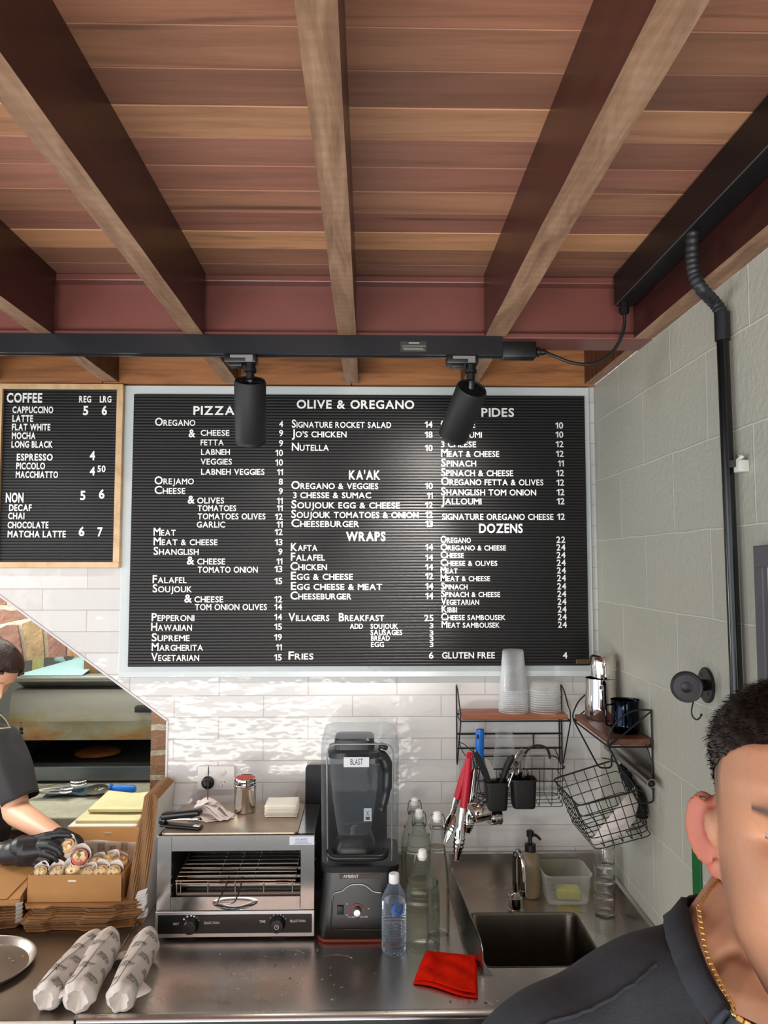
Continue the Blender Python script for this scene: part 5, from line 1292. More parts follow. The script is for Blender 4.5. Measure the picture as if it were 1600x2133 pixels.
# cutlery holders hooked on the front of the basket
def holder(px0, px1, pyt, pyb, label):
    y1 = yn-0.004; y0 = y1-0.062
    a = P(px0, pyb, Y=y0); c = P(px1, pyt, Y=y0); w = c.x-a.x; h = c.z-a.z; cx_ = (a.x+c.x)/2; cyh = (y0+y1)/2
    root = thing('cutlery_holder', (cx_, cyh, a.z), label, 'cutlery holder', 'black cutlery holders')
    def rg(s, z, r): return [Vector((cx_+x, cyh+y, z)) for x, y in rrect(w*s, 0.062*s, r)]
    b = MB(); b.rings([rg(0.5, a.z+0.001, 0.004), rg(0.84, a.z, 0.012), rg(0.9, a.z+0.008, 0.013), rg(0.97, c.z-0.006, 0.012), rg(1.02, c.z-0.005, 0.013), rg(1.02, c.z, 0.013), rg(0.93, c.z, 0.011), rg(0.84, a.z+0.012, 0.01), rg(0.5, a.z+0.006, 0.004)])
    b.build('holder_body', M('black_pot_plastic', RGB(5, 5, 6), 0.55, bump=0.05, bscale=300), root)
    b = MB()
    for s in (-1, 1): b.tube(rounded([(cx_+s*w*0.28, y1-0.001, c.z-0.01), (cx_+s*w*0.28, y1+0.001, c.z+0.012), (cx_+s*w*0.28, y1+0.010, c.z+0.012), (cx_+s*w*0.28, y1+0.010, c.z+0.0)], 0.003, 3), 0.0015, 6)
    b.build('hook', WIRE, root); return root, Vector((cx_, cyh, a.z+0.014)), c.z
h1, h1c, h1t = holder(1013, 1061, 1632, 1691, 'left black cutlery holder, with knives and a spoon in it')
h2, h2c, h2t = holder(1068, 1120, 1626, 1687, 'right black cutlery holder, with short steel cutlery in it')
def utensil(kind, foot, top, label, twist=0.0, group=None):
    """cutlery standing with its handle or its blade up; foot/top are world points"""
    foot = Vector(foot); top = Vector(top); d = (top-foot); L = d.length; R = frame_from(d, (cos(twist), sin(twist), 0.0))
    q = lambda x, y, z: foot+R @ Vector((x, y, z))
    root = thing(kind, foot, label, kind.split('_')[-1], group)
    b = MB()
    if kind == 'table_knife':
        w = [0.004, 0.006, 0.0065, 0.005]; b.rings([[q(s*wi, t*0.0009, L*f) for s, t in ((-1, -1), (1, -1), (1, 1), (-1, 1))] for wi, f in ((0.0045, 0.0), (0.005, 0.5))]); b.build('blade', CHROME, root, smooth=False)
        b = MB(); b.rings([[q(s*wi, t*0.003, L*f) for s, t in ((-1, -1), (1, -1), (1, 1), (-1, 1))] for wi, f in ((0.0065, 0.42), (0.010, 0.6), (0.0095, 0.9), (0.005, 1.0))]); b.build('handle', BLACK_MAT, root, smooth=False)
    elif kind == 'kitchen_knife':
        b.rings([[q(x, 0.0008*s2, L*f) for x, s2 in ((-0.008, -1), (w, -1), (w, 1), (-0.008, 1))] for w, f in ((0.010, 0), (0.0105, 0.7), (0.006, 0.93), (-0.004, 1.0))]); b.build('blade', STEEL, root, smooth=False)
        b = MB(); b.obox(q(0, 0, L*0.1), (0.02, 0.012, L*0.2), R, 0.003); b.build('handle', BLACK_MAT, root)
    elif kind == 'serving_spoon':
        b.tube([q(0, 0, 0), q(0, 0.001, L*0.35), q(0, 0.006, L*0.75), q(0.002, 0.004, L*0.93), q(0.003, -0.004, L)], [0.004, 0.007, 0.0105, 0.0115, 0.006], 12); b.build('handle', BLACK_MAT, root)
    elif kind == 'table_spoon':
        b.tube([q(0, 0, 0), q(0, 0, L*0.7)], [0.0028, 0.0022], 8, flat=(1.4, 0.6)); b.build('handle', CHROME, root)
        b = MB(); b.ball(q(0, 0, L*0.84), (0.0155, 0.004, L*0.17), R); b.build('bowl', CHROME, root)
    else:
        b.tube([q(0, 0, 0), q(0, 0, L*0.8)], [0.0028, 0.0022], 8, flat=(1.4, 0.6)); b.build('handle', CHROME, root)
        b = MB(); b.obox(q(0, 0, L*0.82), (0.016, 0.002, L*0.1), R)
        for k in range(4): b.obox(q(-0.0065+0.0043*k, 0, L*0.93), (0.002, 0.0014, L*0.16), R)
        b.build('tines', CHROME, root, smooth=False)
    return root
up = lambda x, y, Y: P(x, y, Y=Y)
yh = h1c.y
utensil('table_knife', h1c+Vector((0.008, -0.012, 0)), up(991, 1567, yh-0.02), 'steel table knife with dark handle leaning far left out of the left cutlery holder', 0.2)
utensil('kitchen_knife', h1c+Vector((0.012, 0.0, 0)), up(1014, 1578, yh), 'small kitchen knife with its dark blade up in the left cutlery holder', 0.1)
utensil('serving_spoon', h1c+Vector((-0.005, 0.010, 0)), up(1067, 1574, yh+0.01), 'utensil with a thick black handle in the left cutlery holder', 0.3)
utensil('table_spoon', h1c+Vector((0.010, 0.016, 0)), up(1088, 1560, yh+0.015), 'steel spoon standing bowl up between the two cutlery holders', 0.5)
utensil('table_fork', h1c+Vector((0.012, -0.016, 0)), up(1076, 1590, yh-0.015), 'steel fork standing tines up in the left cutlery holder', 0.2)
for dx, dy, px, py, lb in ((-0.008, 0.01, 1084, 1600, 'short steel fork at the back left of the right cutlery holder'), (0.0, -0.012, 1092, 1612, 'short steel fork at the front of the right cutlery holder'), (0.008, 0.006, 1103, 1607, 'short steel fork at the right of the right cutlery holder')):
    utensil('table_fork', h2c+Vector((dx, dy, 0)), up(px, py, h2c.y+dy), lb, 0.3)

# ---- tongs, scoops hanging at the left of the shelf
def tongs(piv, e1, e2, Y0, label, red=True, headw=0.017, split=0.44):
    pv = P(*piv, Y=Y0); root = thing('kitchen_tongs', pv, label, 'tongs', 'hanging kitchen tongs')
    for k, e in enumerate((e1, e2)):
        E = P(e[0], e[1], Y=Y0+(0.012 if k == 0 else -0.012)); d = E-pv; L = d.length; off = Vector((0, 0.008 if k == 0 else -0.008, 0))
        R = frame_from(d, (0, 1, 0)); q = lambda x, y, z: pv+R @ Vector((x, y, z))
        b = MB(); rings = []
        for t, w in ((0.0, 0.005), (0.06, 0.0085), (0.45, 0.0095), (0.62, 0.0085), (0.70, 0.007)):
            rings.append([q((0.006 if k == 0 else -0.006)*min(1, t*6)+0.0022*cv, s*w, L*t) for s, cv in ((-1, 1), (-0.5, 0), (0.5, 0), (1, 1), (0.5, 0.5), (-0.5, 0.5))])
        b.rings(rings); arm_ = b.build('arm', CHROME, root)
        b = MB(); nn = 26; outl = []
        for i in range(nn+1):
            t = i/nn; w = headw*(0.45+0.55*sin(pi*min(1, t*1.05)**0.8)); w *= (1 if t < 0.3 else 1+0.13*cos(i*2.0)); outl.append((t, w))
        b.grid(lambda u, v: (lambda t, w: q(0.006*sin(pi*t)*(1-(2*u-1)**2)*(1 if k == 0 else -1), (2*u-1)*w, L*(0.66+0.34*t)))(*outl[int(round(v*nn))]), 6, nn)
        b.build('scalloped_head', CHROME, root, mods=[('SOLIDIFY', dict(thickness=0.0012))])
        if red:
            b = MB(); b.tube([q((0.006 if k == 0 else -0.006)*min(1, t*6), 0, L*t) for t in (0.0, 0.08, 0.3, split)], [0.008, 0.011, 0.0135, 0.0125], 12, flat=(0.95, 1.0)); o = b.build('grip', M('red_silicone', RGB(190, 14, 44), 0.42), root); o['label'] = 'red silicone grip'
    if red:
        b = MB(); b.tube(arc(pv+Vector((0.0, 0, 0.002)), 0.011, 0, pi, 8, (0.75, 0, 0), (0, 0, 0.9)), 0.0055, 8, flat=(1, 1)); b.build('spring_end', M('red_silicone', RGB(190, 14, 44), 0.42), root)
    return root
tongs((978, 1578), (926, 1756), (951, 1794), -0.150, 'red handled steel tongs hanging left of the shelf, scalloped tips down', True, 0.016, 0.48)
tongs((990, 1600), (966, 1738), (973, 1736), -0.118, 'plain steel tongs hanging behind the red handled ones', False, 0.019)
sl_ = P(999, 1520, Y=-0.09); su = thing('blue_handled_scraper', sl_, 'steel scraper with bright blue handle standing behind the red tongs', 'scraper')
BLUEH = M('bright_blue_plastic', RGB(14, 108, 208), 0.35)
e_ = P(1000, 1584, Y=-0.095); b = MB(); b.tube(smooth_path([P(1000, 1518, Y=-0.09), P(1000, 1524, Y=-0.09), P(999, 1545, Y=-0.09), P(1000, 1566, Y=-0.093), e_], 5), [0.004]+[0.0125]*5+[0.0140]*9+[0.0115]*6, 14, flat=(1, 0.6)); b.build('handle', BLUEH, su)
b = MB(); hq = P(995.5, 1535, Y=-0.099); b.ball(hq, (0.0036, 0.0022, 0.008)); b.build('hanging_hole', M('hole_dark_blue', RGB(4, 24, 60), 0.6), su)
b = MB(); b.tube([e_, P(994, 1640, Y=-0.10), P(990, 1660, Y=-0.10)], [0.004, 0.0035, 0.003], 8); b.build('shaft', CHROME, su)
def scoop(c, axis, r, h, hand, label):
    root = thing('measuring_scoop', c, label, 'scoop', 'steel measuring scoops')
    b = MB(); b.lathe([(0.001, 0.0), (r*0.86, 0.0), (r*0.95, 0.004), (r, h*0.5), (r*1.0, h-0.004), (r*1.08, h-0.003), (r*1.08, h), (r*0.97, h), (r*0.93, 0.005), (0.001, 0.003)], c, 30, axis=axis); b.build('cup', CHROME, root)
    b = MB(); ed = Vector(c)+Vector(axis).normalized()*h*0.9; b.tube([ed+Vector((0, -0.002, r)), (ed+Vector(hand))/2+Vector((0.003, 0, r*0.6)), Vector(hand)], 0.003, 8, flat=(1.6, 0.6)); b.build('handle', CHROME, root)
scoop(P(984, 1694, Y=-0.165), (0.93, 0.25, 0.16), 0.031, 0.050, P(1001, 1658, Y=-0.14), 'larger steel measuring scoop hanging on its side under the cutlery holder')
scoop(P(1018, 1702, Y=-0.115), (0.9, 0.3, 0.05), 0.026, 0.036, P(1003, 1656, Y=-0.12), 'smaller steel measuring scoop half hidden under the left cutlery holder')
b = MB(); rc = P(1001, 1661, Y=-0.135); b.tube([rc+Vector((0.006*cos(a), 0, 0.010*sin(a))) for a in [2*pi*k/14 for k in range(14)]], 0.0012, 6, loop=True)
b.tube([rc+Vector((0, 0, 0.01)), P(998, 1630, Y=-0.12), P(990, 1572, Y=-0.13)], 0.0012, 6); tag(b.build('hanging_ring', RUBBER), 'thin dark ring and string carrying the steel measuring scoops', 'ring')

# ---- shelf on the right wall
q = P(1268, 1556, X=0.642); SX = 0.642; zs = q.z; yN = q.y; yF = P(1195, 1498, X=SX).y
sh2 = thing('wire_shelf', (0.70, (yN+yF)/2, zs), 'small wire shelf with dark timber plank and steel jugs on the block wall', 'shelf')
b = MB(); b.box(SX+0.003, WX-0.007, yN+0.003, yF-0.003, zs+0.004, zs+0.020, 0.002, 2); b.build('plank', WALNUT, sh2, smooth=False)
W2 = WX-0.005
z_t = P(1366, 1484, X=W2).z; z_b = P(1372, 1681, X=W2).z
for y in (yN, yF):
    b = MB(); b.tube(smooth_path([Vector((W2, y, z_t)), Vector((W2-0.05, y, z_t-0.002)), Vector((W2-0.095, y, z_t-0.032)), Vector((SX-0.001, y, zs+0.022)), Vector((SX, y, zs))], 7)+rounded([Vector((SX, y, zs)), Vector((W2-0.040, y, z_b)), Vector((W2, y, z_b)), Vector((W2, y, z_t))], 0.012, 3)[1:], 0.0026, 7); b.build('end_frame', WIRE, sh2)
b = MB()
b.tube([(SX, yN, zs+0.001), (W2, yN, z_t-0.003)], 0.0022, 6); b.tube([(SX, yF, zs+0.001), (W2, yF, z_t-0.003)], 0.0022, 6)
for x in (SX, W2): b.tube([(x, yN, zs), (x, yF, zs)], 0.0026, 6)
for y in (yN, yF): b.tube([(SX, y, zs), (W2, y, zs)], 0.0026, 6)
b.build('rails', WIRE, sh2)
# steel plate and rod below it
b = MB(); pz0 = P(1366, 1652, X=W2).z; b.add([(WX-0.004, yF-0.05, zs-0.006), (WX-0.004, yN+0.05, zs-0.006), (WX-0.004, yN+0.004, zs-0.05), (WX-0.004, yN+0.004, pz0), (WX-0.004, yF-0.05, pz0+0.01)], [(0, 1, 2, 3, 4)])
tag(b.build('wall_plate', STEEL, smooth=False, mods=[('SOLIDIFY', dict(thickness=0.0015, offset=0))]), 'grey steel plate fixed on the block wall under the dark timber shelf', 'plate')
t0 = P(1280, 1566, X=WX-0.052); t1 = P(1364, 1636, X=WX-0.022)
t0 = Vector((WX-0.03, yF-0.04, P(1280, 1566, X=WX-0.03).z)); b = MB(); t1 = Vector((WX-0.03, t1.y, P(1362, 1636, X=WX-0.03).z))
dr = (t1-t0).normalized(); R = frame_from(dr)
b.rings([[p+R @ Vector((r*cos(2*pi*k/20), r*sin(2*pi*k/20), 0)) for k in range(20)] for p, r in ((t0, 0.0115), (t1, 0.0115), (t1, 0.0098), (t1-dr*0.06, 0.0098))], cap0=True, cap1=True)
tag(b.build('roll_holder_rod', STEEL), 'hollow steel roll holder rod slanting under the dark timber shelf', 'rod')

# tilted basket with the white bowl
Yn, Yf2 = -0.50, -0.235
D2 = P(1205, 1679, Y=Yn); C2 = P(1330, 1646, Y=Yn); A2 = P(1152, 1623, Y=Yf2); B2 = P(1279, 1583, Y=Yf2)
E2 = P(1250, 1776, Y=Yn+0.01); F2 = P(1356, 1746, Y=Yn+0.01)
dn = ((E2-D2)+(F2-C2))/2; 
for v in (B2, C2): v.x = min(v.x, WX-0.030)
bk2 = thing('wire_basket', (A2+C2)/2+dn, 'black wire basket hanging tilted under the dark shelf on the block wall', 'basket')
bot2 = wire_box(bk2, A2, B2, C2, D2, dn*0.97, 6, 8, 4, r=0.0013, rim=0.0024, taper=0.93)
b = MB()
for v, y in ((C2, yN), (B2, yF)): b.tube([v+Vector((-0.004, 0, 0.001)), Vector((W2-0.030, y, z_b+0.03))], 0.002, 6)
b.build('hanger', WIRE, bk2)
bc = P(1289, 1709, Y=-0.385); view = (bc-CAM).normalized()
ri = RGT; upi = UPV
ax = (view*0.40+(ri*-0.75+upi*0.66)*0.9).normalized()
bowl = thing('white_bowl', bc, 'white bowl lying tilted in the wire basket on the right wall', 'bowl')
b = MB(); r = 0.103; b.lathe([(0.001, 0.0), (r*0.45, 0.0), (r*0.5, 0.004), (r*0.78, 0.014), (r*0.94, 0.032), (r, 0.052), (r*0.975, 0.053), (r*0.91, 0.034), (r*0.74, 0.017), (r*0.4, 0.008), (0.001, 0.007)], bc-ax*0.03, 48, axis=ax); b.build('bowl_wall', M('white_ceramic', RGB(238, 230, 226), 0.2), bowl)
b = MB(); pts = smooth_path([P(1303, 1594, Y=-0.27), P(1313, 1622, Y=-0.32), P(1326, 1648, Y=-0.38), P(1342, 1668, Y=-0.42), P(1348, 1690, Y=-0.43), P(1352, 1702, Y=-0.43)], 8); rr = random.Random(4)
b.tube([Vector((min(p.x, WX-0.02), p.y, p.z)) for p in pts], [0.008+0.007*abs(sin(i*0.7))+rr.uniform(0, 0.004) for i in range(len(pts))], 10)
tag(b.build('black_strap', M('black_fabric', RGB(14, 14, 16), 0.9, bump=0.6, bscale=200, bdist=0.003), mods=[('SUBSURF', dict(levels=1, render_levels=1))]), 'crumpled black fabric strap hanging over the tilted basket against the block wall', 'strap')

# jugs on the right-wall shelf
zsj = zs+0.0205
def handle(c, r, z0, z1, d, w=0.006, out=0.028):
    d = Vector(d).normalized(); return rounded([c+d*(r-0.003)+Vector((0, 0, z1)), c+d*(r+out)+Vector((0, 0, z1)), c+d*(r+out*0.8)+Vector((0, 0, z0)), c+d*(r-0.003)+Vector((0, 0, z0))], 0.010, 4)
jc_ = P(1253, 1500, X=0.700); jc_ = Vector((0.703, yF-0.072, zsj)); rj = abs(P(1287, 1480, Y=jc_.y).x-P(1220, 1480, Y=jc_.y).x)/2; hj = P(1254, 1412, Y=jc_.y).z-zsj
jc_.x = P(1253.5, 1480, Y=jc_.y).x; jc_.x = min(jc_.x, WX-0.006-rj)
MIRR = M('mirror_polished_steel', RGB(216, 210, 204), 0.05, 1.0)
jug = thing('milk_jug', jc_, 'tall mirror steel milk jug at the back of the dark shelf, holding another jug', 'jug', 'milk jugs')
spout = lambda h: (lambda r, z, a: r*(1+0.10*max(0, cos(a))**10*max(0, (z-h*0.75)/(h*0.25))))
b = MB(); b.lathe([(0.001, 0.0), (rj*0.92, 0.0), (rj, 0.006), (rj, hj*0.35), (rj*0.93, hj*0.75), (rj*0.94, hj), (rj*0.92, hj), (rj*0.91, hj*0.75), (rj*0.97, hj*0.35), (rj*0.96, 0.008), (0.001, 0.006)], jc_, 44, xdir=(0.3, 1, 0), fn=spout(hj)); b.build('jug_body', MIRR, jug)
b = MB(); b.tube(handle(jc_, rj*0.95, hj*0.3, hj*0.85, (-0.28, -1, 0), out=0.02), 0.0065, 10, flat=(1, 0.4)); b.build('handle', MIRR, jug)
j2c = jc_+Vector((0.006, 0.0, 0)); r2_ = rj*0.80; zt2 = P(1259, 1363, Y=j2c.y).z
jug2 = thing('milk_jug', (j2c.x, j2c.y, zt2), 'smaller mirror steel milk jug turned upside down in the tall one', 'jug', 'milk jugs')
h2_ = 0.095; b = MB(); b.lathe([(0.001, 0.0), (r2_*0.7, 0.0), (r2_*0.9, 0.004), (r2_*1.02, 0.014), (r2_*1.05, 0.035), (r2_*0.98, h2_*0.7), (r2_*1.0, h2_), (r2_*0.96, h2_), (r2_*0.94, h2_*0.7), (r2_*1.0, 0.035), (r2_*0.85, 0.008), (0.001, 0.005)], Vector((j2c.x, j2c.y, zt2)), 44, axis=(0.04, 0, -1)); b.build('jug_body', MIRR, jug2)
b = MB(); b.tube([p for p in handle(Vector((j2c.x, j2c.y, zt2)), r2_*0.98, -0.066, -0.012, (-0.35, -1, 0), out=0.012)], 0.0055, 10, flat=(1, 0.4)); b.build('handle', MIRR, jug2)
bjc = P(1314, 1530, X=0.708); yb_ = -0.392; bjc = Vector((P(1314, 1500, Y=yb_).x, yb_, zsj)); rb_ = abs(P(1344, 1500, Y=yb_).x-P(1284, 1500, Y=yb_).x)/2; hb_ = P(1314, 1457, Y=yb_).z-zsj
bjc.x = min(bjc.x, WX-0.007-rb_)
BLKM = M('black_mirror_steel', RGB(26, 30, 40), 0.07, 1.0)
jug3 = thing('milk_jug', bjc, 'black polished milk jug at the front of the dark shelf', 'jug', 'milk jugs')
b = MB(); b.lathe([(0.001, 0.0), (rb_*0.85, 0.0), (rb_, 0.010), (rb_*1.02, 0.025), (rb_*0.95, hb_*0.55), (rb_*0.92, hb_*0.8), (rb_*0.97, hb_), (rb_*0.95, hb_), (rb_*0.90, hb_*0.8), (rb_*0.93, hb_*0.55), (rb_*0.98, 0.025), (rb_*0.8, 0.008), (0.001, 0.006)], bjc, 44, xdir=(1, 0.2, 0), fn=spout(hb_)); b.build('jug_body', BLKM, jug3)
b = MB(); b.tube(handle(bjc, rb_*0.95, hb_*0.22, hb_*0.86, (-1, -0.15, 0), out=0.022), 0.0042, 8, flat=(1, 0.6)); b.build('handle', BLKM, jug3)
# ================================================================ OVEN AND KITCHEN LEDGE
n = N('stained_oven_steel'); c = n.coords((3, 30, 30)); sep = n.new('ShaderNodeSeparateXYZ'); n.link(n.coords(), sep.inputs[0])
g = n.noise(c, 1.0, 5, 0.6); bl = n.noise(n.coords((1, 1, 2.2)), 6.0, 5, 0.65, 0.5)
mr = n.new('ShaderNodeMapRange'); n.link(sep.outputs[2], mr.inputs[0]); mr.inputs[1].default_value = 0.35; mr.inputs[2].default_value = 0.20; mr.clamp = True
m2 = n.new('ShaderNodeMath', operation='MULTIPLY_ADD'); n.link(bl, m2.inputs[0]); m2.inputs[1].default_value = 1.7; m2.inputs[2].default_value = -0.42
m3 = n.new('ShaderNodeMath', operation='MULTIPLY'); n.link(m2.outputs[0], m3.inputs[0]); n.link(mr.outputs[0], m3.inputs[1])
heat = n.ramp(m3.outputs[0], [(0.05, RGB(150, 150, 138)), (0.3, RGB(142, 134, 96)), (0.55, RGB(150, 104, 44)), (0.85, RGB(84, 46, 18))])
n.set(Base_Color=n.mix(n.ramp(g, [(0.3, G1(0.25)), (0.7, G1(0))]), heat, RGB(96, 96, 90)), Metallic=0.45, Roughness=0.42); n.bump(g, 0.1, 0.001)
OVS = n.m
OY = 0.86
ov = lambda x, y, d=0.0: P(x, y, Y=OY+d)
SILL = 1.0352
oz_r0 = SILL; zr1 = ov(200, 1592).z; zs1_ = ov(200, 1538, 0.03).z; zh1 = ov(200, 1437, 0.02).z; zt1 = ov(200, 1409, 0.03).z
oxl, oxl2, oxr = ov(17, 1480).x, ov(28, 1420).x, -0.86
oven = thing('pizza_oven', (-1.25, OY+0.3, SILL), 'stained steel pizza oven set behind the brick arch', 'oven')
OD = OY+0.62
b = MB(); b.prism([(OY+0.10, zh1+0.001), (OY+0.02, zt1-0.02), (OY+0.02, zt1), (OD, zt1), (OD, zh1+0.001)], 'x', oxl2, oxr)
b.box(oxl2-0.004, oxr, OY+0.014, OD, zt1-0.012, zt1+0.001, 0.002, 1); b.build('top_hood', OVS, oven, smooth=False)
b = MB(); b.prism([(OY+0.0, zs1_), (OY+0.0, zs1_+0.075), (OY+0.03, zh1), (OD, zh1), (OD, zs1_)], 'x', oxl, oxr)
b.box(oxl+0.002, oxr, OY-0.003, OY+0.01, zs1_+0.078, zs1_+0.082); b.build('front_hood', OVS, oven, smooth=False)
CHAR = M('charred_black', RGB(9, 8, 8), 0.7, bump=0.3, bscale=60)
b = MB(); b.box(oxl+0.02, oxr, OY+0.005, OD, zr1-0.004, zr1+0.004); b.box(oxl+0.02, oxr, OD-0.02, OD, zr1, zs1_); b.box(oxl+0.02, oxl+0.03, OY+0.005, OD, zr1, zs1_); b.build('chamber', CHAR, oven, smooth=False)
b = MB(); b.box(oxl+0.01, oxr-0.0, OY-0.02, OD, SILL+0.012, zr1-0.005, 0.003); b.build('lower_rail', M('dark_oven_steel', RGB(112, 116, 116), 0.35, 0.9, var=0.1, vscale=10), oven, smooth=False)
b = MB(); b.box(oxl+0.01, oxr, OY-0.005, OD, SILL+0.0002, SILL+0.0115); b.build('base_gap', CHAR, oven, smooth=False)
b = MB()
for x, y, w, h in ((44, 1527, 0.016, 0.012), (44, 1519, 0.014, 0.014), (44, 1511, 0.008, 0.002), (44, 1506, 0.008, 0.002)):
    q = ov(x, y, -0.0015); b.obox(q, (w, 0.001, h))
b.build('vent_marks', CHAR, oven, smooth=False)
b = MB(); h0, h1 = ov(284, 1474, 0.0), ov(318, 1476, 0.0); b.box(h0.x, h1.x+0.06, OY-0.03, OY+0.01, h1.z-0.012, h0.z+0.010, 0.004); b.build('handle', BLACK_MAT, oven)
pq = P(200, 1549, Y=OY+0.14); pan = thing('pizza_pan', (pq.x, pq.y, zr1+0.006), 'round baking pan with a brown flatbread glimpsed in the dark oven mouth', 'pan')
b = MB(); c = Vector((pq.x, OY+0.17, zr1+0.0045)); b.lathe([(0.001, 0), (0.105, 0), (0.118, 0.010), (0.121, 0.010), (0.106, -0.0005 + 0.001), (0.001, 0.001)], c, 40); b.build('dish', M('seasoned_pan', RGB(120, 92, 56), 0.35, 0.8), pan)
b = MB(); b.lathe([(0.001, 0.002), (0.095, 0.002), (0.1, 0.005), (0.085, 0.011), (0.001, 0.008)], c, 40); b.build('flatbread', M('baked_bread', RGB(150, 92, 40), 0.7, var=0.35, vscale=40, bump=0.4), pan)
# clutter on the oven top
TEAL = M('pale_teal_sheet', RGB(150, 178, 178), 0.45, var=0.04)
tq = ov(100, 1409, 0.03)
tl_ = thing('teal_sheet', (-1.3, OY+0.3, zt1), 'pale teal sheet lying on top of the pizza oven', 'sheet')
xA, xB = P(32, 1407, Y=OY+0.04).x, P(172, 1407, Y=OY+0.04).x; yb2 = P(120, 1374, Z=zt1+0.02).y
b = MB(); b.add([(xA, OY+0.03, zt1+0.002), (xB, OY+0.03, zt1+0.002), (xB+0.01, OY+0.5, zt1+0.075), (xA+0.30, OY+0.5, zt1+0.075)], [(0, 1, 2, 3)]); b.build('sheet', TEAL, tl_, smooth=False, mods=[('SOLIDIFY', dict(thickness=0.004, offset=1))])
b = MB(); c0, c1 = P(174, 1406, Y=OY+0.12), P(214, 1374, Y=OY+0.12); b.box(c0.x, -0.9, OY+0.12, OY+0.4, zt1+0.002, zt1+0.085, 0.002, 1); tag(b.build('cardboard_box', M('dim_cardboard', RGB(120, 88, 62), 0.8, bump=0.1)), 'brown cardboard box on the right of the oven top', 'box')
b = MB(); c0 = P(70, 1394, Y=OY+0.22); c1 = P(86, 1366, Y=OY+0.22); b.box(c0.x, c1.x, OY+0.20, OY+0.25, zt1+0.002, c1.z, 0.002, 1); tag(b.build('carton', M('yellow_carton', RGB(168, 166, 112), 0.6)), 'narrow yellow green carton standing behind the teal sheet on the oven', 'carton')
b = MB(); c0 = P(24, 1408, Y=OY+0.30); c1 = P(34, 1390, Y=OY+0.30); b.box(oxl2+0.006, oxl2+0.04, OY+0.28, OY+0.33, zt1+0.002, c1.z, 0.002, 1); tag(b.build('carton', M('yellow_carton', RGB(168, 166, 112), 0.6)), 'small yellow green carton on the left end of the oven top', 'carton')
b = MB()
for x in (0.06, 0.085): b.tube([(oxl2+x, OY+0.40, zt1+0.002), (oxl2+x, OY+0.40, P(38, 1378, Y=OY+0.4).z)], 0.006, 8)
tag(b.build('pale_rods', TEAL), 'two pale upright rods on the left of the oven top', 'rods')
b = MB(); rr = random.Random(9); q = P(145, 1371, Y=OY+0.53)
b.grid(lambda u, v: q+Vector(((u-0.5)*0.16, 0.02*sin(u*9)*v, -0.02+0.05*v*(0.5+0.5*sin(u*8+1)))), 14, 4); tag(b.build('crumpled_wrap', TEAL, mods=[('SOLIDIFY', dict(thickness=0.004))]), 'crumpled pale teal wrap at the back of the oven top', 'wrap')

# tools on the ledge
led = lambda x, y: P(x, y, Z=SILL)
lq = led(110, 1664); cl_a, cl_b = led(90, 1664), led(195, 1660)
b = MB(); b.grid(lambda u, v: cl_a+(cl_b-cl_a)*u+Vector((0.02*v, 0.11*v, 0.004+0.010*abs(sin(u*4+v*2))*(1-v*0.5))), 20, 8); tag(b.build('blue_cloth', M('grey_blue_cloth', RGB(74, 96, 116), 0.9, var=0.35, vscale=12, bump=0.5, bscale=250), mods=[('SOLIDIFY', dict(thickness=0.006, offset=1))]), 'folded grey blue cloth under the tools on the concrete ledge', 'cloth')
def ledge_tongs(a, e, z, label, w=0.02):
    A, E = P(a[0], a[1], Z=SILL+z), P(e[0], e[1], Z=SILL+z); d = E-A; L = d.length; R = frame_from((0, 0, 1), d); root = thing('kitchen_tongs', A, label, 'tongs', 'tongs on the ledge')
    for k, s in enumerate((-1, 1)):
        q = lambda x, y, zz: A+R @ Vector((x, y+s*0.009*min(1, x/L*2), zz)); b = MB()
        b.tube([q(L*t, 0, 0.004+0.006*k) for t in (0, 0.2, 0.5, 0.72)], [0.006, 0.007, 0.006, 0.006], 8, flat=(1, 0.45)); b.build('arm', STEEL, root)
        b = MB(); b.grid(lambda u, v: q(L*(0.7+0.3*v), (2*u-1)*w*(0.35+0.65*sin(pi*min(1, v*0.95)))*(1+0.08*cos(v*40)), 0.006+0.008*k+0.006*(1-(2*u-1)**2)), 8, 24); b.build('scalloped_head', STEEL, root, mods=[('SOLIDIFY', dict(thickness=0.0014))])
    return root
ledge_tongs((60, 1654), (152, 1652), 0.022, 'steel tongs at the front of the ledge beside the black sleeve', 0.016)
ledge_tongs((62, 1648), (181, 1634), 0.032, 'larger steel tongs lying behind the others on the ledge', 0.026)
pc_ = P(201, 1644, Z=SILL+0.026); cutter = thing('pizza_cutter', pc_, 'pizza cutter wheel with blue handle lying on the ledge', 'pizza cutter')
b = MB(); rc_ = abs(P(226, 1644, Y=pc_.y).x-P(177, 1644, Y=pc_.y).x)/2; b.lathe([(0.001, 0.0015), (rc_*0.2, 0.0015), (rc_, 0.0), (rc_*0.2, -0.0015), (0.001, -0.0015)], pc_, 40, axis=(0.0, -0.16, 1)); b.lathe([(0.006, 0.0), (0.005, 0.004), (0.001, 0.0045)], pc_, 14, axis=(0, -0.16, 1)); b.build('wheel', STEEL, cutter)
ha_, hb_2 = P(228, 1641, Z=SILL+0.024), P(283, 1644, Z=SILL+0.018)
b = MB(); b.tube([pc_+Vector((0.005, 0, 0.003)), ha_], 0.004, 8); b.build('fork', CHROME, cutter)
b = MB(); b.tube([ha_, ha_.lerp(hb_2, 0.06), ha_.lerp(hb_2, 0.14), ha_.lerp(hb_2, 0.5), ha_.lerp(hb_2, 0.9), hb_2], [0.014, 0.018, 0.011, 0.0155, 0.016, 0.010], 14); b.build('handle', BLUEH, cutter)

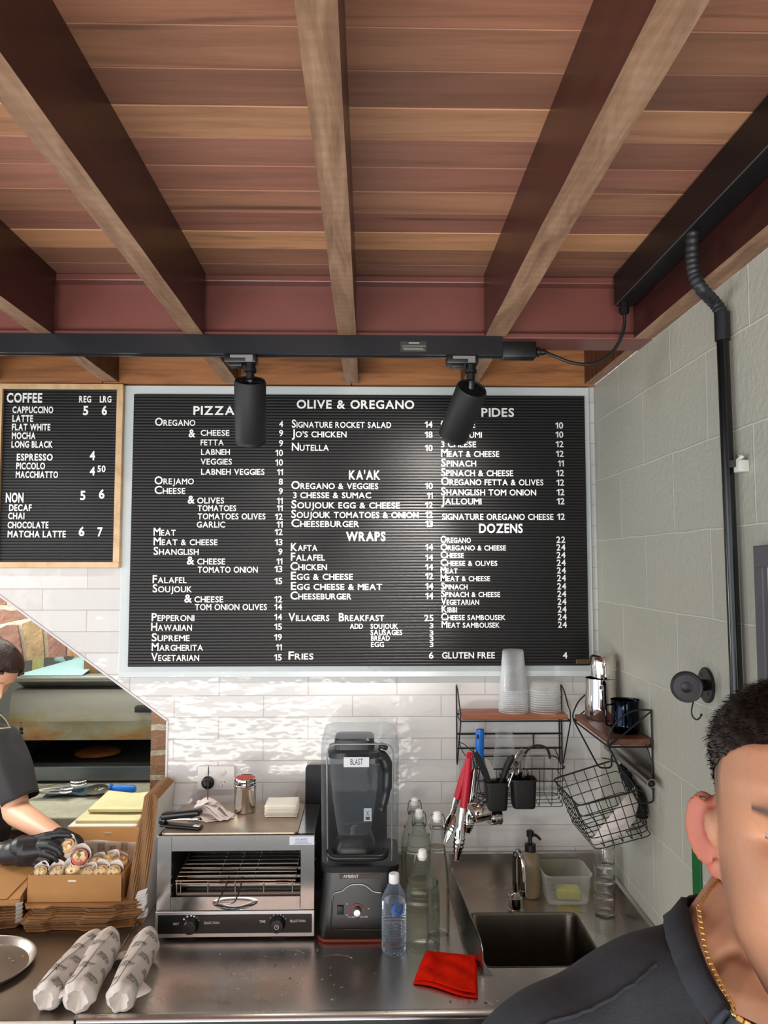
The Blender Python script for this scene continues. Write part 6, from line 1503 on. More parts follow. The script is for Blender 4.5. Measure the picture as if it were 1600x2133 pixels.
# ================================================================ CARDBOARD AND FOOD ON THE PREP BENCH
n = N('kraft_cardboard'); c = n.coords(); sp_ = n.noise(c, 14, 4); n.set(Base_Color=n.mix(sp_, RGB(180, 132, 78), RGB(164, 118, 66)), Roughness=0.75)
n.bump(n.noise(c, 200, 3), 0.08, 0.001); KRAFT = n.m
n = N('corrugated_edge'); c = n.coords()
w = n.new('ShaderNodeTexWave', wave_type='BANDS', bands_direction='DIAGONAL'); w.inputs['Scale'].default_value = 150; w.inputs['Distortion'].default_value = 3; w.inputs['Detail'].default_value = 2; n.link(c, w.inputs['Vector'])
n.set(Base_Color=n.mix(n.ramp(w.outputs['Fac'], [(0.25, G1(0)), (0.55, G1(1))]), RGB(120, 86, 58), RGB(180, 138, 96)), Roughness=0.9); n.bump(w.outputs['Fac'], 0.7, 0.003); CORR = n.m
KWHITE = M('white_card_face', RGB(206, 200, 194), 0.6, bump=0.05)
sf = P(160, 1944, Z=CT); SFY = sf.y+0.02; n_b = 13
stackH = P(160, 1884, Y=SFY+0.01).z-CT; th = stackH/n_b
def blank(x0, x1, y0, y1, seed):
    r = random.Random(seed); w = x1-x0; out = []
    # front edge with stepped tabs
    xs_ = [0, 0.06, 0.1, 0.22, 0.27, 0.5, 0.55, 0.78, 0.84, 1.0]; ys_ = [0.028, 0.0, 0.0, 0.0, 0.012, 0.012, 0.004, 0.004, 0.022, 0.03]
    for a, d in zip(xs_, ys_): out.append((x0+w*a, y0+d+r.uniform(-0.003, 0.003)))
    out += [(x1+0.004, y0+0.05), (x1-0.012, y0+0.06), (x1-0.012, y1), (x0+0.012, y1), (x0+0.012, y0+0.06), (x0-0.004, y0+0.05)]
    return out
def flat_stack(x0, x1, label, grp, seed, nb=n_b, top=None):
    r = random.Random(seed)
    for k in range(nb):
        dx, dy = 0.012*sin(k*0.55+seed)+r.uniform(-0.003, 0.003), 0.010*sin(k*0.8)+r.uniform(-0.003, 0.003)-0.012*(1-k/nb)
        b = MB(); z0 = CT+0.0003+k*th
        pts = [(x+dx, y+dy) for x, y in blank(x0, x1, SFY, -0.03, seed+k)]
        b.prism(pts, 'z', z0, z0+th*0.66); b.fm = [0, 0]+[1]*(len(b.f)-2)
        o = b.build('flattened_carton', [KRAFT, CORR], smooth=False); tag(o, label if k < nb-1 or not top else top, 'flattened box', grp)
fxL, fxR = P(45, 1900, Y=SFY).x, P(282, 1900, Y=SFY).x
flat_stack(fxL, fxR, 'flattened kraft carton lying in the stack under the open box of wraps', 'flattened cartons under the open box', 3)
flat_stack(fxL-0.30, fxL-0.014, 'flattened kraft carton lying in the left stack at the photo edge', 'flattened cartons in the left stack', 31)
b = MB(); rr = random.Random(2)
for k in range(9):
    q = Vector((fxR-0.01+rr.uniform(-0.004, 0.004), SFY+0.035, CT+0.012+k*th*1.6)); b.add([q, q+Vector((0.03, -0.006, 0.01)), q+Vector((0.034, -0.002, 0.024)), q+Vector((0.004, 0.004, 0.012))], [(0, 1, 2, 3)])
for k in range(5):
    q = Vector((fxL-0.004, SFY+0.01, CT+0.02+k*th*2.2)); b.add([q, q+Vector((-0.014, -0.01, 0.0)), q+Vector((-0.01, -0.012, 0.012)), q+Vector((0.004, 0, 0.01))], [(0, 1, 2, 3)])
o = b.build('carton_tabs', KWHITE, smooth=False, mods=[('SOLIDIFY', dict(thickness=0.0008))]); tag(o, 'white carton tabs sticking out beside the flat stack', 'tabs'); o['kind'] = 'stuff'

# cartons stored on edge against the toaster
vy0 = SFY+0.03; zT = P(318, 1648, Y=vy0+0.08).z
xb0 = P(252, 1895, Y=vy0).x; xb1 = P(298, 1900, Y=vy0).x; xt0 = P(302, 1655, Y=vy0+0.06).x; xt1 = P(347, 1672, Y=vy0+0.06).x
xt1 = min(xt1, -0.625); nvs = 10
for k in range(nvs):
    t0_, t1_ = k/nvs, (k+0.86)/nvs; zb_ = CT+0.0006; b = MB()
    top = zT-0.012*((k-4)/5)**2; m = 14
    L = lambda t, s: (xb0+(xb1-xb0)*t)+((xt0+(xt1-xt0)*t)-(xb0+(xb1-xb0)*t))*(s+0.18*s*(1-s))
    rings = []
    for i in range(m+1):
        s = i/m; z = zb_+(top-zb_)*s; yf_ = vy0+0.05*s+0.006*sin(s*9+k); rings.append([Vector((L(t0_, s), yf_, z)), Vector((L(t1_, s), yf_, z)), Vector((L(t1_, s), -0.016, z)), Vector((L(t0_, s), -0.016, z))])
    b.rings(rings); 
    for i, f in enumerate(b.f):
        j = i % 4; b.fm[i] = 1 if (j in (0, 2) or i >= 4*m) else (2 if (j == 1 and k == nvs-1) else 0)
    o = b.build('flattened_carton', [KRAFT, CORR, KWHITE], smooth=False); tag(o, 'flattened carton stored on edge, white face out, nearest the toaster' if k == nvs-1 else 'flattened kraft carton stored on edge in the pack leaning toward the toaster', 'flattened box', 'cartons stored on edge')

# open box with wraps
BZ = CT+stackH+0.0004; byf = SFY+0.025
q00 = P(60, 1880, Y=byf); q10 = P(250, 1874, Y=byf); q01 = P(54, 1825, Y=byf); BZt = P(150, 1823, Y=byf).z
bxl, bxr = (q00.x+q01.x)/2, q10.x+0.003; byb = -0.028
carton = thing('open_carton', ((bxl+bxr)/2, (byf+byb)/2, BZ), 'open kraft carton full of cut wraps standing on the flat stack', 'box')
b = MB(); t = 0.003
b.box(bxl, bxr, byf, byf+t, BZ, BZt); b.box(bxl, bxr, byb-t, byb, BZ, BZt); b.box(bxl, bxl+t, byf+t, byb-t, BZ, BZt-0.001); b.box(bxr-t, bxr, byf+t, byb-t, BZ, BZt-0.001); b.box(bxl+t, bxr-t, byf+t, byb-t, BZ, BZ+t)
b.build('box_walls', KRAFT, carton, smooth=False)
zl = P(215, 1725, Y=byb+0.03).z
b = MB(); b.add([(bxl+0.02, byb+0.0, BZt), (bxr-0.002, byb+0.0, BZt), (bxr-0.002, byb+0.035, zl), (bxl+0.02, byb+0.035, zl)], [(0, 1, 2, 3)]); b.build('lid', KRAFT, carton, smooth=False, mods=[('SOLIDIFY', dict(thickness=0.003, offset=1))])
b = MB()
q = P(150, 1835, Y=byf-0.0006); b.prism([(q.x+x, q.z+z) for x, z in rrect(0.024, 0.0045, 0.002)], 'y', byf-0.0008, byf-0.0002); q = P(226, 1734, Y=byb+0.026)
b.obox(q+Vector((0, -0.006, 0)), (0.022, 0.001, 0.005), Matrix.Rotation(0.35, 3, 'X')); b.build('tab_slot', M('slot_white', RGB(226, 220, 210), 0.6), carton, smooth=False)
b = MB(); b.box(bxl-0.002, bxl, byf+0.001, byf+0.004, BZ+0.002, BZt-0.002); b.box(bxr+0.0002, bxr+0.002, byf+0.001, byf+0.004, BZ+0.01, BZt-0.012); b.build('corner_slits', CHAR, carton, smooth=False)
# printed paper
WAX = M('printed_wax_paper', RGB(212, 204, 198), 0.55, var=0.03, vscale=25, bump=0.35, bscale=28, bdist=0.004)
INK = M('dark_grey_ink', RGB(70, 70, 66), 0.6)
def logo(mb, org, ux, uy, s=1.0):
    """OLIVE and OREGANO in two lines"""
    uy = Vector(uy); ux = Vector(ux).normalized()
    text(mb, 'OLIVE', org+uy*0.0140*s, ux, uy, 0.028*s, 0.0112*s, bold=0.012, depth=0.0, gap=0.16); text(mb, 'AND', org+uy*0.0150*s+ux*0.031*s, ux, uy, 0.009*s, 0.005*s, bold=0.0, depth=0.0)
    text(mb, 'OREGANO', org, ux, uy, 0.043*s, 0.0112*s, bold=0.012, depth=0.0, gap=0.16)
liner = thing('paper_liner', ((bxl+bxr)/2, byb-0.01, BZt), 'printed wax paper liner standing at the back of the open carton', 'paper')
b = MB(); xl_ = P(170, 1780, Y=byb-0.012).x
lf = lambda u, v: Vector((xl_+(bxr-0.008-xl_)*u, byb-0.012+0.004*sin(u*9)*v, BZt-0.05+(P(220, 1752, Y=byb-0.01).z-BZt+0.05+0.004*sin(u*5))*v)); b.grid(lf, 16, 6); b.build('sheet', WAX, liner, mods=[('SOLIDIFY', dict(thickness=0.0006, offset=1))])
b = MB()
for px, py in ((204, 1755), (228, 1762), (252, 1755), (180, 1768)): logo(b, P(px, py, Y=byb-0.018), (0, 0, -1), (1, 0, 0), 0.85)
b.build('printed_logo', INK, liner, smooth=False)
# cut wraps standing in the box
n = N('wrap_filling'); c = n.coords(); v = n.new('ShaderNodeTexVoronoi'); v.inputs['Scale'].default_value = 95; n.link(c, v.inputs['Vector'])
sepc = n.new('ShaderNodeSeparateColor'); n.link(v.outputs['Color'], sepc.inputs[0])
n.set(Base_Color=n.ramp(sepc.outputs[0], [(0.0, RGB(232, 210, 160)), (0.45, RGB(244, 226, 184)), (0.62, RGB(214, 168, 110)), (0.78, RGB(120, 124, 60)), (0.9, RGB(206, 60, 90)), (1.0, RGB(236, 214, 170))]), Roughness=0.6); n.bump(v.outputs['Distance'], 0.8, 0.004); FILL = n.m
BREAD = M('wrap_bread', RGB(222, 186, 132), 0.7, var=0.12, vscale=60); PINKB = M('beet_wrap', RGB(212, 112, 104), 0.6, var=0.1, vscale=50)
def wrap_half(px, py, Y, label, tilt, r=0.021, L=0.075, bread=BREAD, grp='cut wraps in the open carton'):
    top = P(px, py, Y=Y); ax = Vector(tilt).normalized(); base = top-ax*L
    root = thing('wrap_half', base, label, 'wrap', grp); rr = random.Random(int(px*7))
    b = MB(); b.lathe([(r*0.9, 0), (r*1.02, 0.004), (r*1.08, L*0.5), (r*1.16, L*0.86), (r*1.12, L*0.9)], base, 22, axis=ax, cap1=False, fn=lambda rr_, z, a: rr_*(1+0.05*sin(5*a+z*80))); b.build('paper_wrapper', WAX, root)
    b = MB(); b.lathe([(r*0.98, L*0.6), (r, L-0.003), (r*0.94, L), (r*0.82, L-0.001)], base, 22, axis=ax, cap0=False, cap1=False); b.build('bread', bread, root)
    b = MB(); b.lathe([(r*0.84, L-0.002), (r*0.6, L+0.002), (r*0.3, L+0.001), (0.001, L+0.003)], base, 22, axis=ax, cap0=False, fn=lambda rr_, z, a: rr_*(1+0.06*sin(6*a))); b.build('filling', FILL, root)
    b = MB(); ph_ = rr.uniform(0.6, 2.4)
    R0 = frame_from(ax, (1, 0, 0)); b.grid(lambda u, v: base+R0 @ Vector((r*(1.14+0.25*v)*cos(ph_+2.6*(u-0.5)), r*(1.14+0.25*v)*sin(ph_+2.6*(u-0.5)), L*0.62+(L*0.38+0.016*(1-abs(2*u-1)))*v)), 12, 4); b.build('paper_flap', WAX, root, mods=[('SOLIDIFY', dict(thickness=0.0005))])
    b = MB(); R = frame_from(ax, (1, 0, 0)); logo(b, base+R @ Vector((-0.004, -r*1.2, L*0.25)), ax, R.col[0], 0.6); b.build('printed_logo', INK, root, smooth=False)
yA, yB_ = byf+0.03, byf+0.078
front = 'cut wrap, number {} from the left in the front row of the open carton'
for k, (px, py) in enumerate(((82, 1816), (118, 1815), (151, 1808), (182, 1816), (209, 1813), (236, 1814))):
    wrap_half(px, py, yA, 'cut wrap, %s in the front row of the open carton' % ['leftmost', 'second from left', 'third from left', 'third from right', 'second from right', 'rightmost'][k], (0.05*(k-2.5)/3, -0.55, 1))
for k, (px, py) in enumerate(((200, 1795), (228, 1789), (251, 1793))):
    wrap_half(px, py, yB_, 'cut wrap, %s of three in the back row of the open carton' % ['leftmost', 'middle', 'rightmost'][k], (0.1, -0.45, 1), 0.021)
wrap_half(166, 1783, yA+0.012, 'pink beet wrap standing tallest, beside the black glove', (0.25, -0.7, 0.75), 0.023, 0.085, PINKB)
wrap_half(139, 1760, yA+0.03, 'cut wrap held up in the black gloved hand', (-0.2, -0.6, 0.8), 0.021, 0.08)

# left open box flaps
lf0 = fxL-0.012; z_l = CT+stackH
ob = thing('open_carton', (lf0-0.15, -0.15, z_l), 'open kraft carton lid lying on the left stack at the photo edge', 'box')
b = MB(); g = [P(0, 1871, Y=SFY+0.0), P(53, 1861, Y=SFY+0.01), P(56, 1852, Y=SFY+0.02), P(70, 1800, Y=-0.06), P(0, 1838, Y=-0.08)]
x_l = fxL-0.31
b.box(x_l, bxl-0.012, SFY+0.004, SFY+0.007, z_l+0.001, z_l+0.016); b.box(bxl-0.015, bxl-0.012, SFY+0.007, -0.04, z_l+0.001, z_l+0.020); b.box(x_l, bxl-0.015, SFY+0.007, -0.04, z_l+0.0006, z_l+0.003); b.build('tray', KRAFT, ob, smooth=False)
b = MB(); b.add([(x_l, SFY+0.007, z_l+0.017), (bxl-0.05, SFY+0.007, z_l+0.017), (bxl-0.006, SFY+0.12, z_l+0.07), (x_l, SFY+0.14, z_l+0.052)], [(0, 1, 2, 3)])
b.add([(bxl-0.05, SFY+0.0065, z_l+0.016), (bxl-0.014, SFY+0.0065, z_l+0.019), (bxl-0.004, SFY+0.12, z_l+0.069)], [(0, 1, 2)]); b.build('flap', KRAFT, ob, smooth=False, mods=[('SOLIDIFY', dict(thickness=0.002))])

# pale paper sheets and bags behind the box, on a closed carton
cq = P(135, 1712, Z=1.085)
b = MB(); b.box(-1.0, -0.668, 0.03, 0.30, CT, 1.085, 0.002, 1); tag(b.build('cardboard_box', KRAFT, smooth=False), 'closed kraft carton behind the open one, under the pale paper sheets', 'box')
b = MB(); b.box(-1.04, BX0-0.01, 0.0025, 0.34, CT-0.045, CT-0.0005, 0.004); b.box(-1.02, BX0-0.03, 0.02, 0.05, FL, CT-0.046); tag(b.build('side_table', BENCH2, smooth=False), 'steel table behind the prep bench carrying the closed carton', 'table')
PALE = M('greaseproof_paper', RGB(216, 210, 164), 0.6, var=0.04, vscale=12, bump=0.2, bscale=16, bdist=0.004); PALW = M('white_greaseproof', RGB(226, 220, 206), 0.6, bump=0.2, bscale=16, bdist=0.004)
for k, (p0, p1, z, m, lb) in enumerate((((140, 1731), (290, 1722), 1.0866, PALW, 'white paper sheet, lowest of the pale sheets behind the open carton'), ((157, 1714), (290, 1712), 1.106, PALE, 'pale yellow paper sheet in the middle of the pile behind the open carton'), ((183, 1690), (300, 1690), 1.128, PALE, 'pale yellow paper bag, topmost of the pile behind the open carton'))):
    a = P(*p0, Z=z); c = P(*p1, Z=z); c.x = min(c.x, -0.672)
    dpt = min(0.17, 0.36-a.y)
    b = MB(); b.grid(lambda u, v: Vector((a.x+(c.x-a.x)*u+0.012*v*(1-u), a.y+dpt*v, z-(0.0 if k == 0 else 0.004)*(1-v)+0.005*sin(u*5+k)*v+0.006*v)), 14, 8)
    tag(b.build('paper_sheet', m, mods=[('SOLIDIFY', dict(thickness=0.012 if k else 0.016, offset=1)), ('BEVEL', dict(width=0.002))]), lb, 'paper')

# wrapped rolls lying on the bench
def roll(back, front_, wpx, label, ends=True, seed=0, zoff=0.0, extra=()):
    r = 0.5*wpx/ (F/ (P(front_[0], front_[1], Z=CT+0.03)-CAM).length)
    A, E = P(back[0], back[1], Z=CT+r+zoff), P(front_[0], front_[1], Z=CT+r+zoff); d = E-A; L = d.length; ax = d.normalized(); R = frame_from(ax, (0, 0, 1)); rr = random.Random(seed)
    root = thing('wrapped_roll', A.lerp(E, 0.5)-Vector((0, 0, r)), label, 'wrap', 'wrapped rolls on the bench')
    def rad(t, a): 
        e = 1.0 if 0.06 < t < 0.93 else (0.62+0.38*sin(pi/2*min(1, max(0.02, (t/0.06 if t < 0.5 else (1-t)/0.07)))))
        fold = max(0.0, (t-0.84)/0.16)
        return r*e*(1+fold*(0.07*sin(5*a+seed)+0.05*sin(9*a+seed*3)))*(1+0.02*sin(3*a+t*9+seed)+0.018*sin(7*a-t*14+seed*2)+0.02*sin(t*11+seed))*(0.97-0.10*(t-0.3)**2)
    def pt(t, a, out=0.0):
        q = A+ax*(L*t)+R @ Vector(((rad(t, a)+out)*cos(a), (rad(t, a)+out)*sin(a), 0)); q.z = max(q.z, CT+0.0008); return q
    b = MB(); nt, na = 46, 40
    b.rings([[pt(i/nt, 2*pi*k/na) for k in range(na)] for i in range(nt+1)]+[[A+ax*(L*(1.0-0.10*(1-q)+0.012*sin(5*2*pi*k/na+seed)*q))+(pt(1.0, 2*pi*k/na)-A-ax*L)*q for k in range(na)] for q in (0.72, 0.35, 0.06)]); b.build('paper_wrapper', WAX, root)
    # seam flap
    b = MB(); b.grid(lambda u, v: pt(0.05+0.88*u, -0.5+0.5*v+0.9*u, 0.0016), 24, 3); b.build('paper_seam', WAX, root)
    # back end: paper tail
    b = MB(); b.grid(lambda u, v: pt(0.03, -1.1+2.2*u, 0.001)+(-ax*(0.055*v*(1-0.75*abs(2*u-1)**1.5))+Vector((0, 0, 0.004*v-0.02*v*v))), 14, 5); b.build('paper_tail', WAX, root, mods=[('SOLIDIFY', dict(thickness=0.0005))])
    if extra:
        b = MB(); u0_, a_c = extra
        b.grid(lambda u, v: pt(u0_+0.16*(u-0.5), a_c, 0.001)+(R @ Vector((cos(a_c), sin(a_c), 0)))*(0.03*v*(1-abs(2*u-1)**2))+ax*(0.012*v)-Vector((0, 0, 0.012*v*v)), 10, 6); b.build('paper_flap', WAX, root, mods=[('SOLIDIFY', dict(thickness=0.0005))])
    # print wrapped round the paper
    b = MB(); tmp = MB()
    j = 0
    for u0 in np.arange(0.12, 0.95, 0.05/L):
        for a0 in (-2.4, -0.75, 0.9):
            tmp = MB(); logo(tmp, Vector((-0.02, -0.008, 0)), (1, 0, 0), (0, 1, 0), 0.86); aa = a0+0.82*(j % 2)+0.1*rr.uniform(-1, 1); uu = u0+rr.uniform(-0.012, 0.012)
            o0 = len(b.v); ca, sa = cos(-1.25), sin(-1.25)
            for p in tmp.v:
                pu = uu+(p.x*ca-p.y*sa)/L; pa_ = aa+(p.x*sa+p.y*ca)/r; on = -0.55+0.9*pu < pa_ < 0.05+0.9*pu
                b.v.append(pt(min(0.985, max(0.01, pu)), pa_, 0.0028 if on else 0.0010))
            b.f += [tuple(i+o0 for i in f) for f in tmp.f]; b.fm += [0]*len(tmp.f)
        j += 1
    b.build('printed_logo', INK, root, smooth=False, fixn=False); return root
roll((190, 1968), (92, 2082), 52, 'paper wrapped roll, left one of the pair lying side by side', seed=1, extra=(0.86, -1.2))
roll((224, 1962), (160, 2084), 56, 'paper wrapped roll, right one of the pair lying side by side', seed=4)
roll((306, 1962), (248, 2086), 54, 'paper wrapped roll lying alone on the seam by the toaster', seed=7, extra=(0.8, -1.4))
q = P(246, 1985, Z=CT+0.02); b = MB(); b.grid(lambda u, v: q+Vector((-0.01+0.045*u, -0.03+0.06*v, 0.012*sin(u*3)+0.008*sin(v*5)-0.018+0.02*u*(1-u))), 10, 10)
o = b.build('paper_scrap', WAX, mods=[('SOLIDIFY', dict(thickness=0.0006))]); tag(o, 'loose corner of printed wax paper between the pair and the lone roll', 'paper')

# round tray
pa, pb_, pcx = P(75, 2003, Z=CT), P(0, 2062, Z=CT), P(0, 1962, Z=CT)
def circ(a, b_, c_):
    d = 2*(a.x*(b_.y-c_.y)+b_.x*(c_.y-a.y)+c_.x*(a.y-b_.y)); f = lambda p: p.x**2+p.y**2
    return Vector(((f(a)*(b_.y-c_.y)+f(b_)*(c_.y-a.y)+f(c_)*(a.y-b_.y))/d, (f(a)*(c_.x-b_.x)+f(b_)*(a.x-c_.x)+f(c_)*(b_.x-a.x))/d, CT))
tc2 = circ(pa, pb_, pcx); tr2 = (pa-tc2).length
tray = thing('pizza_tray', tc2, 'round dull metal pizza tray at the left edge of the prep bench', 'tray')
b = MB(); b.lathe([(0.001, 0.0003), (tr2*0.88, 0.0003), (tr2*0.97, 0.014), (tr2, 0.016), (tr2, 0.018), (tr2*0.965, 0.0165), (tr2*0.875, 0.0025), (0.001, 0.0025)], tc2, 64); b.build('dish', M('dull_aluminium', RGB(158, 150, 142), 0.36, 0.9, var=0.08, vscale=12), tray)
b = MB()
for px, py in ((48, 1992), (27, 2002), (20, 1996)): q = P(px, py, Z=CT+0.0045); b.ball(q, (0.003, 0.002, 0.0015), seg=8, rg=5)
o = b.build('crumbs', M('golden_crumb', RGB(206, 160, 96), 0.8)); tag(o, 'golden crumbs scattered on the round pizza tray', 'crumbs'); o['kind'] = 'stuff'
# ================================================================ PEOPLE
def remeshed(mb, voxel, it=6, fac=0.5):
    me = bpy.data.meshes.new('tmp'); me.from_pydata([tuple(v) for v in mb.v], [], mb.f)
    bm = bmesh.new(); bm.from_mesh(me); bmesh.ops.recalc_face_normals(bm, faces=bm.faces); bm.to_mesh(me); bm.free()
    o = bpy.data.objects.new('tmp', me); COL.objects.link(o)
    r = o.modifiers.new('r', 'REMESH'); r.mode = 'VOXEL'; r.voxel_size = voxel
    s = o.modifiers.new('s', 'SMOOTH'); s.factor = fac; s.iterations = it
    dg = bpy.context.evaluated_depsgraph_get(); dg.update()
    m2 = bpy.data.meshes.new_from_object(o.evaluated_get(dg))
    COL.objects.unlink(o); bpy.data.objects.remove(o); bpy.data.meshes.remove(me)
    vs = [v.co.copy() for v in m2.vertices]; fs = [tuple(p.vertices) for p in m2.polygons]; bpy.data.meshes.remove(m2)
    return vs, fs
def cut(vs, fs, inside):
    """drop faces whose centre lies inside a test region"""
    keep = [f for f in fs if not inside(sum((vs[i] for i in f), Vector())/len(f))]
    used = sorted({i for f in keep for i in f}); mp = {j: i for i, j in enumerate(used)}
    return [vs[i] for i in used], [tuple(mp[i] for i in f) for f in keep]
def mesh_from(vs, fs): b = MB(); b.add(vs, fs); return b
def capsule(b, pts, rs, seg=20):
    """rounded limb through joints with its own radius at each joint"""
    P_ = [Vector(p) for p in pts]; fine = []; fr = []
    for i in range(len(P_)-1):
        for k in range(8): t = k/8; fine.append(P_[i].lerp(P_[i+1], t)); fr.append(rs[i]+(rs[i+1]-rs[i])*t)
    fine.append(P_[-1]); fr.append(rs[-1]); d0 = (fine[1]-fine[0]).normalized(); d1 = (fine[-1]-fine[-2]).normalized()
    pre = [fine[0]-d0*fr[0]*s for s in (0.95, 0.75, 0.45)]; prr = [fr[0]*q for q in (0.31, 0.66, 0.89)]
    post = [fine[-1]+d1*fr[-1]*s for s in (0.45, 0.75, 0.95)]; por = [fr[-1]*q for q in (0.89, 0.66, 0.31)]
    b.tube(pre+fine+post, prr+fr+por, seg)
PROF = [  # height, half width, front, back  (chin = 0, ear axis = 0)
    (-0.004, 0.010, 0.078, -0.052), (0.0, 0.022, 0.085, -0.035), (0.012, 0.036, 0.090, -0.015), (0.026, 0.0475, 0.092, 0.005), (0.045, 0.0585, 0.091, 0.030), (0.066, 0.0675, 0.092, 0.055),
    (0.09, 0.0715, 0.092, 0.074), (0.115, 0.0735, 0.089, 0.086), (0.13, 0.0735, 0.088, 0.091), (0.145, 0.0745, 0.094, 0.096), (0.165, 0.0752, 0.094, 0.099), (0.188, 0.0735, 0.086, 0.098),
    (0.208, 0.064, 0.070, 0.088), (0.222, 0.050, 0.053, 0.070), (0.232, 0.034, 0.036, 0.050), (0.238, 0.016, 0.018, 0.026), (0.240, 0.002, 0.002, 0.004)]
def prof(z):
    for (a, b_) in zip(PROF[:-1], PROF[1:]):
        if z <= b_[0]:
            t = (z-a[0])/(b_[0]-a[0]); t = max(0, t); return [a[k]+(b_[k]-a[k])*t for k in (1, 2, 3)]
    return list(PROF[-1][1:])
gs = lambda x, s: exp(-(x/s)**2)
def head_pt(th, z, off=0.0):
    """th 0 = face front, pi/2 = right side of the picture"""
    w, f, bk = prof(z); c, s = cos(th), sin(th)
    pw = 0.86 if c > 0 else 0.92
    x = w*(abs(s)**pw)*(1 if s > 0 else -1); y = (f if c > 0 else bk)*(abs(c)**pw)*(1 if c > 0 else -1)
    ax = abs(x)
    if c > 0:
        y += 0.024*gs(x, 0.010)*gs(z-0.088, 0.016)+0.015*gs(x, 0.009)*gs(z-0.108, 0.018)+0.010*gs(ax-0.012, 0.007)*gs(z-0.082, 0.008)      # nose
        y += -0.011*gs(ax-0.031, 0.015)*gs(z-0.131, 0.010)+0.004*gs(ax-0.034, 0.02)*gs(z-0.148, 0.008)                                   # sockets, brow
        y += 0.005*gs(ax-0.045, 0.018)*gs(z-0.095, 0.02)-0.004*gs(ax-0.042, 0.016)*gs(z-0.055, 0.02)                                      # cheek
        y += 0.006*gs(x, 0.020)*(gs(z-0.0535, 0.005)+1.1*gs(z-0.042, 0.006))-0.004*gs(x, 0.024)*gs(z-0.048, 0.0025)                          # lips
        y += 0.006*gs(x, 0.018)*gs(z-0.012, 0.014)                                                                                         # chin
    if off:
        n = Vector((x/max(w, 0.01)**1.0, y/max(f if c > 0 else bk, 0.01), (z-0.13)/0.11)).normalized(); x += n.x*off; y += n.y*off; z += n.z*off
    return Vector((x, y, z))
def head_local(b, ear=True):
    nz, na = 84, 112; rings = []
    for i in range(nz+1):
        z = -0.004+0.244*(i/nz); rings.append([head_pt(2*pi*k/na, z) for k in range(na)])
    b.rings(rings)
    b.grid(lambda u, v: Vector((0.02*(u-0.5), -0.04+0.02*v, 0.0)), 1, 1)
def ear_local(b, side):
    """shell ear: helix rim, bowl, lobe; side -1 = left of the picture"""
    o = Vector((side*0.071, 0.004, 0.120)); ex = Vector((side*0.80, -0.60, 0)).normalized(); ez = Vector((side*0.10, -0.03, 1)).normalized(); en = ex.cross(ez)*side
    q = lambda a, c, d=0: o+ex*(a*0.80)+ez*(c*0.80)+en*(-d)
    rim = [(0.006, 0.004), (0.004, 0.020), (0.010, 0.031), (0.020, 0.035), (0.029, 0.029), (0.033, 0.016), (0.032, 0.0), (0.028, -0.014), (0.022, -0.024), (0.014, -0.031)]
    b.tube(smooth_path([q(a, c, -0.003) for a, c in rim], 5), [0.0030]*40+[0.0036]*6, 10)
    anti = [(0.010, 0.022), (0.020, 0.018), (0.024, 0.006), (0.021, -0.008), (0.014, -0.016)]
    b.tube(smooth_path([q(a, c, 0.0015) for a, c in anti], 5), 0.0030, 8); b.tube(smooth_path([q(0.006, 0.004, 0.002), q(0.012, 0.005, 0.003), q(0.019, 0.004, 0.003)], 4), 0.0022, 8)
    R = Matrix((ex, en, ez)).transposed()
    b.ball(q(0.016, 0.003, 0.0075), (0.0155, 0.0028, 0.0265), R); b.ball(q(0.012, -0.029, 0.0), (0.0085, 0.0042, 0.0100), R); b.ball(q(0.004, 0.024, 0.002), (0.008, 0.005, 0.008), R); b.ball(q(0.001, -0.006, -0.003), (0.0045, 0.0045, 0.006), R); b.ball(q(0.0, 0.008, 0.008), (0.009, 0.006, 0.014), R)
def skin_mat(name, base):
    n = N(name); at = n.new('ShaderNodeAttribute', attribute_name='tone'); f = n.noise(n.coords(), 220, 3)
    n.set(Base_Color=n.mix(1.0, at.outputs['Color'], n.ramp(f, [(0.3, G1(0.93)), (0.7, G1(1.0))]), 'MULTIPLY'), Roughness=0.48, Subsurface_Weight=0.12, Subsurface_Radius=(0.012, 0.005, 0.003), Subsurface_Scale=0.6)
    n.bump(f, 0.12, 0.0008); return n.m
def hair_mat(name, c1, c2):
    n = N(name); f = n.noise(n.coords((220, 220, 40)), 1.0, 4); n.set(Base_Color=n.mix(f, c1, c2), Roughness=0.42); n.bump(f, 0.6, 0.002); return n.m
COTTON = M('black_cotton', RGB(56, 61, 69), 0.85, var=0.10, vscale=140, bump=0.3, bscale=700, bdist=0.001)
COTTON2 = M('charcoal_cotton', RGB(42, 42, 44), 0.85, var=0.08, vscale=140, bump=0.3, bscale=700, bdist=0.001)
RIB = M('ribbed_collar', RGB(46, 50, 58), 0.9, bump=0.5, bscale=500, bdist=0.001)

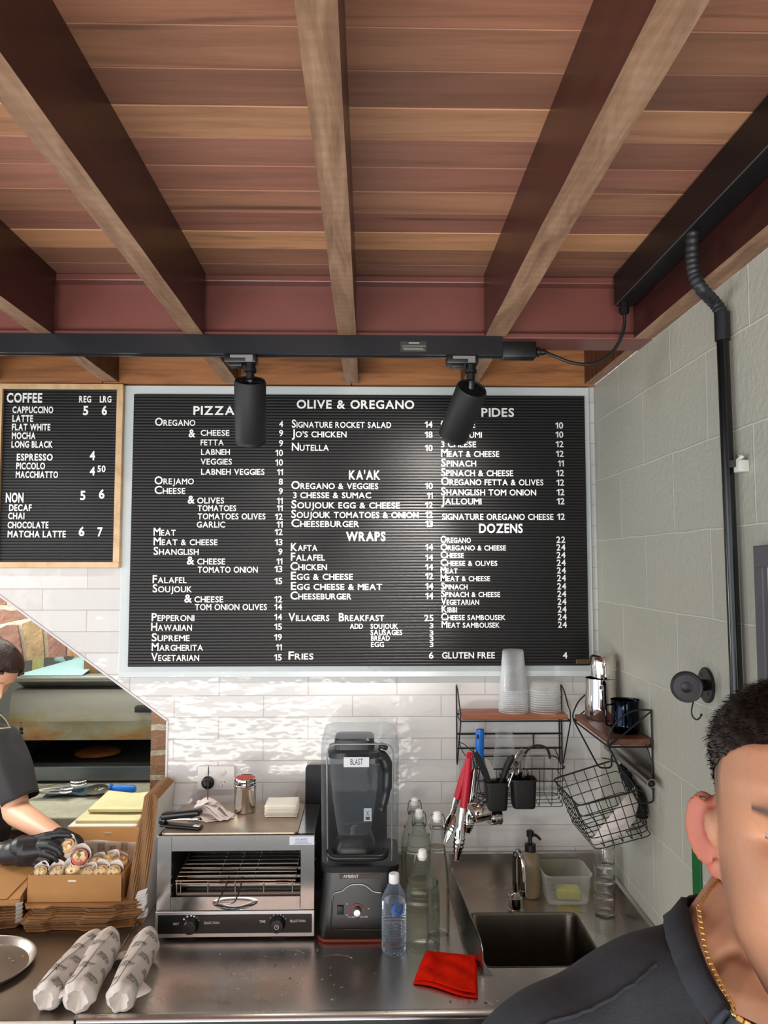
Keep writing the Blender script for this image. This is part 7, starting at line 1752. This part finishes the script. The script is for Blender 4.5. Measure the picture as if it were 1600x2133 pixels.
# ---------------------------------------------------------------- the man in the foreground
EY = -1.955
HYAW, HPITCH = radians(-26), radians(11)
RZ, RX = Matrix.Rotation(HYAW, 3, 'Z'), Matrix.Rotation(-HPITCH, 3, 'X')
EAR_Z = Vector((0, 0, 0.12))
def LR(p): return RZ @ (RX @ (Vector((p.x, -p.y, p.z))-EAR_Z))      # turned and tipped up towards the camera, about the ears
ec_ = P(1720, 1768, Y=EY); O = ec_-EAR_Z
def LW(p): return ec_+LR(p)
RI = (RZ @ RX).inverted()
def LI(v): q = RI @ (v-ec_)+EAR_Z; return Vector((q.x, -q.y, q.z))
man = thing('person', (O.x, EY, 0), 'person in a black t-shirt and gold chain close at the lower right, dark short hair', 'person')
b = MB(); hb = MB(); head_local(hb); ear_local(hb, -1); ear_local(hb, 1); b.add([LW(v) for v in hb.v], hb.f)
sh = [P(1445, 1905, Y=EY+0.045), P(1330, 1945, Y=EY+0.04), P(1205, 1996, Y=EY+0.03), P(1105, 2056, Y=EY+0.02), P(1040, 2130, Y=EY+0.005)]
half = O.x-sh[-1].x
capsule(b, [LW(Vector((0, -0.024, 0.10))), O+Vector((0.0, 0.045, 0.03)), O+Vector((0, 0.055, -0.07)), O+Vector((0, 0.05, -0.2))], [0.058, 0.060, 0.070, 0.09], 28)
fz_ = P(1562, 2135, Y=EY-0.07).z-0.035
b.ball(Vector((O.x, EY+0.0, fz_-0.072)), (0.106, 0.078, 0.074)); b.ball(Vector((O.x, EY+0.035, fz_-0.02)), (0.096, 0.066, 0.068))
for s in (-1, 1):
    mir = lambda p: Vector((O.x+s*(O.x-p.x), p.y, p.z))
    capsule(b, [O+Vector((s*0.02, 0.060, 0.045)), mir(P(1456, 1925, Y=EY+0.06))+Vector((0, 0, -0.036)), mir(sh[1])+Vector((0, 0, -0.088)), mir(sh[3])+Vector((0, 0, -0.090))], [0.045, 0.032, 0.046, 0.044])
    shd = mir(sh[3])+Vector((0.0, 0, -0.088)); elb = shd+Vector((s*0.045, 0.01, -0.30)); wr_ = elb+Vector((-s*0.01, -0.10, -0.24))
    capsule(b, [shd, elb, wr_], [0.048, 0.039, 0.027])
    # hand: palm, thumb and four fingers, lightly curled
    dv_ = (wr_-elb).normalized(); palm = wr_+dv_*0.05; lat = Vector((0, 1, 0)); lat = (lat-dv_*lat.dot(dv_)).normalized(); nrm_ = dv_.cross(lat)
    capsule(b, [wr_, wr_+dv_*0.03, palm+dv_*0.03], [0.026, 0.034, 0.036])
    for k, (o_, L_) in enumerate(((-0.030, 0.066), (-0.010, 0.075), (0.010, 0.070), (0.029, 0.056))):
        a0 = palm+dv_*0.035+lat*o_; capsule(b, [a0, a0+dv_*L_*0.5-nrm_*s*0.004, a0+dv_*L_*0.85-nrm_*s*0.02], [0.0095, 0.0088, 0.0078], 10)
    t0_ = wr_+dv_*0.035-lat*0.03; capsule(b, [t0_, t0_-lat*0.022+dv_*0.03, t0_-lat*0.026+dv_*0.058], [0.013, 0.011, 0.009], 10)
vs_, fs_ = remeshed(b, 0.0019, 5)
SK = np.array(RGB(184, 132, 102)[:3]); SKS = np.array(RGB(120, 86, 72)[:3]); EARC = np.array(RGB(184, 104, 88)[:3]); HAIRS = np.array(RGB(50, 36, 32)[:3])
att = []
for v in vs_:
    l = LI(v); col = SK.copy()
    if -0.02 < l.z < 0.24 and abs(l.x) < 0.11:
        ear_ = 1.0 if (abs(l.x) > 0.0745 and 0.075 < l.z < 0.165 and l.y < 0.012) else 0.0
        if ear_:
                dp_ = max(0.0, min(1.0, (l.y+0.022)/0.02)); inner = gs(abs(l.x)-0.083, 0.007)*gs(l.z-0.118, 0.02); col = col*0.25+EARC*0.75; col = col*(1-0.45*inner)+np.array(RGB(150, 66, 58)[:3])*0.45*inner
        else:
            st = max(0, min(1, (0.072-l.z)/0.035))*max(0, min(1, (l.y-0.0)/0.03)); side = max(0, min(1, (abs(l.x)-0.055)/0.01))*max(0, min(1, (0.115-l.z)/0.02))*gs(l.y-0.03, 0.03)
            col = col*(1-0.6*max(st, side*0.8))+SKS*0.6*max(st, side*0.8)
            if l.y < 0.042-0.02*max(0, (0.13-l.z)/0.05) and l.z > 0.105 and (abs(l.x) > 0.05 or l.y < -0.03):
                fd = max(0, min(1, (l.z-0.118)/0.058))**1.2*max(0, min(1, (0.046-l.y)/0.014)); col = col*(1-fd*0.93)+HAIRS*fd*0.93
            brow = gs(l.z-0.1465-0.003*sin((abs(l.x)-0.03)*60), 0.0050*(1-max(0, abs(l.x)-0.036)/0.024)) if 0.014 < abs(l.x) < 0.050 and l.y > 0.05 else 0
            col = col*(1-0.92*brow)+HAIRS*0.92*brow
            lip = gs(l.z-0.048, 0.008)*gs(l.x, 0.02) if l.y > 0.07 else 0; col = col*(1-0.4*lip)+np.array(RGB(170, 90, 84)[:3])*0.4*lip
    att.append((col[0], col[1], col[2], 1))
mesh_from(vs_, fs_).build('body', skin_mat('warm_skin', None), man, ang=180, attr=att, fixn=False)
# eyes
for s in (-1, 1):
    c = LW(Vector((s*0.0295, 0.0672, 0.1335))); b = MB(); b.ball(c, 0.0128, seg=24, rg=16); ey = b.build('eye', M('eye_white', RGB(176, 164, 156), 0.25), man)
    b = MB(); b.lathe([(0.0056, 0.0118), (0.003, 0.0128), (0.001, 0.0130)], c, 20, axis=LW(Vector((0, 1, 0)))-LW(Vector((0, 0, 0))), cap0=False); b.build('iris', M('dark_iris', RGB(48, 30, 22), 0.1), ey)
    b = MB(); b.ball(c+Vector((0, 0.0008, 0.0)), 0.0136, seg=24, rg=20); b.v, b.f = cut(b.v, [f for f in b.f], lambda p: -0.0032 < LI(p).z-LI(c).z < 0.0022 and LI(p).y > LI(c).y); b.fm = [0]*len(b.f); b.build('eyelid', M('eyelid_skin', RGB(190, 134, 106), 0.5), ey)
# hair: cropped cap plus short strands
def hairline(th):
    a = abs((th+pi) % (2*pi)-pi)
    if a < 0.75: return 0.196-0.008*a
    if a < 1.15: return 0.190-0.012*(a-0.75)/0.4
    if a < 1.5: return 0.178-0.010*(a-1.15)/0.35
    return 0.170-0.07*min(1, (a-1.5)/1.0)
HAIR = hair_mat('black_brown_hair', RGB(20, 15, 14), RGB(48, 36, 30))
hb = MB(); nz, na = 46, 120; rr = random.Random(3)
def hp(th, t, extra=0):
    z0 = hairline(th); z = z0+(0.2398-z0)*t; off = (0.0012+0.0085*min(1, (z-z0)/0.045)**1.3)+0.0009*sin(th*23+z*300)*sin(th*11-z*170)+extra
    return LW(head_pt(th, z, off))
hb.rings([[hp(2*pi*k/na, i/nz) for k in range(na)] for i in range(nz+1)], cap0=False)
hair = hb.build('hair', HAIR, man, ang=180)
hb = MB()
for k in range(5200):
    th = rr.uniform(-pi, pi); t = rr.uniform(0.0, 0.97)**0.8; p = hp(th, t, -0.001); p2 = hp(th+rr.uniform(-0.08, 0.08), max(0, t-0.05), 0.003)
    dn_ = (p2-p); L_ = rr.uniform(0.008, 0.014)*(0.35+0.65*min(1, t*2.2)); dn_ = (dn_.normalized()+Vector((rr.uniform(-.25, .25), rr.uniform(-.35, .1), rr.uniform(-.2, .15)))).normalized()
    nrm_ = (p-LW(Vector((0, 0.0, 0.13)))).normalized(); sd = dn_.cross(nrm_).normalized()*0.00055; e1 = p+dn_*L_*0.6+nrm_*0.0012; e2 = p+dn_*L_+nrm_*0.0004
    hb.add([p-sd, p+sd, e1+sd*0.8, e1-sd*0.8, e2], [(0, 1, 2, 3), (3, 2, 4)])
hb.build('hair_strands', HAIR, hair, smooth=False, fixn=False)
# t-shirt
b = MB()
fz_ = P(1562, 2135, Y=EY-0.07).z-0.035
b.ball(Vector((O.x, EY-0.005, fz_-0.075)), (0.135, 0.088, 0.078), seg=28, rg=18); b.ball(Vector((O.x, EY+0.03, fz_-0.03)), (0.125, 0.075, 0.072), seg=28, rg=18)
b.ball(O+Vector((0, 0.055, -0.19)), (0.20, 0.105, 0.17), seg=28, rg=18); b.ball(O+Vector((0, 0.05, -0.42)), (0.185, 0.115, 0.28), seg=28, rg=18); b.ball(O+Vector((0, 0.05, -0.55)), (0.18, 0.115, 0.16), seg=28, rg=18)
for s in (-1, 1):
    mir = lambda p: Vector((O.x+s*(O.x-p.x), p.y, p.z))
    capsule(b, [mir(P(1462, 1905, Y=EY+0.06))+Vector((0, 0, -0.042)), mir(sh[1])+Vector((0, 0, -0.070)), mir(sh[2])+Vector((0, 0, -0.078)), mir(sh[3])+Vector((0, 0, -0.080))], [0.042, 0.060, 0.062, 0.058], 24)
    capsule(b, [mir(sh[1])+Vector((0, -0.02, -0.099)), mir(sh[3])+Vector((0, -0.015, -0.097))], [0.07, 0.058], 24)
    shd = mir(sh[3])+Vector((0, 0, -0.080)); elb = shd+Vector((s*0.045, 0.01, -0.30)); capsule(b, [shd, shd.lerp(elb, 0.35), shd.lerp(elb, 0.75)], [0.058, 0.064, 0.060], 24)
vs_, fs_ = remeshed(b, 0.006, 12)
# neckline as a tilted oval
nk = [P(1440, 1902, Y=EY+0.052), P(1450, 1945, Y=EY+0.02), P(1482, 2030, Y=EY-0.025), P(1522, 2093, Y=EY-0.055), P(1562, 2135, Y=EY-0.07)]
half_ring = smooth_path(nk+[Vector((O.x, EY-0.085, P(1562, 2135, Y=EY-0.07).z-0.035))], 6)
bz_ = P(1480, 1872, Y=EY+0.10).z
back = smooth_path([Vector((O.x, EY+0.112, bz_+0.006)), Vector(((O.x+nk[0].x)/2-0.02, EY+0.102, bz_+0.002)), nk[0]], 6)
left = back[:-1]+half_ring; loop = left+[Vector((2*O.x-p.x, p.y, p.z)) for p in reversed(left[1:-1])]
def in_neck(p):
    x, y = p.x, p.y; ins = False; n_ = len(loop)
    if p.z < min(fz_-0.02, 9) or p.y < EY-0.0995: return False
    for i in range(n_):
        a, c = loop[i], loop[(i+1) % n_]
        if (a.y > y) != (c.y > y) and x < (c.x-a.x)*(y-a.y)/(c.y-a.y)+a.x: ins = not ins
    return ins
vs_, fs_ = cut(vs_, fs_, lambda p: in_neck(p))
for i, v in enumerate(vs_): vs_[i] = v+Vector((0, 0, 0.0025*sin(v.x*46+v.y*20+v.z*25)+0.0015*sin(v.x*90-v.z*70)))
shirt = mesh_from(vs_, fs_).build('t_shirt', COTTON, man, ang=180)
b = MB(); rings_ = []
for i, p in enumerate(loop):
    o_ = (p-Vector((O.x, EY+0.02, p.z))); o_ = Vector((o_.x, o_.y, 0)).normalized(); t_ = (loop[(i+1) % len(loop)]-loop[i-1]).normalized()
    best = min(vs_, key=lambda v: (v-(p+o_*0.022+Vector((0, 0, -0.012)))).length_squared); dw = (best-p); dw = dw if dw.length > 0.008 else o_*0.02
    nn_ = t_.cross(dw).normalized(); nn_ = nn_ if nn_.z > -0.2 and (nn_.z > 0 or nn_.y < 0) else -nn_; dw = dw.normalized()*0.024
    rings_.append([p+dw*a+nn_*c for a, c in ((0.0, 0.001), (0.05, 0.0042), (0.5, 0.0052), (0.93, 0.0048), (1.0, 0.002), (1.0, -0.002), (0.5, -0.002), (0.05, -0.002))])
b.rings(rings_, loop=True)
b.build('collar', RIB, shirt, ang=180)
b = MB(); seam_ = smooth_path([P(1378, 1935, Y=EY+0.0), P(1330, 1962, Y=EY-0.012), P(1240, 2000, Y=EY-0.015), P(1170, 2035, Y=EY-0.018), P(1090, 2075, Y=EY-0.018)], 6)
snap = []
for p in seam_:
    near = sorted(vs_, key=lambda v: (v-p).length_squared)[:10]; snap.append(sum(near, Vector())/10+Vector((0, -0.0006, 0.0006)))
b.tube(snap, 0.0014, 6); b.build('shoulder_seam', RIB, shirt)
# gold chain resting on the neck
ch = smooth_path([P(1455, 1888, Y=EY+0.012), P(1462, 1935, Y=EY-0.004), P(1472, 1985, Y=EY-0.020), P(1492, 2030, Y=EY-0.036), P(1525, 2090, Y=EY-0.062), P(1562, 2136, Y=EY-0.078), Vector((O.x-0.02, EY-0.095, P(1562, 2136, Y=EY-0.078).z-0.03)), Vector((O.x, EY-0.097, P(1562, 2136, Y=EY-0.078).z-0.034))], 10)
bk_ = smooth_path([Vector((O.x, EY+0.09, ch[0].z+0.002)), Vector((O.x-0.045, EY+0.07, ch[0].z)), ch[0]], 10)
pl_ = bk_[:-1]+ch; pl_ = pl_+[Vector((2*O.x-p.x, p.y, p.z)) for p in reversed(pl_[:-1])]
b = MB(); acc = 0; step_ = 0.0047
for p, q in zip(pl_[:-1], pl_[1:]):
    L_ = (q-p).length; t = (step_-acc) if acc else 0
    while t < L_:
        c = p.lerp(q, t/L_); d = (q-p).normalized(); R = frame_from(d, (0, -1, 0.3)); b.obox(c, (0.0018, 0.0034, 0.0043), R, 0.0006, 1); t += step_
    acc = step_-(t-L_)
b.build('gold_chain', M('gold', RGB(240, 206, 138), 0.3, 1.0), man)
# trousers and shoes
b = MB(); hipz = O.z-0.62; leg = 0.82
b.ball(O+Vector((0, 0.05, -0.72)), (0.17, 0.115, 0.14))
for s in (-1, 1):
    hp_ = O+Vector((s*0.085, 0.05, -0.78)); kn_ = Vector((O.x+s*0.10, EY+0.03, 0.50)); an = Vector((O.x+s*0.105, EY+0.06, 0.10)); capsule(b, [hp_, kn_, an], [0.092, 0.062, 0.052], 20)
vs_, fs_ = remeshed(b, 0.012, 8); mesh_from(vs_, fs_).build('trousers', COTTON2, man, ang=180)
for s in (-1, 1):
    b = MB(); b.ball((O.x+s*0.105, EY+0.005, 0.045), (0.048, 0.135, 0.045)); b.box(O.x+s*0.105-0.045, O.x+s*0.105+0.045, EY-0.12, EY+0.13, 0.002, 0.02, 0.01); b.build('shoe', BLACK_MAT, man)

# ---------------------------------------------------------------- the worker behind the prep bench
WY = 0.10
hc = P(-17, 1398, Y=WY)
fd_ = Vector((0.66, -0.36, -0.62)).normalized(); upd = Vector((0.60, -0.10, 0.80)); upd = (upd-fd_*upd.dot(fd_)).normalized(); rt_ = upd.cross(fd_)*-1.0
S_ = 0.85
def LH(p): return hc+(rt_*p.x+fd_*p.y+upd*(p.z-0.125))*S_
wk = thing('person', (hc.x-0.05, WY+0.12, 0), 'person in black t-shirt and gloves packing wraps at the left edge', 'person')
skb = MB(); hb = MB(); head_local(hb); ear_local(hb, -1); ear_local(hb, 1); skb.add([LH(v) for v in hb.v], hb.f)
neck0 = LH(Vector((0, -0.045, 0.06))); nb = hc+Vector((-0.10, 0.10, -0.24)); capsule(skb, [neck0, nb], [0.05, 0.058])
shR = P(8, 1545, Y=WY+0.06); elR = P(34, 1692, Y=WY-0.0); wrR = P(128, 1748, Y=-0.10)
capsule(skb, [nb+Vector((0, 0.02, -0.05)), shR, elR, elR.lerp(wrR, 0.35), wrR], [0.05, 0.048, 0.043, 0.038, 0.027], 22)
yG = -0.165
elL = P(-110, 1800, Y=0.0); wrL = P(22, 1775, Y=yG+0.02); shL = shR+Vector((-0.36, 0.02, 0.0))
capsule(skb, [shL, elL, elL.lerp(wrL, 0.5), wrL], [0.048, 0.042, 0.040, 0.031], 22)
vs_, fs_ = remeshed(skb, 0.0032, 5)
skc = np.array(RGB(224, 172, 142)[:3]); browc = np.array(RGB(60, 40, 36)[:3]); att = []
MI = Matrix((rt_, fd_, upd))
for v in vs_:
    l = MI @ (v-hc)/S_; l.z += 0.125; col = skc.copy()
    if l.y > 0.05 and 0.014 < abs(l.x) < 0.055 and (v-hc).length < 0.2:
        br_ = gs(l.z-0.145, 0.004); col = col*(1-0.75*br_)+browc*0.75*br_; ey_ = gs(l.z-0.131, 0.0035)*gs(abs(l.x)-0.033, 0.014); col = col*(1-0.8*ey_)+browc*0.8*ey_
    if l.y > 0.08 and (v-hc).length < 0.2:
        lip = gs(l.z-0.048, 0.008)*gs(l.x, 0.02); col = col*(1-0.5*lip)+np.array(RGB(190, 96, 92)[:3])*0.5*lip
    att.append((col[0], col[1], col[2], 1))
mesh_from(vs_, fs_).build('body', skin_mat('fair_skin', None), wk, ang=180, attr=att, fixn=False)
HAIR2 = hair_mat('dark_brown_hair', RGB(24, 14, 14), RGB(62, 38, 34))
hb = MB()
def hl2(th):
    a = abs((th+pi) % (2*pi)-pi); return 0.192 if a < 0.5 else (0.192-0.075*(a-0.5)/0.9 if a < 1.4 else 0.117-0.06*min(1, (a-1.4)/0.8))
hb.rings([[LH(head_pt(2*pi*k/80, hl2(2*pi*k/80)+(0.2398-hl2(2*pi*k/80))*i/24, 0.004+0.010*min(1, i/6)+0.0015*sin(2*pi*k/80*31))) for k in range(80)] for i in range(25)], cap0=False)
bun = LH(Vector((0.0, -0.085, 0.19))); hb.ball(bun, (0.04, 0.04, 0.036))
hb.tube(smooth_path([LH(Vector((0.045, 0.085, 0.192))), LH(Vector((0.068, 0.060, 0.168))), LH(Vector((0.078, 0.035, 0.130))), LH(Vector((0.079, 0.025, 0.105)))], 5), [0.010]*6+[0.012]*5+[0.007]*5, 8, flat=(1, 0.5))
hb.tube(smooth_path([LH(Vector((-0.045, 0.085, 0.192))), LH(Vector((-0.068, 0.060, 0.168))), LH(Vector((-0.078, 0.035, 0.130))), LH(Vector((-0.079, 0.025, 0.105)))], 5), [0.010]*6+[0.012]*5+[0.007]*5, 8, flat=(1, 0.5))
hb.build('hair', HAIR2, wk, ang=180)
b = MB()
tc_ = Vector((P(-70, 1600, Y=WY+0.13).x, WY+0.13, 0))
for z, w, d in ((1.36, 0.15, 0.085), (1.22, 0.17, 0.10), (1.06, 0.16, 0.105), (0.92, 0.16, 0.11), (0.80, 0.17, 0.115)): b.ball((tc_.x, tc_.y+0.02*(1.3-z), z), (w, d, 0.14), seg=24, rg=14)
mid_sh = (shR+shL)/2
capsule(b, [mid_sh+Vector((0.02, 0, 0.03)), shR+Vector((0, 0, 0.0))], [0.055, 0.058]); capsule(b, [mid_sh+Vector((-0.02, 0, 0.03)), shL], [0.055, 0.058])
hemR = P(42, 1660, Y=WY+0.01); capsule(b, [shR, shR.lerp(hemR, 0.5), hemR], [0.060, 0.064, 0.062], 24)
hemL = shL.lerp(elL, 0.6); capsule(b, [shL, hemL], [0.06, 0.062])
vs_, fs_ = remeshed(b, 0.007, 10)
dR = (hemR-shR).normalized()
vs_, fs_ = cut(vs_, fs_, lambda p: (p-hemR).dot(dR) > 0.018 and (p-hemR).length < 0.13 and p.x > tc_.x+0.19)
for i, v in enumerate(vs_):
    h_ = (v-hemR).dot(dR)
    if 0.004 < h_ < 0.03 and (v-hemR).length < 0.13 and v.x > tc_.x+0.19: vs_[i] = v-dR*(h_-0.010)
for i, v in enumerate(vs_): vs_[i] = v+Vector((0.003*sin(v.z*60+v.x*50), 0.003*sin(v.z*45+v.x*70), 0))
ts = mesh_from(vs_, fs_).build('t_shirt', COTTON2, wk, ang=180)
b = MB(); text(b, 'OREGANO', P(4, 1606, Y=WY-0.012), (1, 0.1, 0), (0, 0, 1), None, 0.026, right=True, bold=0.01, depth=0.001); text(b, 'MANOUSHE BAKERY' if False else 'OREGANO', P(3, 1614, Y=WY-0.012), (1, 0.1, 0), (0, 0, 1), None, 0.007, right=True, depth=0.001)
b.build('chest_print', PRINT, ts, smooth=False)
b = MB(); b.tube([P(-20, 1518, Y=WY-0.005), P(4, 1517, Y=WY-0.0), P(22, 1515, Y=WY+0.03)], 0.0022, 6); b.tube(smooth_path([P(-15, 1482, Y=WY+0.0), P(0, 1488, Y=WY+0.0), P(12, 1500, Y=WY+0.02), P(20, 1514, Y=WY+0.04)], 5), 0.002, 6); b.build('apron_strap', M('beige_cord', RGB(196, 178, 140), 0.7), wk)
# black gloves, fingers closed round the wrap
GLOVE = M('black_nitrile', RGB(26, 27, 30), 0.42, bump=0.25, bscale=60, bdist=0.002)
g = lambda x, y, d=0.0: P(x, y, Y=yG+d)
b = MB(); capsule(b, [g(16, 1776, 0.02), g(26, 1776, 0.015), g(45, 1773, 0.008)], [0.037, 0.036, 0.039], 24)
capsule(b, [g(45, 1765), g(72, 1760)], [0.034, 0.028]); capsule(b, [g(45, 1783), g(74, 1786)], [0.030, 0.024]); capsule(b, [g(58, 1772, -0.004), g(84, 1770, -0.006)], [0.036, 0.026])
for pts, rs in (([(72, 1752, 0.004), (98, 1742, -0.002), (124, 1738, -0.004), (146, 1739, -0.004)], [0.018, 0.0135, 0.0115, 0.0098]),
                ([(84, 1760, -0.012), (104, 1760, -0.026), (120, 1767, -0.034), (128, 1778, -0.034)], [0.0155, 0.0135, 0.0122, 0.0105]),
                ([(80, 1776, -0.010), (98, 1777, -0.026), (112, 1783, -0.032), (119, 1790, -0.030)], [0.0145, 0.013, 0.0115, 0.010]),
                ([(72, 1789, -0.006), (88, 1790, -0.020), (101, 1794, -0.026), (108, 1798, -0.022)], [0.014, 0.0122, 0.011, 0.0095]),
                ([(60, 1795, -0.002), (76, 1799, -0.012), (88, 1802, -0.016), (94, 1804, -0.012)], [0.013, 0.011, 0.0098, 0.0088])):
    capsule(b, [g(*p) for p in pts], rs, 14)
vs_, fs_ = remeshed(b, 0.0022, 3); mesh_from(vs_, fs_).build('glove', GLOVE, wk, ang=180)
b = MB(); gp2 = lambda x, y, Y: P(x, y, Y=Y)
capsule(b, [wrR.lerp(elR, 0.05), wrR, gp2(150, 1762, -0.115)], [0.031, 0.032, 0.036])
for k, (x, y) in enumerate(((166, 1768), (170, 1778), (166, 1788), (160, 1796))): capsule(b, [gp2(152, 1762+6*k, -0.11), gp2(x-4, y-2, -0.125), gp2(x-8, y+8, -0.15)], [0.012, 0.011, 0.009], 12)
capsule(b, [gp2(146, 1758, -0.12), gp2(152, 1764, -0.15), gp2(156, 1772, -0.165)], [0.013, 0.011, 0.009], 12)
vs_, fs_ = remeshed(b, 0.0025, 3); mesh_from(vs_, fs_).build('glove', GLOVE, wk, ang=180)
b = MB(); b.ball((tc_.x, tc_.y+0.02, 0.82), (0.17, 0.12, 0.14))
for s in (-1, 1): capsule(b, [(tc_.x+s*0.085, tc_.y+0.02, 0.78), (tc_.x+s*0.09, tc_.y+0.01, 0.45), (tc_.x+s*0.095, tc_.y+0.02, 0.10)], [0.09, 0.06, 0.05])
vs_, fs_ = remeshed(b, 0.012, 8); mesh_from(vs_, fs_).build('trousers', COTTON2, wk, ang=180)
for s in (-1, 1):
    b = MB(); b.ball((tc_.x+s*0.095, tc_.y-0.02, 0.04), (0.042, 0.12, 0.038)); b.build('shoe', BLACK_MAT, wk)
